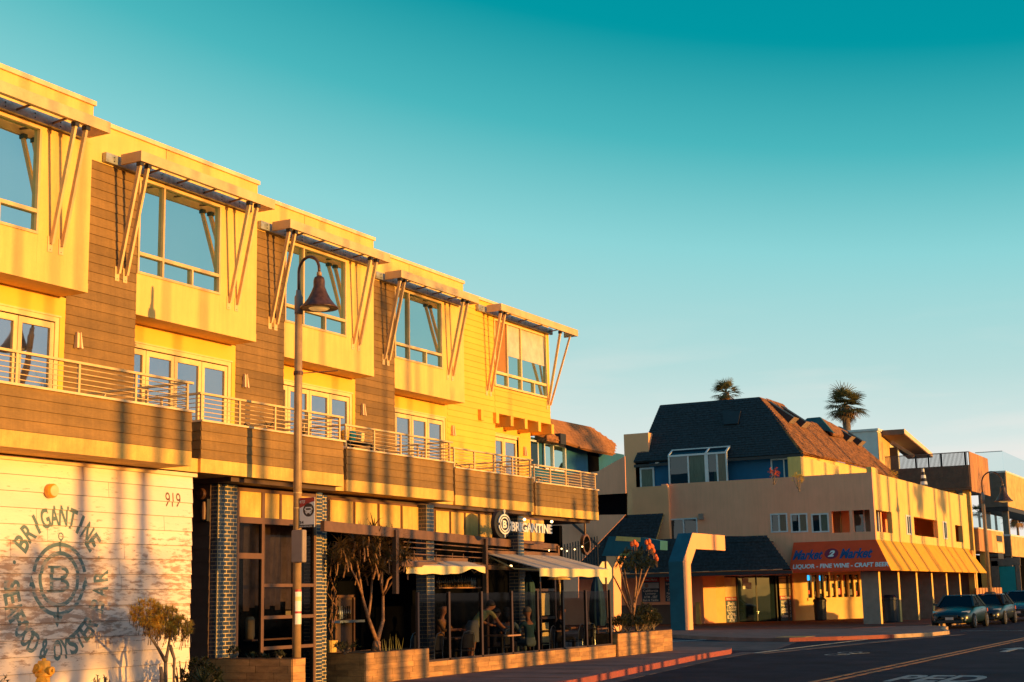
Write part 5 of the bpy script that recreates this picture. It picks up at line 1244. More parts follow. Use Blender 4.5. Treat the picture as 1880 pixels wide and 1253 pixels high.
bx('shop_ceiling', M['tan'], MK, -30, FX-.9, FY+.3, 85, 3.0, 3.3)
# posters on the long side wall
for k, (xa, xb, ya_, yb_) in enumerate(((1179, 1210, 1059, 1106), (1222, 1247, 1058, 1105))):
    p0 = ony(xa, yb_, 74.56); p1 = ony(xb, ya_, 74.56)
    po = bx('wall_poster', M['poster'], MK, p0.x, p1.x, 74.55, 74.59, p0.z, p1.z); hgt = p1.z-p0.z; cx = (p0.x+p1.x)/2; wdt = p1.x-p0.x
    bx('poster_head', M['posterred'], po, p0.x+.01, p1.x-.01, 74.54, 74.549, p1.z-.2*hgt, p1.z-.02*hgt)
    tx = MB(); add_text(tx, 'Market 2 Market', (cx, 74.535, p1.z-.11*hgt), (1, 0, 0), (0, 0, 1), wdt*.8, .12, bold=.03)
    if k == 0:
        bx('poster_band', M['posterpale'], po, p0.x+.02, p1.x-.02, 74.54, 74.549, p1.z-.46*hgt, p1.z-.24*hgt)
        MB().lathe((p0.x+.28*wdt, 74.539, p1.z-.35*hgt), [(.12, 0), (.12, .004)], 16, axis=(0, -1, 0)).build('poster_emblem', M['greybox'], po)
        ls = ['California', 'Lottery', 'ATM - EBT', 'Bait & Tackle']; z_ = .55
    else: ls = ['Bait & Tackle', 'LIQUOR', 'Tobacco', 'Fine Wine', 'Craft Beer', 'ATM - EBT']; z_ = .30
    for j, l_ in enumerate(ls): add_text(tx, l_, (cx, 74.535, p1.z-(z_+.125*j)*hgt), (1, 0, 0), (0, 0, 1), wdt*min(.85, .085*len(l_)), .13, bold=.02)
    tx.build('poster_lettering', M['signwhite'], po)
# low shaded wall and fence line in front of posters
q = MB().box(ony(1130, 1120, 73.6).x, ony(1300, 1120, 73.6).x-1.5, 73.5, 73.7, 0, 1.05).build('low_dark_wall', M['darkbrown']); setp(q, 'low dark wall under the two navy shop posters', 'low wall')
p = ony(1282, 1108, 73.4); q = MB().box(p.x-.12, p.x+.1, 73.3, 73.5, 0, 1.15).build('bollard_post', M['fascia']); setp(q, 'short pale sunlit post at the right end of the low dark wall', 'post')
# roofs ------------------------------------------------------------
def shingles(name, parent, P0, U, V, poly, m, base_m, rh=.16, rw=.33, th=.02):
    """shingle rows on the plane P0 + u U + v V (U along the eave, V up the slope); poly in (u,v)"""
    U = Vector(U).normalized(); V = Vector(V).normalized(); Nn = U.cross(V)
    if Nn.z < 0: Nn = -Nn
    P0 = Vector(P0); b = MB(); loop = [P0+U*u+V*v for u, v in poly]
    sp_ = MB().prism([p-Nn*.14 for p in loop], Nn*.135).build(name, base_m, parent)
    def xr(v):
        xs = []
        for k in range(len(poly)):
            (u0, v0), (u1, v1) = poly[k], poly[(k+1) % len(poly)]
            if (v0 <= v < v1) or (v1 <= v < v0): xs.append(u0+(u1-u0)*(v-v0)/(v1-v0))
        return sorted(xs)
    vmin = min(p[1] for p in poly); vmax = max(p[1] for p in poly); v = vmin; r_ = 0
    while v < vmax-.03:
        xs = xr(v+rh*.5)
        for a, c_ in zip(xs[::2], xs[1::2]):
            u = a-(rw/2 if r_ % 2 else 0)
            while u < c_:
                s_ = max(u, a); e_ = min(u+rw-.018, c_)
                if e_-s_ > .04:
                    t = th*random.uniform(.7, 1.6); v1_ = min(v+rh, vmax); o0 = P0+U*s_+V*v; o1_ = P0+U*e_+V*v; o2 = P0+U*e_+V*v1_; o3 = P0+U*s_+V*v1_; dv_ = V*random.uniform(-.012, .012)
                    b.quad(o0+Nn*t+dv_, o1_+Nn*t+dv_, o2+Nn*.004, o3+Nn*.004, m=random.choice([0, 0, 1])); b.quad(o0+dv_-Nn*.002, o1_+dv_-Nn*.002, o1_+Nn*t+dv_, o0+Nn*t+dv_, m=0)
                u += rw
        v += rh; r_ += 1
    return b.build('shingles', [m, m], sp_, kind='stuff')
def plane_uv(P0, U, V, pix):
    U = Vector(U).normalized(); V = Vector(V).normalized(); n = U.cross(V); out = []
    for x, y in pix:
        p = onp(x, y, P0, n)-Vector(P0); out.append((p.dot(U), p.dot(V)))
    return out
P0 = (-28, 68.3, 2.62); U = (1, 0, 0); V = (0, .32, 1)
shingles('skirt_roof', MK, P0, U, V, plane_uv(P0, U, V, [(1183, 1052), (1060, 1045), (1075, 1012), (1150, 946), (1218, 944), (1204, 991), (1330, 984.5), (1408, 985), (1452, 1045)]), M['shingle'], M['shingle'])
pe = ony(1455, 1047, 68.3); bx('eave_board', M['bolt'], MK, ony(1062, 1046, 68.3).x, pe.x, 68.2, 68.3, 2.46, 2.62)
bx('soffit', M['tan2'], MK, -38, pe.x-.5, 68.31, 74.5, 2.66, 2.7)
bx('roof_cap', M['shingle'], MK, fy(1204, 990)[0], fy(1420, 985)[0], 68.72, 69.98, 4.06, 4.1)
# upper blue storey
UY = 73.5
bw0 = ony(1167, 860, UY).x; bw1 = ony(1467, 860, UY).x; be = ony(1467, 832, UY).z
us_ = bx('upper_wall', M['bluewall'], MK, bw0, bw1, UY, UY+.2, 6.6, be+.1)
bx('upper_side_wall', M['cream'], MK, bw1-.2, bw1+.003, UY+.21, UY+14, 6.6, be+.1)
def uy(px, py): p = ony(px, py, UY); return p.x, p.z
def uw(xa, xb, ya_, yb_, gl): a = uy(xa, yb_); c_ = uy(xb, ya_); sash(us_, a[0], c_[0], 7.0 if yb_ > 880 else a[1], c_[1], UY-.02, gl, .08)
uw(1417, 1463, 840, 882, ('wincurtain', 'wincurtain'))
a = uy(1176, 890); c_ = uy(1201, 858); o_ = MB().box(a[0], c_[0], UY-.05, UY+.02, 7, c_[1]); fo = o_.build('window_frame', M['whitetrim'], us_); bx('pane', M['wingreen'], fo, a[0]+.1, c_[0]-.1, UY-.06, UY-.051, 7, c_[1]-.1)
# bay window with sloped glazed top
a = uy(1237, 889); c_ = uy(1342, 832); x0, x1 = a[0], c_[0]; xm = uy(1305, 850)[0]; z1 = uy(1290, 838)[1]; z2 = uy(1290, 824)[1]
bo = MB().box(x0, x1, UY-.7, UY-.02, 6.9, 6.98).box(x0, x0+.08, UY-.7, UY-.6, 6.981, z1).box(x1-.08, x1, UY-.7, UY-.6, 6.981, z1).box(xm-.1, xm+.1, UY-.7, UY-.62, 6.981, z1).box(x0, x1, UY-.72, UY-.6, z1, z1+.1)
bo.box(uy(1272, 860)[0]-.04, uy(1272, 860)[0]+.04, UY-.69, UY-.63, 6.981, z1).box(uy(1325, 860)[0]-.04, uy(1325, 860)[0]+.04, UY-.69, UY-.63, 6.981, z1)
for xx in (x0+.04, xm, x1-.04): bo.beam((xx, UY-.68, z1+.1), (xx, UY-.1, z2), .1, .06)
bo.box(x0, x1, UY-.15, UY-.05, z2-.04, z2+.04); bf = bo.build('bay_window_frame', M['whitetrim'], us_)
for (s0, s1_, m_) in ((x0+.08, uy(1250, 860)[0], 'winblue'), (uy(1250, 860)[0], uy(1272, 860)[0], 'winblue'), (uy(1272, 860)[0], xm-.1, 'wingreen'), (xm+.1, uy(1325, 860)[0], 'winblue'), (uy(1325, 860)[0], x1-.08, 'wincurtain')): bx('pane', M[m_], bf, s0, s1_, UY-.64, UY-.62, 6.99, z1)
MB().hexa([(x0+.05, UY-.66, z1+.08), (x1-.05, UY-.66, z1+.08), (x1-.05, UY-.66, z1+.1), (x0+.05, UY-.66, z1+.1)], [(x0+.05, UY-.12, z2-.02), (x1-.05, UY-.12, z2-.02), (x1-.05, UY-.12, z2), (x0+.05, UY-.12, z2)]).build('sloped_pane', M['winblue'], bf)
q = uy(1208, 852); bx('wall_light', M['whitetrim'], us_, q[0]-.1, q[0]+.1, UY-.14, UY-.02, q[1]-.12, q[1]+.14)
# main mansard: -Y slope
P0 = (-28, UY-.45, be-.12); V = (0, .62, 1)
uv = plane_uv(P0, (1, 0, 0), V, [(1163, 848), (1186, 798), (1189, 799), (1212, 744), (1394, 729), (1430, 770), (1474, 832)])
shingles('mansard_roof', MK, P0, (1, 0, 0), V, uv, M['shingle'], M['shingle'])
q = plane_uv(P0, (1, 0, 0), V, [(1327, 757), (1361, 757), (1356, 780), (1330, 782)]); Vn = Vector(V).normalized(); nn = Vector((1, 0, 0)).cross(Vn); nn = nn if nn.y < 0 else -nn
MB().prism([Vector(P0)+Vector((1, 0, 0))*u+Vn*v for u, v in q], nn*.12).build('skylight', M['bolt'], MK)
bx('gutter_board', M['bolt'], MK, ony(1164, 846, UY-.5).x, ony(1474, 830, UY-.5).x, UY-.55, UY-.45, be-.25, be-.1)
# +X slope, shingles with the sunlight put into their brown: plane through hip line and eave receding in +Y
Eh = ony(1474, 830, UY-.45); Rh = onp(1394, 729, P0, Vector((1, 0, 0)).cross(Vn))
VX = (Rh-Eh); VX = Vector((VX.x, 0, VX.z)).normalized()      # slope direction in the X-Z plane
Pn = Vector((0, 1, 0)).cross(VX)
def xs_uv(pix): return plane_uv(Eh, (0, 1, 0), VX, pix)
uv2 = xs_uv([(1476, 831), (1393, 730), (1437, 742), (1475, 780), (1560, 800), (1655, 881), (1640, 880), (1560, 842), (1545, 845)])
uv2 = [(0, 0), ((Rh-Eh).dot(Vector((0, 1, 0))), (Rh-Eh).dot(VX))] + xs_uv([(1437, 742), (1462, 768), (1500, 779), (1556, 797), (1656, 881), (1640, 880), (1596, 858), (1545, 845)])
shingles('street_roof', MK, Eh, (0, 1, 0), VX, uv2, M['shingle2'], M['shingle2'], .2, .4)
# second ridge behind
Bq = [ony(1470, 778, 84), ony(1482, 768, 84), ony(1505, 766, 84), ony(1530, 795, 84)]
MB().prism(Bq, (0, .3, 0)).build('rear_gable', M['teal'], MK)
p0, p1, p2, p3 = ony(1505, 767, 84), onx(1556, 794, ony(1505, 767, 84).x-1), onx(1548, 800, -24), ony(1528, 796, 84)
MB().prism([ony(1505, 766, 84), ony(1556, 793, 90), ony(1560, 803, 90), ony(1530, 797, 84)], (-.1, .1, -.1)).build('rear_roof', M['shingle2'], MK)
# triangular roof vents
for px, py in ((1446, 766), (1469, 774), (1553, 800), (1573, 808)):
    p = onp(px, py+10, Eh, Pn); up_ = Vector((0, 0, 1)); y_ = Vector((0, 1, 0))
    vb = MB(); Nn_ = Vector((VX.z, 0, -VX.x)); Nn_ = Nn_ if Nn_.x > 0 else -Nn_
    vb.hexa([p, p+y_*.9, p+y_*.9+VX*1.7, p+VX*1.7], [p+Nn_*.42, p+y_*.9+Nn_*.42, p+y_*.9+VX*1.72+Nn_*.02, p+VX*1.72+Nn_*.02]); vb.build('roof_skylight', M['bolt'], MK)
    MB().prism([p+Nn_*.46-VX*.03, p+y_*.9+Nn_*.46-VX*.03, p+y_*.9+Nn_*.02-VX*.03, p+Nn_*.02-VX*.03], Nn_*.02-VX*.02).build('skylight_end', M['greybox'], MK)
# lower wing of the street roof, lit wall under it
bx('wing_wall', M['cream'], MK, -22.6, -21.9, onx(1471, 860, -21.9).y, onx(1540, 860, -21.9).y, 6.6, 8.5)
sy0 = onx(1508, 860, -21.88).y; sy1 = onx(1528, 860, -21.88).y
bx('wing_window', M['wincurtain'], MK, -21.9, -21.87, sy0, sy1, 6.9, 7.75)
for a in (sy0, (sy0+sy1)/2, sy1-.05): bx('wing_window_frame', M['whitetrim'], MK, -21.868, -21.84, a, a+.06, 6.9, 7.8)
# ORANGE AWNING ------------------------------------------------------
AW = thing('market_awning', 'orange corner awning lettered for the market, wine and craft beer', 'awning', (-18, 75, 2.6))
zA1, zA0 = 4.0, 2.56; pr = .82; zV = 2.50
xL1 = fy(1457, 998)[0]; xL0 = ony(1448, 1043, FY-pr).x; YB = YE-.6; YBe = YE+.35
f = MB(); f.hexa([(xL1, FY, zA1), (FX, FY, zA1), (FX+pr, FY-pr, zA0), (xL0, FY-pr, zA0)][::1], [(xL1, FY, zA1-.03), (FX, FY, zA1-.03), (FX+pr-.02, FY-pr+.02, zA0-.03), (xL0, FY-pr+.02, zA0-.03)])
f.hexa([(xL0, FY-pr, zA0), (FX+pr, FY-pr, zA0), (FX+pr, FY-pr, zV), (xL0, FY-pr, zV)], [(xL0, FY-pr+.02, zA0), (FX+pr-.02, FY-pr+.02, zA0), (FX+pr-.02, FY-pr+.02, zV), (xL0, FY-pr+.02, zV)])
f.build('front_canvas', M['orange'], AW)
n = 9
for k in range(n):
    a0_ = FY+(YB-FY)*k/n; a1__ = FY+(YB-FY)*(k+1)/n; b0_ = FY-pr+(YBe-FY+pr)*k/n; b1_ = FY-pr+(YBe-FY+pr)*(k+1)/n
    f = MB(); f.hexa([(FX+.005, a0_, zA1), (FX+.005, a1__-.02, zA1), (FX+pr, b1_-.02, zA0), (FX+pr, b0_, zA0)], [(FX, a0_, zA1-.03), (FX, a1__-.02, zA1-.03), (FX+pr-.02, b1_-.02, zA0-.03), (FX+pr-.02, b0_, zA0-.03)])
    f.hexa([(FX+pr, b0_, zA0), (FX+pr, b1_-.015, zA0), (FX+pr, b1_-.015, zV), (FX+pr, b0_, zV)], [(FX+pr-.02, b0_, zA0), (FX+pr-.02, b1_-.015, zA0), (FX+pr-.02, b1_-.015, zV), (FX+pr-.02, b0_, zV)]); f.build('street_canvas', M['awnyellow'], AW)
bx('awning_liner', M['orange'], AW, FX-.0, FX+pr-.1, FY-.4, YBe-.5, zV+.05, zV+.06)
bx('awning_liner', M['orange'], AW, xL0+.1, FX-.01, FY-pr+.1, FY-.01, zV+.05, zV+.06)
sv = Vector((0, pr, zA1-zA0)).normalized(); sn = Vector((1, 0, 0)).cross(sv); sn = sn if sn.y < 0 else -sn
def aw_pt(px, py): p = onp(px, py, (FX, FY, zA1), sn); return p
def aw_text(s_, x0, y0, x1, y1, ht, m_, bold=.02, shear=0):
    a = aw_pt(x0, y0); c_ = aw_pt(x1, y1); tx = MB(); add_text(tx, s_, (a+c_)/2+sn*.012, (1, 0, 0), sv, (c_-a).x, ht, bold=bold, shear=shear); return tx.build('awning_lettering', M[m_], AW)
aw_text('Market', 1456, 1020.5, 1511, 1018, .56, 'navy', .035, .3); aw_text('Market', 1542, 1017.5, 1602, 1015, .56, 'navy', .035, .3)
aw_text('LIQUOR - FINE WINE - CRAFT BEER', 1456, 1041.3, 1632, 1037.5, .29, 'signwhite', .035)
c0 = aw_pt(1526.5, 1017); ov_ = MB(); ov_.quad(*[c0+sn*.008+Vector((1, 0, 0))*.34*math.cos(2*math.pi*k/28)+sv*.29*math.sin(2*math.pi*k/28) for k in range(28)]); ov_.build('oval', M['maroon'], AW)
tx = MB(); add_text(tx, '2', c0+sn*.02, (1, 0, 0), sv, .33, .36, bold=.05, shear=.3); tx.build('awning_lettering', M['signwhite'], AW)
# dark bins
def bin_(label, px, X_, Y_, w_, h_):
    t = thing('litter_bin', label, 'bin', (X_, Y_, 0), 'dark street bins')
    MB().lathe((X_, Y_, 0), [(w_*.42, 0), (w_*.47, .05), (w_*.5, h_*.8), (w_*.54, h_*.82), (w_*.54, h_*.9), (w_*.35, h_)], 14).build('body', M['trash'], t)
    bx('bin_flap', M['bolt'], t, X_-.12, X_+.12, Y_-w_*.56, Y_-w_*.5, h_*.82, h_*.9)
p = onz(1637, 1143); bin_('rounded dark litter bin standing between the first two arcade columns', 1637, p.x, p.y, .75, 1.35)
p = onz(1507, 1139.5); bin_('dark slatted litter bin in front of the yellow shop windows', 1507, p.x, p.y, .7, 1.25)
# ARCHES -------------------------------------------------------------
a2 = thing('street_arch', 'blue and cream bent arch nearer the shop door, its sunlit arm pointing right', 'arch', (-24.2, 62, 0))
pr_ = [(61.4, 0), (61.4, 3.05), (62.7, 4.36), (67.0, 4.36), (67.0, 3.63), (63.05, 3.63), (62.3, 2.9), (62.3, 0)]
MB().prism([(-24.9, y, z) for y, z in pr_], (.69, 0, 0)).build('frame', M['teal'], a2)
MB().prism([(-24.205, y, z) for y, z in pr_], (.02, 0, 0)).build('cream_face', M['tan2'], a2)
a1 = thing('street_arch', 'teal bent arch with a cream strip on top, behind the orange flowering aloe tree', 'arch', (-21.3, 48, 0))
AX = -21.3
pr_ = [onx(*q, AX) for q in ((1113, 1160), (1110, 1021), (1115, 986), (1130, 984), (1205, 992), (1205, 1008), (1141, 1007), (1134, 1022), (1126, 1043), (1127, 1160))]
pr_ = [(p.y, max(p.z, 0)) for p in pr_]
ya = pr_[0][0]
zz_ = [p[1] for p in pr_]
AY = 48.5
f_ = lambda px, py: (ony(px, py, AY).x, ony(px, py, AY).z)
P_ = [f_(*q) for q in ((1105, 1021), (1118, 985), (1175, 987), (1212, 993), (1212, 1010), (1147, 1010), (1136, 1021))]
MB().prism([(x, AY, z) for x, z in P_], (0, .7, 0)).build('teal_head', M['teal'], a1)
P_ = [f_(*q) for q in ((1113, 1021.5), (1135.5, 1021.5), (1126, 1043), (1127, 1162), (1113, 1162))]
MB().prism([(x, AY+.01, max(z, 0)) for x, z in P_], (0, .68, 0)).build('cream_leg', M['tan2'], a1)
P_ = [f_(*q) for q in ((1130, 993), (1132, 984.7), (1176, 987.5), (1176, 995.5))]
MB().prism([(x, AY-.012, z) for x, z in P_], (0, .01, 0)).build('cream_strip', M['cream'], a1)

# ================================================================== HOUSES BEHIND (left of the market)
H = thing('blue_house', 'small blue house with a sunlit orange shingle roof, behind the end of the restaurant building', 'house', (-29, 61, 0))
HY = 60.0
def hy(px, py, Y=HY): return ony(px, py, Y)
X0 = -28.6       # its sunlit side faces the street
e0 = onx(1010, 802, X0); e1 = onx(1145, 848, X0)
VXh = Vector((-.72, 0, 1)).normalized(); Ph = onx(985, 795, X0)
uvh = plane_uv(Ph, (0, 1, 0), VXh, [(985, 795), (1085, 826), (1128, 834), (1131, 815), (1085, 784), (1002, 767), (985, 764)])
shingles('roof', H, Ph, (0, 1, 0), VXh, uvh, M['shingle3'], M['shingle3'], .2, .38, .006)
yA = onx(972, 870, X0-.5).y; yB = onx(1147, 870, X0-.5).y
bx('wall', M['bluewall'], H, X0-4, X0-.5, yA-1, yB, 6.1, onx(1085, 835, X0-.5).z+.3)
g0 = onx(998, 870, X0-.45).y; g1 = onx(1038, 870, X0-.45).y; zt_ = onx(1015, 815, X0-.45).z; zb_ = onx(1015, 865, X0-.45).z
wf = MB()
for y in (g0, (g0*.6+g1*.4), g1-.08): wf.box(X0-.49, X0-.38, y, y+.08, zb_, zt_)
wf.box(X0-.49, X0-.38, g0, g1, zt_-.08, zt_).box(X0-.49, X0-.38, g0, g1, zb_, zb_+.08); wo = wf.build('window_frame', M['whitetrim'], H); bx('pane', M['upglass'], wo, X0-.5, X0-.46, g0, g1, zb_, zt_)
h0 = onx(973, 870, X0-.45).y; h1 = onx(988, 870, X0-.45).y; wf = MB().box(X0-.49, X0-.4, h0, h1, zb_, zt_); wo = wf.build('window_frame', M['whitetrim'], H); bx('pane', M['winblue'], wo, X0-.4, X0-.39, h0, h1-.1, zb_+.08, zt_-.08)
d0 = onx(1080, 840, X0-.47).y; bx('door', M['dark'], H, X0-.5, X0-.47, d0, d0+1.2, 5, onx(1090, 832, X0-.47).z)
bx('dormer_side', M['bolt'], H, X0-.3, X0+.2, onx(1022, 805, X0).y, onx(1032, 805, X0).y, onx(1030, 817, X0).z, onx(1025, 797, X0).z)
bx('dormer_roof', M['shingle2'], H, X0-.5, X0+.1, onx(1000, 805, X0).y, onx(1022, 805, X0).y, onx(1015, 813, X0).z, onx(1010, 800, X0).z)
# tan parapet wall and dark covered passage between the two buildings
TW = thing('tan_side_building', 'shaded tan wall with a dark opening between the restaurant and the market', 'building', (-30, 66, 0))
pa_ = ony(1060, 868, 66); pb = ony(1148, 838, 66); 
p3 = [ony(1040, 872, 54), ony(1097, 866, 54), ony(1147, 838, 54), ony(1149, 906, 54), ony(1040, 912, 54)]
MB().prism(p3, (0, .05, 0)).build('upper_wall', M['tan'], TW)
p3 = [ony(1040, 911, 55), ony(1150, 905, 55), ony(1150, 950, 55), ony(1040, 955, 55)]
MB().prism(p3, (0, .1, 0)).build('dark_opening', M['dark'], TW)
p3 = [ony(840, 950, 54), ony(1149, 945, 54), ony(1062, 1036, 54), ony(1062, 1098, 54), ony(840, 1100, 54)]
MB().prism(p3, (0, .04, 0)).build('lower_wall', M['tan'], TW)
MB().beam(ony(1052, 962, 53.8), ony(1100, 1004, 53.8), .08, .1).build('stair_rail', M['bolt'], TW)
q = MB()
for k in range(16): p = ony(1022+k*5, 1010, 46); q.beam((p.x, 46, 2.3), (p.x, 46, 3.35+.02*k), .03)
q.beam((ony(1018, 1000, 46).x, 46, 2.6), (ony(1100, 1000, 46).x, 46, 2.6), .04)
fo = q.build('spiked_fence', M['bolt']); setp(fo, 'dark spiked metal fence between the patio frame and the shingled roof', 'fence')

# ================================================================== MODERN BUILDING AT THE RIGHT
RB = thing('modern_building', 'modern brown and orange panelled building with slatted balconies at the right edge', 'building', (-20, 97, 0))
RX, RY = -17.3, 93.5
def rx(px, py, X=RX): return onx(px, py, X)
def slats(name, parent, axis, c, a0, a1, z0, z1, m, n, dep=.05, back=True, bm_=None):
    bk_ = None
    if back:
        bk_ = bx(name+'_panel', bm_ or m, parent, *((c-.1, c, a0, a1, z0, z1) if axis == 'x' else (a0, a1, c, c+.1, z0, z1)))
    q = MB()
    for k in range(n):
        u = a0+(a1-a0)*(k+.25)/n; w_ = (a1-a0)/n*.5
        if axis == 'x': q.box(c+.001, c+dep, u, u+w_, z0, z1)
        else: q.box(u, u+w_, c-dep, c-.001, z0, z1)
    return q.build(name+'_slats', m, bk_ or parent, kind='stuff')
zT, zM, zB = 10.1, 9.25, 7.85
ye = rx(1815, 870).y
xW = ony(1640, 858, RY).x-.5
bx('balcony_core', M['woodslat'], RB, xW, RX-.02, RY+.02, ye, zB, zM-.02)
slats('balcony_front', RB, 'y', RY, xW, RX-.05, zB, zM, M['woodslat'], 62)
bx('balcony_band', M['woodslat'], RB, xW, RX-.05, RY-.07, RY-.055, 8.5, 8.56)
pn = 5
for k in range(pn): 
    a = RY+(ye-RY)*k/pn; piece('side_panel', M['woodpanel'], RB, RX-.04, RX+.02, a+.01, a+(ye-RY)/pn-.01, 7.6, zT)
q = MB(); 
for k in range(64): x = xW+(RX-.1-xW)*(k+.3)/64; q.box(x, x+.035, RY, RY+.03, zM, zT-.05)
q.build('railing_bars', M['woodslat'], RB, kind='stuff'); bx('railing_top', M['woodslat'], RB, xW, RX-.04, RY-.04, RY+.05, zT-.05, zT)
for px in (1682, 1705, 1728, 1773): x = ony(px, 850, RY).x; bx('railing_post', M['bolt'], RB, x-.05, x+.05, RY-.03, RY+.04, zM, zT-.05)
bx('soffit', M['frame'], RB, xW, RX, RY, ye, zB-.15, zB-.001)
for px in (1749, 1776): x = ony(px, 920, RY+.6).x; bx('column', M['fascia'], RB, x-.22, x+.22, RY+.4, RY+.8, 0, zB-.151)
# roof pavilion
Yp = 97; p0 = ony(1566, 792, Yp); p1 = ony(1610, 791, Yp)
bx('pavilion', M['whitewall'], RB, p0.x-.4, p1.x, Yp, Yp+6, 9, p1.z)
yq = onx(1634, 840, p1.x).y; bx('pavilion_lit_side', M['woodpanel2'], RB, p1.x+.001, p1.x+.05, Yp, yq, 9, p1.z-.1)  # sunlight on the white side is put into a golden panel
bx('pavilion_trim', M['whitewall'], RB, p0.x-.5, p1.x+.1, Yp-.1, Yp+6, p1.z, p1.z+.15)
r0 = ony(1612, 791, 98); r1 = ony(1659, 788, 98); r2 = onx(1711, 833, r1.x)
MB().hexa([(r0.x, 98, r0.z), (r1.x, 98, r1.z), (r1.x, r2.y, r2.z), (r0.x, r2.y, r2.z)], [(r0.x, 98, r0.z-.35), (r1.x, 98, r1.z-.35), (r1.x, r2.y, r2.z-.3), (r0.x, r2.y, r2.z-.3)]).build('flat_roof', M['woodslat'], RB)
MB().prism([(r1.x+.002, 98, r1.z-.3), (r1.x+.002, 98, r1.z+.02), (r1.x+.002, r2.y, r2.z+.02), (r1.x+.002, r2.y, r2.z-.25)], (.04, 0, 0)).build('roof_edge', M['coping'], RB)
MB().beam(ony(1637, 812, 98), ony(1678, 838, 98), .12, .2).build('brace', M['woodpanel'], RB)
bx('wall_under_roof', M['bolt'], RB, r0.x, r1.x-1.0, 100, 100.2, 9, r1.z-1.0)
# lower orange block with signs, glass rail above
yl0 = rx(1797, 985).y; zl1 = rx(1797, 971).z; zl0 = rx(1797, 1012).z; yl1 = yl0+9
b_x0 = ony(1783, 985, yl0).x-2
bx('lower_block', M['woodpanel'], RB, b_x0, RX-.05, yl0, yl1, zl0, zl1)
for k in range(6): a = yl0+1.5*k; piece('side_panel', M['woodpanel2'] if k > 2 else M['woodpanel'], RB, RX-.049, RX+.0, a+.01, a+1.49, zl0, zl1)
bx('glass_rail', M['clear2'], RB, RX-.2, RX-.16, yl0, yl1, zl1, zl1+1.1); bx('glass_rail', M['clear2'], RB, b_x0, RX-.2, yl0, yl0+.04, zl1, zl1+1.1)
bx('slab_line', M['whitewall'], RB, b_x0, RX+.03, yl0-.05, yl1, zl1, zl1+.08)
for k, (za, zb_) in enumerate(((zl1-.25, zl1-.65), (zl1-.75, zl1-1.35), (zl1-1.45, zl1-1.8))): 
    bx('notice_panel', M['bolt'] if k != 1 else M['paperlit'], RB, RX+.001, RX+.03, yl0+6.2, yl0+8.2, zb_, za)
bx('wall_deep', M['dark'], RB, -24, RX-3.2, yl0, yl1+10, 0, 4)
for px in (1790, 1813): y = rx(px, 1060).y; bx('column', M['fascia'], RB, RX-.35, RX, y-.15, y+.15, 0, zl0)
q = MB()
for k in range(9): q.box(RX+.1, RX+.16, yl0-3+k*1.0, yl0-3+k*1.0+.8, .3, 1.6)
setp(q.build('timber_screen', M['woodpanel']), 'low reddish timber screen behind the parked cars beside the far lamp post', 'screen')
# second block beyond
R2 = thing('glass_rail_building', 'farther grey and gold slatted building with glass balcony rails and open terrace', 'building', (-19, 118, 0))
y2 = rx(1848, 900).y; zt2, zb2 = rx(1848, 868).z, rx(1853, 931).z; wx = ony(1795, 900, y2).x
bx('upper_core', M['greyslat'], R2, wx, RX-.03, y2+.02, y2+30, zb2, zt2-.02); slats('upper_front', R2, 'y', y2, wx, RX, zb2, zt2, M['greyslat'], 34, back=False)
for k in range(10): a = y2+3*k; piece('side_panel', M['woodpanel2'], R2, RX-.03, RX+.03, a+.02, a+2.98, zb2, zt2)
bx('glass_rail', M['clear2'], R2, wx, RX-.1, y2+.1, y2+.15, zt2, zt2+1.5); bx('glass_rail', M['clear2'], R2, RX-.12, RX-.08, y2+.16, y2+30, zt2, zt2+1.5); bx('slab_line', M['whitewall'], R2, wx, RX+.05, y2-.06, y2+30, zt2-.02, zt2+.1)
bx('rail_top', M['whitewall'], R2, wx, RX-.1, y2+.09, y2+.16, zt2+1.48, zt2+1.53)
bx('soffit', M['bolt'], R2, wx, RX, y2, y2+30, zb2-.3, zb2-.001)
zs = rx(1862, 985).z; zs0 = rx(1862, 1022).z
bx('lower_core', M['greyslat'], R2, wx, RX-.03, y2+.02, y2+30, zs0, zs-.02); slats('lower_front', R2, 'y', y2, wx, RX, zs0, zs, M['greyslat'], 34, back=False)
for k in range(10): a = y2+3*k; piece('side_panel', M['woodpanel2'], R2, RX-.03, RX+.03, a+.02, a+2.98, zs0, zs)
bx('slab_line', M['whitewall'], R2, wx, RX+.05, y2-.06, y2+30, zs-.02, zs+.1); bx('glass_rail', M['clear2'], R2, wx, RX-.1, y2+.1, y2+.15, zs+.1, zs+1.5)
for xx, yy in ((RX-.3, y2+.6), (RX-.3, y2+12), (wx+.4, y2+.6)): bx('column', M['greyslat'], R2, xx-.2, xx+.2, yy-.2, yy+.2, 0, zb2-.3)
slats('ground_front', R2, 'y', y2+.5, wx, RX-.6, 0, zs0, M['woodslat'], 30)
bx('ground_wall', M['dark'], R2, wx, RX-1, y2+1, y2+30, 0, zs0-.01)
p0 = ony(1838, 1088, y2-1); p1 = ony(1863, 1040, y2-1); bn = bx('teal_banner', M['tealbanner'], None, p0.x, p1.x, y2-1.05, y2-1, p0.z, p1.z); setp(bn, 'teal banner hanging on the grey frame behind the third parked car', 'banner')
q = MB().box(p0.x-.5, p0.x-.05, y2-1.1, y2-1, 0, p1.z+.4).box(p0.x-.5, p1.x+.4, y2-1.1, y2-1, p1.z+.05, p1.z+.6).box(p1.x+.05, p1.x+.35, y2-1.1, y2-1, 0, p1.z+.05).build('banner_frame', M['greyslat']); setp(q, 'grey frame that carries the teal banner', 'frame')
# distant low town beyond the street end
q = MB()
for k in range(14): q.box(-60+k*9, -53+k*9, 240, 250, 0, 3+random.uniform(0, 5))
q.build('distant_town', M['greyslat'], kind='structure')

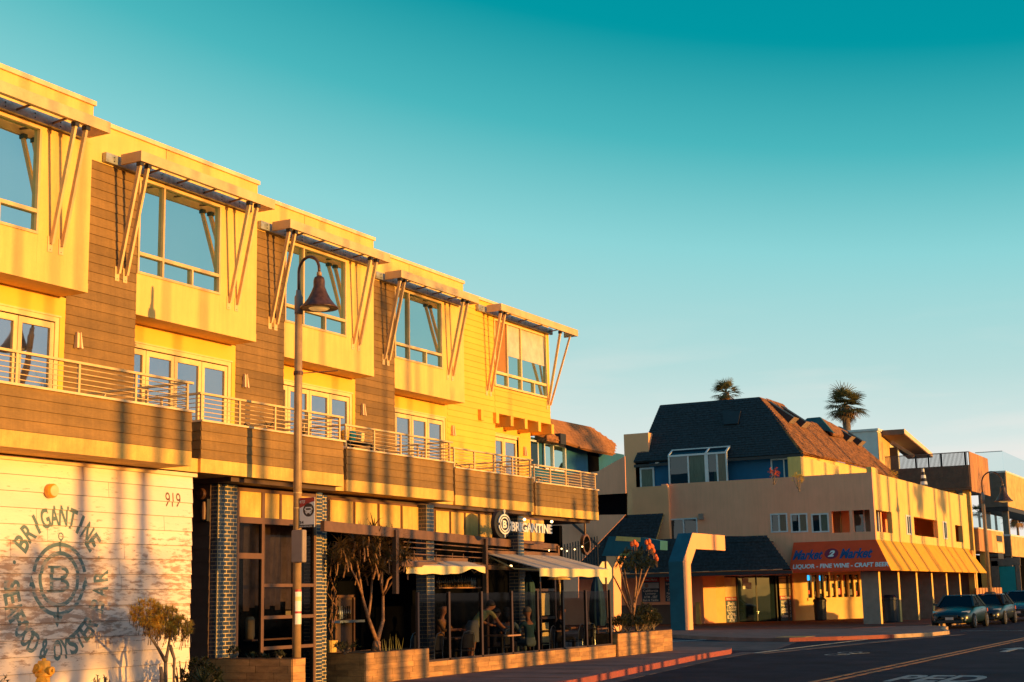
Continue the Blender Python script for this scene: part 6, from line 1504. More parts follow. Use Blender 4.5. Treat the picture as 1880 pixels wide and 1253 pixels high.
# ================================================================== CARS
def car(label, x, y, paint, rz=0.0, s=1.0, wide=1.0):
    t = thing('parked_car', label, 'car', (x, y, GZ), 'dark cars parked along the far kerb', rz)
    t.scale = (s*wide, s, s)
    def fin(b, n, m_, smooth=False, par=None): 
        o = b.build(n, M[m_] if isinstance(m_, str) else m_, None, smooth=smooth); o.parent = par or t; return o
    # body: stations along the length (front at -Y)
    st = [(-2.36, .50, .30, .52, .55), (-2.28, .72, .22, .60, .68), (-1.95, .86, .20, .68, .80), (-1.3, .90, .20, .76, .90), (-.85, .91, .20, .82, .97), (.0, .91, .20, .86, .99), (1.0, .91, .20, .88, 1.0), (1.7, .88, .22, .88, 1.02), (2.2, .80, .28, .84, .98), (2.36, .62, .36, .70, .80)]
    b = MB(); n = 11
    for (yy, hw, z0_, zs_, zc) in st:
        pts = [(hw*.80, z0_), (hw*.97, z0_+.08), (hw, (z0_+zs_)/2), (hw*.98, zs_-.04), (hw*.90, zs_+(zc-zs_)*.45), (hw*.62, zc-.02), (0, zc+.02)]
        ring_ = [(-a, z) for a, z in pts] + [(a, z) for a, z in pts[::-1][1:]]
        for a, z in ring_: b.v.append((a, yy, z))
    m_ = len(ring_)
    for k in range(len(st)-1):
        for j in range(m_-1): a = k*m_+j; b.f.append((a, a+1, a+1+m_, a+m_)); b.mi.append(0)
        b.f.append((k*m_+m_-1, k*m_, (k+1)*m_, (k+1)*m_+m_-1)); b.mi.append(0)
    b.f.append(tuple(range(m_))); b.mi.append(0); b.f.append(tuple(range((len(st)-1)*m_, len(st)*m_))[::-1]); b.mi.append(0)
    body = fin(b, 'body', paint, True)
    bpy.context.view_layer.update()
    sb_ = body.modifiers.new('s', 'SUBSURF'); sb_.levels = 1; sb_.render_levels = 1
    # cabin
    def ringc(yy, zz_, hw): return [(-hw, yy, zz_), (hw, yy, zz_)]
    wsb, wst, rst, rsb = -.95, -.25, .95, 1.72; zb_, zt_ = .95, 1.42
    fin(MB().hexa([(-.58, wst-.02, zt_-.03), (.58, wst-.02, zt_-.03), (.58, rst, zt_-.03), (-.58, rst, zt_-.03)], [(-.50, wst+.1, zt_+.02), (.50, wst+.1, zt_+.02), (.50, rst-.1, zt_+.02), (-.50, rst-.1, zt_+.02)]), 'roof', paint)
    fin(MB().hexa([(-.76, wsb, zb_-.04), (.76, wsb, zb_-.04), (.60, wst, zt_-.04), (-.60, wst, zt_-.04)], [(-.74, wsb+.05, zb_-.04), (.74, wsb+.05, zb_-.04), (.58, wst+.05, zt_-.04), (-.58, wst+.05, zt_-.04)]), 'windscreen', 'carglass')
    fin(MB().hexa([(-.74, rsb, zb_-.02), (.74, rsb, zb_-.02), (.58, rst, zt_-.04), (-.58, rst, zt_-.04)], [(-.72, rsb-.05, zb_-.02), (.72, rsb-.05, zb_-.02), (.56, rst-.05, zt_-.04), (-.56, rst-.05, zt_-.04)]), 'rear_window', 'carglass')
    for sx in (-1, 1):
        fin(MB().hexa([(sx*.80, wsb+.12, zb_-.02), (sx*.80, rsb-.2, zb_-.02), (sx*.60, rst-.02, zt_-.03), (sx*.60, wst+.0, zt_-.03)], [(sx*.76, wsb+.12, zb_-.02), (sx*.76, rsb-.2, zb_-.02), (sx*.56, rst-.02, zt_-.03), (sx*.56, wst, zt_-.03)]), 'side_window', 'carglass')
        for (ya_, yb_) in (((wsb, wst)), ((rsb, rst))): fin(MB().beam((sx*.79, ya_, zb_-.02), (sx*.60, yb_, zt_-.02), .07, .07), 'pillar', paint)
        fin(MB().beam((sx*.81, .38, zb_-.02), (sx*.60, .38, zt_-.02), .06, .03), 'pillar', 'bolt')
        fin(MB().hexa([(sx*.82, -.75, .96), (sx*1.0, -.80, .98), (sx*1.0, -.80, 1.10), (sx*.84, -.75, 1.08)], [(sx*.82, -.60, .96), (sx*1.0, -.68, .98), (sx*1.0, -.68, 1.10), (sx*.84, -.6, 1.08)]), 'wing_mirror', paint)
        fin(MB().hexa([(sx*.42, -2.24, .60), (sx*.76, -2.03, .60), (sx*.80, -1.93, .76), (sx*.50, -2.10, .73)], [(sx*.42, -2.12, .60), (sx*.78, -1.83, .60), (sx*.80, -1.75, .76), (sx*.50, -1.95, .73)]), 'headlight', 'headlamp')
        fin(MB().lathe((sx*.62, -2.25, .38), [(.07, 0), (.05, .03)], 10, axis=(0, -1, 0)), 'fog_light', 'headlamp')
        for yy in (-1.42, 1.38):
            w_ = fin(MB().lathe((sx*.72, yy, .32), [(.30, 0), (.33, .04), (.33, .17), (.29, .21)], 22, axis=(sx, 0, 0)), 'wheel', 'tyre')
            fin(MB().lathe((sx*.72, yy, .32), [(.22, .205), (.215, .215), (.03, .20)], 18, axis=(sx, 0, 0)), 'rim', 'rim', par=w_)
            rq = MB()
            for k in range(5): a = 2*math.pi*k/5; rq.beam((sx*.935, yy, .32), (sx*.935, yy+.2*math.cos(a), .32+.2*math.sin(a)), .05, .02, up=(1, 0, 0))
            fin(rq, 'spokes', 'rim', par=w_)
        fin(MB().box(sx*.915, sx*.93, .2, .38, .80, .83), 'door_handle', 'bolt')
        fin(MB().hexa([(sx*.5, 2.33, .66), (sx*.8, 2.2, .66), (sx*.8, 2.2, .82), (sx*.5, 2.33, .82)], [(sx*.5, 2.38, .66), (sx*.82, 2.24, .66), (sx*.82, 2.24, .82), (sx*.5, 2.38, .82)]), 'tail_light', 'signred')
    fin(MB().box(-.35, .35, -2.40, -2.33, .47, .58), 'grille', 'bolt'); fin(MB().box(-.55, .55, -2.39, -2.3, .26, .36), 'lower_grille', 'bolt')
    fin(MB().box(-.17, .17, -2.425, -2.41, .38, .49), 'licence_plate', 'plate')
    return t
car('nearest dark teal saloon parked by the far kerb, pale plate on its nose', -13.45, 67.75, M['carpaint'])
car('second dark saloon parked behind the nearest one, with sunlit orange flank', -13.25, 74.2, M['carpaint2'])
car('third slate coloured car at the right edge of the photo, partly hidden', -12.7, 80.8, M['carpaint3'], 0, 1.08, 1.05)
street_lamp('far street lamp with dark bell shade beside the parked cars', -13.4, 75.2, 0, 6.2, 1.0, 1.35)
b = onx(1832, 1095, -13.4); q = MB().lathe((-13.4, 75.2, 0), [(.28, 0), (.28, 1.35), (.2, 1.4)], 12).build('lamp_base_box', M['bolt']); setp(q, 'dark box round the foot of the far street lamp', 'box')

# ================================================================== PLANTS
def leaf_blade(b, p, d, up, L_, w_, droop, n=4, m=0):
    """one long tapering leaf curving down"""
    p = Vector(p); d = Vector(d).normalized(); side = d.cross(Vector(up)); side = side.normalized() if side.length > .01 else Vector((1, 0, 0)); pr = None
    i0 = len(b.v); cur = p; dd = d.copy()
    for k in range(n+1):
        t = k/n; ww__ = w_*(1-.85*t)*(1 if k else .7)/2; b.v.append(tuple(cur-side*ww__)); b.v.append(tuple(cur+side*ww__ + Vector((0, 0, .25*ww__))))
        cur = cur + dd*(L_/n); dd = (dd+Vector((0, 0, -droop/n))).normalized()
    for k in range(n): a = i0+2*k; b.f.append((a, a+1, a+3, a+2)); b.mi.append(m)
def rnd_dir(rng, zmin=-.2, zmax=1):
    a = rng.uniform(0, 2*math.pi); z = rng.uniform(zmin, zmax); r_ = math.sqrt(max(0, 1-z*z)); return Vector((r_*math.cos(a), r_*math.sin(a), z))
def rosettes(pts, rng, L_, w_, nl, droop, zmin=-.35, n=4):
    b = MB()
    for p in pts:
        for k in range(nl): leaf_blade(b, p, rnd_dir(rng, zmin, .95), (0, 0, 1), L_*rng.uniform(.7, 1.15), w_, droop*rng.uniform(.5, 1.5), n)
    return b
def forked(base, trunks, m_, parent, name='trunk'):
    for pts, rs in trunks: MB().tube([Vector(base)+Vector(p) for p in pts], rs, 8).build(name, m_, parent, smooth=True)
rng = random.Random(11)
# aloe tree in the big planter: traced in the plane of the photo, with depth spread
TX, TY = -16.5, 24.7
base = onx(690, 1197, TX); TYb = base.y
def tp(px, py, dx=0.0): p = onx(px, py, TX+dx); return p
al = thing('aloe_tree', 'tall forked aloe tree with drooping strap leaves in the orange planter', 'tree', (base.x, base.y, .58))
br = [([(690, 1197, 0), (692, 1178, 0)], [.11, .085]), ([(692, 1180, 0), (676, 1135, 0), (665, 1095, .05), (660, 1060, .1), (655, 1030, .15)], [.07, .05, .04, .035, .025]), ([(692, 1180, 0), (703, 1140, -.05), (703, 1095, -.1), (712, 1065, -.15), (727, 1052, -.2), (738, 1042, -.2)], [.07, .055, .045, .035, .03, .02]),
      ([(676, 1135, 0), (681, 1098, -.15), (683, 1060, -.25), (690, 1035, -.3)], [.045, .035, .03, .02]), ([(703, 1095, -.1), (698, 1062, 0), (706, 1035, .1), (708, 1020, .1)], [.04, .032, .028, .02]), ([(665, 1095, .05), (655, 1065, .2), (642, 1040, .25)], [.035, .03, .02]), ([(703, 1095, -.1), (722, 1065, .2), (735, 1040, .3)], [.03, .025, .02])]
for k, (pp, rs) in enumerate(br): MB().tube([tp(*q) for q in pp], [x_*(.95 if k == 0 else .72) for x_ in rs], 8).build('trunk' if k == 0 else 'branch', M['bark'], al, smooth=True)
tips = []
for k in range(60):
    a = rng.uniform(0, 2*math.pi); rr = math.sqrt(rng.random()); px = 681+rr*64*math.cos(a); py = 1015+rr*38*math.sin(a); tips.append(tp(px, py, rng.uniform(-.55, .55)))
for px, py in ((672, 985), (686, 972), (700, 985), (655, 1000), (735, 1030), (745, 1040), (620, 1030), (715, 990)): tips.append(tp(px, py, rng.uniform(-.2, .2)))
for k, p in enumerate(tips): MB()  # leaves per head below
heads = [tips[i::6] for i in range(6)]
for hset in heads: rosettes(hset, rng, .38, .045, 22, .95, -.3, 5).build('leaf_crown', M['leafaloe'], al, kind='stuff')
tw_ = MB()
for p in tips: 
    q = p+Vector((rng.uniform(-.06, .06), rng.uniform(-.1, .1), -.28)); tw_.tube([q, (p+q)/2+Vector((0, .02, 0)), p], [.018, .016, .012], 5)
tw_.build('twigs', M['bark'], al, kind='stuff')
# sansevieria and small plants in that planter
sn_ = thing('snake_plant', 'clump of upright sunlit sword leaves right of the forked aloe trunk', 'plant', (tp(720, 1190).x, tp(720, 1190).y, .58)); b = MB()
for k in range(12): p = tp(704+k*3.2+rng.uniform(-2, 2), 1193, rng.uniform(-.1, .35)); p.z = .59; leaf_blade(b, p, (rng.uniform(-.2, .2), rng.uniform(-.25, .25), 1), (1, .3, 0), rng.uniform(.22, .36), .055, -.1, 3)
b.build('sword_leaves', M['snake'], sn_)
def shrub(name, label, cx, cy, z0, rx_, ry_, h, n, L_, w_, m_, cat='shrub', stems=6, droop=.5, group=None, trunkm='barkgrey'):
    t = thing(name, label, cat, (cx, cy, z0), group); pts = []
    for k in range(n):
        d = rnd_dir(rng, -.3, 1); f = rng.uniform(.55, 1.0); pts.append(Vector((cx+d.x*rx_*f, cy+d.y*ry_*f, z0+h*.55+d.z*h*.45*f)))
    rosettes(pts, rng, L_, w_, 7, droop, -.5, 2).build('foliage', m_, t, kind='stuff')
    s_ = MB()
    for k in range(stems):
        p = pts[k*len(pts)//stems]; s_.tube([(cx+rng.uniform(-.05, .05), cy+rng.uniform(-.05, .05), z0), ((cx+p.x)/2+rng.uniform(-.05, .05), (cy+p.y)/2, z0+(p.z-z0)*.55), p], [.022, .015, .008], 5)
    s_.build('stems', M[trunkm], t, kind='stuff'); return t
p = tp(640, 1195); shrub('low_succulent', 'low spiky succulents at the left end of the large orange planter', p.x, p.y-.1, .58, .3, .35, .22, 26, .12, .03, M['leafhedge'])
p = onx(609, 1160, -17.1); t = thing('potted_climber', 'tall thin climbing plant in a cream pot beside the second brick column', 'plant', (p.x, p.y, .1))
MB().lathe((p.x, p.y, .55), [(.09, 0), (.12, .26), (.13, .28)], 14).build('pot', M['fascia'], t)
b = MB(); 
for k in range(4):
    P = [(p.x+rng.uniform(-.04, .04), p.y, .8)]; 
    for j in range(6): P.append((p.x+rng.uniform(-.12, .12), p.y+rng.uniform(-.14, .14), .8+(j+1)*.33))
    b.tube(P, .010, 5)
b.build('stems', M['bark'], t, kind='stuff')
pts = [Vector((p.x+rng.uniform(-.16, .16), p.y+rng.uniform(-.22, .22), rng.uniform(.85, 2.3))) for _ in range(60)]; rosettes(pts, rng, .10, .035, 5, .6, -.5, 2).build('foliage', M['leafhedge'], t, kind='stuff')
rosettes([Vector((p.x, p.y+.02, 2.45))], rng, .5, .05, 26, .7, .2, 4).build('top_leaves', M['snake'], t)
# corner planter: second aloe with orange flowers, hedge
T2 = -16.5
def t2(px, py, dx=0): return onx(px, py, T2+dx)
b2 = t2(1160, 1140); a2_ = thing('flowering_aloe_tree', 'aloe tree with orange flower heads and thin splayed trunks in the corner planter', 'tree', (b2.x, b2.y, .58))
for pp in ([(1160, 1150, 0), (1166, 1110, 0), (1172, 1075, .1), (1178, 1045, .2)], [(1160, 1148, 0), (1158, 1105, 0), (1150, 1070, .1), (1146, 1045, .2)], [(1159, 1128, 0), (1140, 1085, -.1), (1126, 1058, -.1)], [(1158, 1120, 0), (1148, 1080, -.1), (1138, 1040, -.1)], [(1167, 1100, 0), (1185, 1055, .1), (1192, 1040, .1)], [(1163, 1115, 0), (1168, 1070, -.2), (1166, 1035, -.2)], [(1180, 1150, 0), (1186, 1132, 0), (1197, 1121, .1)]):
    MB().tube([t2(*q) for q in pp], [.04, .03, .024, .02][:len(pp)] if len(pp) > 3 else [.035, .026, .02], 7).build('trunk', M['bark'], a2_, smooth=True)
tips = []
for k in range(46):
    a = rng.uniform(0, 2*math.pi); rr = math.sqrt(rng.random()); tips.append(t2(1168+rr*35*math.cos(a), 1028+rr*21*math.sin(a), rng.uniform(-.5, .5)))
for hset in (tips[::3], tips[1::3], tips[2::3]): rosettes(hset, rng, .22, .045, 18, 1.0, -.5, 3).build('leaf_crown', M['leafdark'], a2_, kind='stuff')
for px, py in ((1165, 996), (1160, 999), (1169, 1000), (1187, 996), (1192, 994), (1195, 1002), (1200, 1011), (1191, 1005), (1204, 1022), (1206, 1026), (1198, 1004)):
    p = t2(px, py, rng.uniform(-.1, .2)); MB().lathe(p+Vector((0, 0, -.06)), [(.012, -.02), (.045, .0), (.055, .05), (.045, .10), (.01, .14)], 9).build('flower_head', M['flower'], a2_); MB().tube([p+Vector((0, -.02, -.25)), p+Vector((0, 0, -.06))], .009, 5).build('flower_stalk', M['bark'], a2_)
for k, (px, w__, h_) in enumerate(((1140, .42, .38), (1156, .4, .45), (1172, .38, .40), (1190, .42, .42), (1200, .3, .55), (1183, .4, .72))):
    p = t2(px, 1145); shrub('hedge_shrub', ['leafy shrub at the left end of the corner planter', 'leafy shrub in front of the flowering aloe trunks', 'leafy shrub right of the aloe trunks', 'leafy shrub near the right end of the corner planter', 'outermost leafy shrub at the right corner of the corner planter', 'tallest mounded shrub rising behind the others in the corner planter'][k], p.x-.05, p.y, .55, w__, w__*1.2, h_+.1, 130, .095, .05, M['leafhedge'], group='shrubs in the corner planter')
p = onx(1140, 1105, -17.0); q = MB(); P = [Vector((p.x, p.y-.1, .5))]
# ball headed tree in front of the plank wall
WX = -15.0
def tw3(px, py, dx=0): return onx(px, py, WX+dx)
bb = tw3(303, 1253); bt = thing('small_forked_tree', 'small forked succulent tree with glowing yellow round head, before the white plank wall', 'tree', (bb.x, bb.y, 0))
for k, pp in enumerate(([(304, 1270, 0), (304, 1238, 0), (304, 1213, 0)], [(304, 1215, 0), (290, 1190, .05), (276, 1170, .1), (264, 1150, .12)], [(304, 1215, 0), (308, 1195, 0), (312, 1170, -.05), (312, 1150, -.1)], [(312, 1185, 0), (320, 1210, .05), (319, 1245, .05), (318, 1265, .05)], [(297, 1265, .1), (297, 1240, .1), (295, 1225, .1)])):
    MB().tube([tw3(*q) for q in pp], [.035, .03, .026][:3] if len(pp) == 3 else [.03, .022, .018, .014], 8).build('trunk', M['barkgrey'], bt, smooth=True)
tips = []
while len(tips) < 330:
    cx, cy, ra, rb_ = rng.choice(((270, 1127, 31, 24), (300, 1138, 32, 28), (328, 1155, 24, 24), (296, 1150, 36, 24)))
    a = rng.uniform(0, 2*math.pi); rr = math.sqrt(rng.random()); dx = rng.uniform(-.3, .3)*(1-rr*.5); tips.append(tw3(cx+rr*ra*math.cos(a), cy+rr*rb_*math.sin(a), dx))
for i in range(5): rosettes(tips[i::5], rng, .085, .018, 30, .3, -.35, 2).build('leaf_crown', M['leafball'], bt, kind='stuff')
tw_ = MB()
for p in tips[::2]: tw_.tube([p+Vector((rng.uniform(-.03, .03), rng.uniform(-.05, .05), -.14)), p], [.008, .006], 4)
tw_.build('twigs', M['barkgrey'], bt, kind='stuff')
# shrubs along the foot of the wall
def fs(name, label, px, py, X_, w__, h_, n, L_, wl, m_, **kw): p = onx(px, py, X_); return shrub(name, label, p.x, p.y, 0, w__, w__, h_, n, L_, wl, m_, **kw)
z0 = onx(370, 1205, -14.9).z
fs('dark_round_shrub', 'dark round leafed shrub at the left end of the narrow planter', 368, 1240, -14.9, .34, onx(368, 1203, -14.9).z, 110, .09, .05, M['leafdark'])
fs('twiggy_shrub', 'bare twiggy shrub between the forked tree and the dark round shrub', 333, 1245, -15.2, .22, onx(335, 1208, -15.2).z, 26, .05, .02, M['leafdark'], stems=18)
fs('twiggy_shrub', 'low twiggy shrub in front of the plank wall under the oyster lettering', 187, 1253, -15.3, .2, onx(187, 1236, -15.3).z+.05, 24, .05, .02, M['leafdark'], stems=14)
fs('low_dark_shrub', 'dark leaf tip at the lower left corner of the photo', 6, 1253, -15.2, .14, onx(6, 1236, -15.2).z+.05, 20, .07, .03, M['leafdark'])
p = onx(372, 1253, -14.3); t = thing('spiky_grass', 'dark spiky strap leaved clump at the foot of the narrow planter', 'plant', (p.x, p.y, 0))
rosettes([Vector((p.x, p.y, onx(372, 1258, -14.3).z))], rng, .34, .03, 60, .3, .1, 3).build('leaves', M['leafdark'], t)
for k, px in enumerate((432, 465, 488, 515)):
    p = ony(px, 1208, 19.62); shrub('planter_herb', ['trailing herb at the left of the narrow planter by the brick column', 'small herb second from the left in the narrow planter', 'small herb with a red flower in the middle of the narrow planter', 'yellow leaved herb next to the lamp post in the narrow planter'][k], p.x, 19.58, .67, .11, .07, [.22, .1, .08, .13][k], 16, .07, .03, M['leafhedge'] if k == 3 else M['leafdark'])
# hydrant
hx_ = onx(80, 1240, -14.6); hz = onx(80, 1213, -14.6).z
HD = thing('fire_hydrant', 'yellow fire hydrant with side outlets in front of the mural', 'fire hydrant', (hx_.x, hx_.y, 0)); c = Vector((hx_.x, hx_.y, 0)); k_ = 1.0
MB().lathe(c, [(.13, 0), (.13, .04), (.09, .06), (.085, hz-.22), (.11, hz-.2), (.11, hz-.16), (.088, hz-.14), (.085, hz-.04), (.075, hz-.005), (.05, hz)], 22).build('barrel', M['hydrant'], HD, smooth=False)
MB().lathe(c+Vector((0, 0, hz-.0)), [(.03, 0), (.03, .03)], 5).build('top_nut', M['hydrant'], HD)
MB().lathe(c+Vector((0, -.07, hz-.09)), [(.05, 0), (.05, .04), (.055, .04), (.055, .06), (.02, .065), (.02, .085)], 14, axis=(0, -1, 0)).build('front_outlet', M['hydrant'], HD)
for a_, nm in (((1, 0, 0), 'outlet'), ((-1, 0, 0), 'outlet'), ((.6, -.8, -.1), 'pumper_outlet')):
    rr = .045 if nm == 'outlet' else .065; dz = -.13 if nm == 'outlet' else -.26
    MB().lathe(c+Vector(a_)*.07+Vector((0, 0, hz+dz)), [(rr, 0), (rr, .05), (rr*1.2, .05), (rr*1.2, .08), (.02, .085), (.02, .11)], 14, axis=a_).build(nm, M['hydrant'], HD)
# palms --------------------------------------------------------------
def palm(label, c, H, r, n=34, trunk=.2, skirt=True, group='fan palms', frond=1.0, zb=0.0, seed=1, name='fan_palm'):
    rg_ = random.Random(seed); t = thing(name, label, 'palm tree', (c[0], c[1], zb), group); top = Vector((c[0], c[1], H))
    MB().tube([(c[0], c[1], zb), (c[0]+.05, c[1], (H+zb)/2), top], [trunk*1.15, trunk, trunk*.9], 10).build('trunk', M['barkgrey'], t, smooth=True)
    def fr_(b, d, L_, m=0):
        d = d.normalized(); stem = top+d*L_*.45+Vector((0, 0, -.12*L_*(1-d.z))); b.tube([top, (top+stem)/2+Vector((0, 0, .05*L_)), stem], [.03, .02, .015], 4, m=m, cap=False)
        side = d.cross(Vector((0, 0, 1))); side = side.normalized() if side.length > .05 else Vector((1, 0, 0)); up = side.cross(d)
        for k in range(13):
            a = R(-78+156*k/12); ld = d*math.cos(a)+side*math.sin(a); leaf_blade(b, stem, ld+up*.08, up, L_*rg_.uniform(.5, .62), .055*L_+.03, .9, 3, m)
    for i in range(3):
        b = MB()
        for k in range(n//3): fr_(b, rnd_dir(rg_, -.35, .98), r*rg_.uniform(.85, 1.1))
        b.build('fronds', M['palmleaf'], t, kind='stuff')
    if skirt:
        b = MB()
        for k in range(int(n*.45)): fr_(b, rnd_dir(rg_, -.95, -.35), r*rg_.uniform(.55, .85))
        b.build('dry_skirt', M['palmdead'], t, kind='stuff')
    return t
p = ony(1552, 745, 100); palm('tall fan palm with shaggy brown skirt rising behind the corner roofs', (p.x, p.y), p.z, 1.75, 46, .3, seed=3)
p = ony(1333, 722, 95); palm('fan palm whose top just shows over the dark mansard ridge', (p.x, p.y), p.z, 1.2, 32, .26, seed=5)
for k, (px, py, lb, rr) in enumerate(((1797, 942, 'spiky palm seen through the terrace left of the far lamp post', 1.3), (1866, 945, 'small palm seen through the open terrace at the right edge', 1.9), (1826, 930, 'thin palm just right of the far lamp post through the terrace', 1.2))):
    p = ony(px, py, 165); palm(lb, (p.x, p.y), p.z, rr, 26, .14, k == 1, seed=20+k)
for k, (px, py, X_, lb) in enumerate(((1465, 878, -19, 'small sunlit leafy plant on the market roof terrace left of the lit window'), (1420, 868, -22, 'thin red bougainvillea by the blue wall window'), (1640, 872, -18.5, 'small plant at the street end of the roof terrace'))):
    p = onx(px, py, X_); shrub('terrace_plant', lb, p.x, p.y, p.z-.6, .3, .3, .9, 30, .12, .05, M['leafball'] if k != 1 else M['flower'])
# things on the balconies
def pot_plant(label, x, y, z, h=.25): t = thing('potted_plant', label, 'plant', (x, y, z)); MB().lathe((x, y, z), [(.06, 0), (.09, .16), (.1, .17)], 12).build('pot', M['pot'], t); rosettes([Vector((x, y, z+.2))], rng, h, .03, 18, .5, 0, 3).build('leaves', M['leafhedge'], t)
pot_plant('terracotta pot with a small plant on the second balcony from the left', -16.2, 20.9, 4.55); pot_plant('potted plant beside the door post of the second balcony', -16.6, 19.2, 4.4)
pot_plant('potted plant at the left end of the third balcony', -16.8, 24.0, 4.55)
pot_plant('tiny potted plant near the right end of the second balcony', -16.3, 22.1, 4.5)
for k, (x, y, lb) in enumerate(((-17.0, 21.5, 'dark low lounge chair on the second balcony'), (-17.3, 25.2, 'dark curved back chair on the third balcony'), (-17.5, 26.6, 'dark folding chair near the right of the third balcony'), (-18.0, 31.0, 'dark chair on the fourth balcony'), (-18.3, 36.0, 'dark chair on the last balcony before the yellow doors'))):
    t = thing('balcony_chair', lb, 'chair', (x, y, 4.1), 'chairs on the balconies'); b = MB().tube([(x-.2, y-.22, 4.1), (x-.2, y-.22, 4.75), (x, y-.26, 4.9), (x+.2, y-.22, 4.75), (x+.2, y-.22, 4.1)], .015, 6); b.build('back_frame', M['bolt'], t); bx('seat', M['bolt'], t, x-.2, x+.2, y-.2, y+.2, 4.5, 4.54)
    for dx in (-.18, .18): MB().tube([(x+dx, y+.18, 4.1), (x+dx, y+.18, 4.5)], .014, 6).build('leg', M['bolt'], t)
t = thing('balcony_table', 'dark table with coloured things on it, left end of the third balcony', 'table', (-16.9, 24.35, 4.1)); bx('table_top', M['bolt'], t, -17.2, -16.6, 24.1, 25.0, 4.78, 4.82)
for dx, dy in ((-17.15, 24.15), (-16.65, 24.15), (-17.15, 24.95), (-16.65, 24.95)): bx('leg', M['bolt'], t, dx-.02, dx+.02, dy-.02, dy+.02, 4.1, 4.78)
for k, (y, mm) in enumerate(((24.2, 'hydrant'), (24.45, 'tealbanner'), (24.75, 'valance'))): q = MB().lathe((-16.8, y, 4.82), [(.07, 0), (.09, .1), (.09, .2), (.05, .22)], 12).build('table_tub', M[mm]); setp(q, ['small orange tub on the third balcony table', 'teal tub in the middle of the third balcony table', 'cream tub on the third balcony table'][k], 'tub')

# ================================================================== ACROSS THE STREET (outside the frame; their shadows fall on the fronts)
tan_az = math.tan(SUN_AZ)
cast = [(15.97, 13, .13, 12), (16.75, 16, .10, 13), (17.29, 15, .13, 12), (20.15, 17, .12, 12), (21.2, 20, .16, 13), (23.75, 14, .12, 6.5), (24.5, 18, .15, 13), (25.1, 22, .14, 10), (25.95, 15, .15, 12), (27.35, 19, .14, 13), (28.0, 23, .15, 8), (29.45, 16, .14, 12), (30.95, 18, .17, 11), (31.6, 21, .13, 12), (32.7, 17, .16, 9), (34.2, 20, .14, 8), (36.4, 15, .14, 6), (37.1, 18, .11, 11), (37.7, 17, .17, 7), (43, 18, .2, 9), (48, 22, .2, 10), (55, 20, .3, 9), (61.9, 16, .5, 5.2), (66, 16, .25, 9), (71.5, 18, .2, 13), (73.2, 17, .2, 14), (75, 22, .2, 14), (77.5, 19, .2, 13), (80.6, 21, .2, 14), (84, 20, .2, 13), (88, 24, .3, 11), (91, 20, .3, 12)]
for k, (ys_, X_, r_, H_) in enumerate(cast):
    if ys_ > 60: X_ += 22; H_ += 1.2; r_ *= (.7, 1.1, .55, 1.0)[k % 4]
    y = ys_+(X_+16)*tan_az; z_ = H_
    t = thing('wooden_pole', 'bare wooden pole standing across the street, outside the photo', 'pole', (X_, y, GZ), 'poles across the street')
    zk = min(z_, 7.2 if ys_ < 60 else z_); MB().tube([(X_, y, GZ), (X_+.03, y, zk/2), (X_, y, zk)], [r_*1.1, r_, r_*.85], 8).build('shaft', M['barkgrey'], t)
    if z_ > zk: MB().tube([(X_, y, zk), (X_, y, z_)], [r_*.42, r_*.3], 6).build('mast', M['barkgrey'], t)
def far_shadow_tree(ys_, X_, z_, w_, h_, n, seed):
    rg_ = random.Random(seed); y = ys_+(X_+16)*tan_az; t = thing('street_tree', 'leafy tree standing across the street, outside the photo', 'tree', (X_, y, GZ), 'trees across the street')
    MB().tube([(X_, y, GZ), (X_, y, z_)], [.16, .09], 8).build('trunk', M['barkgrey'], t)
    b = MB()
    for k in range(n):
        d = rnd_dir(rg_, -1, 1)*rg_.random()**.4; p = Vector((X_+d.x*w_, y+d.y*w_, z_+d.z*h_)); leaf_blade(b, p, rnd_dir(rg_, -1, 1), (0, 0, 1), .45, .22, .3, 2)
    b.build('crown', M['leafdark'], t, kind='stuff')
far_shadow_tree(15.4, 16, 3.1, 1.5, 1.15, 520, 3); far_shadow_tree(17.2, 19, 3.4, .8, .9, 160, 4); far_shadow_tree(13.2, 18, 2.4, 1.0, .9, 350, 5)
far_shadow_tree(30.5, 20, 11.0, 2.2, 1.0, 160, 7); far_shadow_tree(97, 22, 9.5, 1.8, 1.8, 260, 8)
# low wall out of view, added to shade the lowest metre
q = MB().box(22, 22.4, 8, 60, GZ, .8).build('added_shade_wall', M['plaza']); setp(q, 'long low wall across the street, out of view, added for its shade', 'low wall')

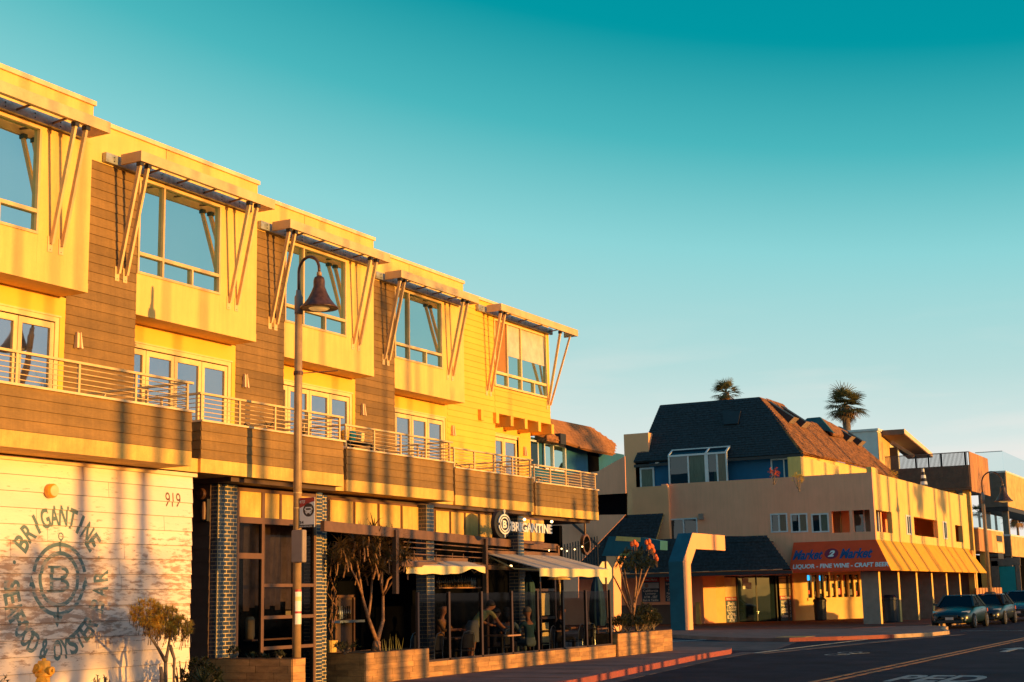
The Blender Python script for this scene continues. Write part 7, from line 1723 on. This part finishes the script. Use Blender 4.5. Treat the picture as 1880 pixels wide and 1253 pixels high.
# closed striped parasol on the roof terrace
p = onx(1698, 914, -18.4); sp3 = thing('striped_parasol', 'closed black and white striped parasol on the market roof terrace', 'umbrella', (p.x, p.y, p.z)); zt3_ = onx(1698, 862, -18.4).z; hh3 = zt3_-p.z
MB().tube([(p.x, p.y, p.z-.8), (p.x, p.y, zt3_)], .03, 6).build('pole', M['bolt'], sp3)
for k in range(9):
    z_ = p.z+hh3*k/9; r0_ = .32*(1-k/9.5)+.03; MB().lathe((p.x, p.y, z_), [(r0_, 0), (r0_*.86, hh3/9-.003)], 14).build('stripe', M['bolt' if k % 2 else 'signwhite'], sp3)
# mailbox-like dark item, menu window and heater at the back of the patio
pw = onx(990, 1090, -18.2); mw = thing('menu_window', 'tall dark framed window with warm yellow reflections at the right end of the patio', 'window', (pw.x, pw.y, 0))
ya_ = onx(962, 1100, -18.2).y; yb_ = onx(1018, 1100, -18.2).y; fr = MB()
for y in (ya_, (ya_+yb_)/2, yb_): fr.box(-18.24, -18.16, y-.04, y+.04, .1, 2.35)
for z in (.1, 1.0, 1.75, 2.3): fr.box(-18.235, -18.165, ya_, yb_, z, z+.07)
fr.build('frame', M['patiopost'], mw)
for y0_, z0_, z1_, w_ in ((.22, 1.12, 1.66, .10), (.62, .3, .9, .1), (.62, 1.1, 1.7, .12)): yy = ya_+(yb_-ya_)*y0_; bx('painted_reflection', M['valance'], mw, -18.26, -18.25, yy, yy+w_*4, z0_, z1_)  # yellow pieces painted in as warm reflections of the glass
pq = onx(1027, 1100, -17.6); ht = thing('patio_heater', 'slim patio heater with glowing yellow tube beside the patio frame post', 'heater', (pq.x, pq.y, 0)); MB().tube([(pq.x, pq.y, 0), (pq.x, pq.y, 2.0)], .035, 8).build('pole', M['patiobrown'], ht); MB().tube([(pq.x+.04, pq.y-.03, 1.25), (pq.x+.04, pq.y-.03, 1.95)], .02, 8).build('glass_tube', M['valance'], ht)
MB().lathe((pq.x, pq.y, 2.05), [(.32, 0), (.3, .03), (.06, .14)], 16).build('hood', M['fascia'], ht)

# palms across the street: mirrored in the balcony doors, their crowns shade the market front
for k, (ys_, X_, H_, r_) in enumerate(((80, 30, 9.6, 1.9), (86, 34, 9.7, 1.7), (62, 26, 11.5, 2.2), (71, 33, 13.5, 2.4), (53, 24, 12.2, 2.0))):
    palm('tall fan palm standing across the street, outside the photo', (X_, ys_+(X_+17.6)*tan_az), H_, r_, 40, .16, True, group='palms across the street', zb=GZ, seed=40+k)
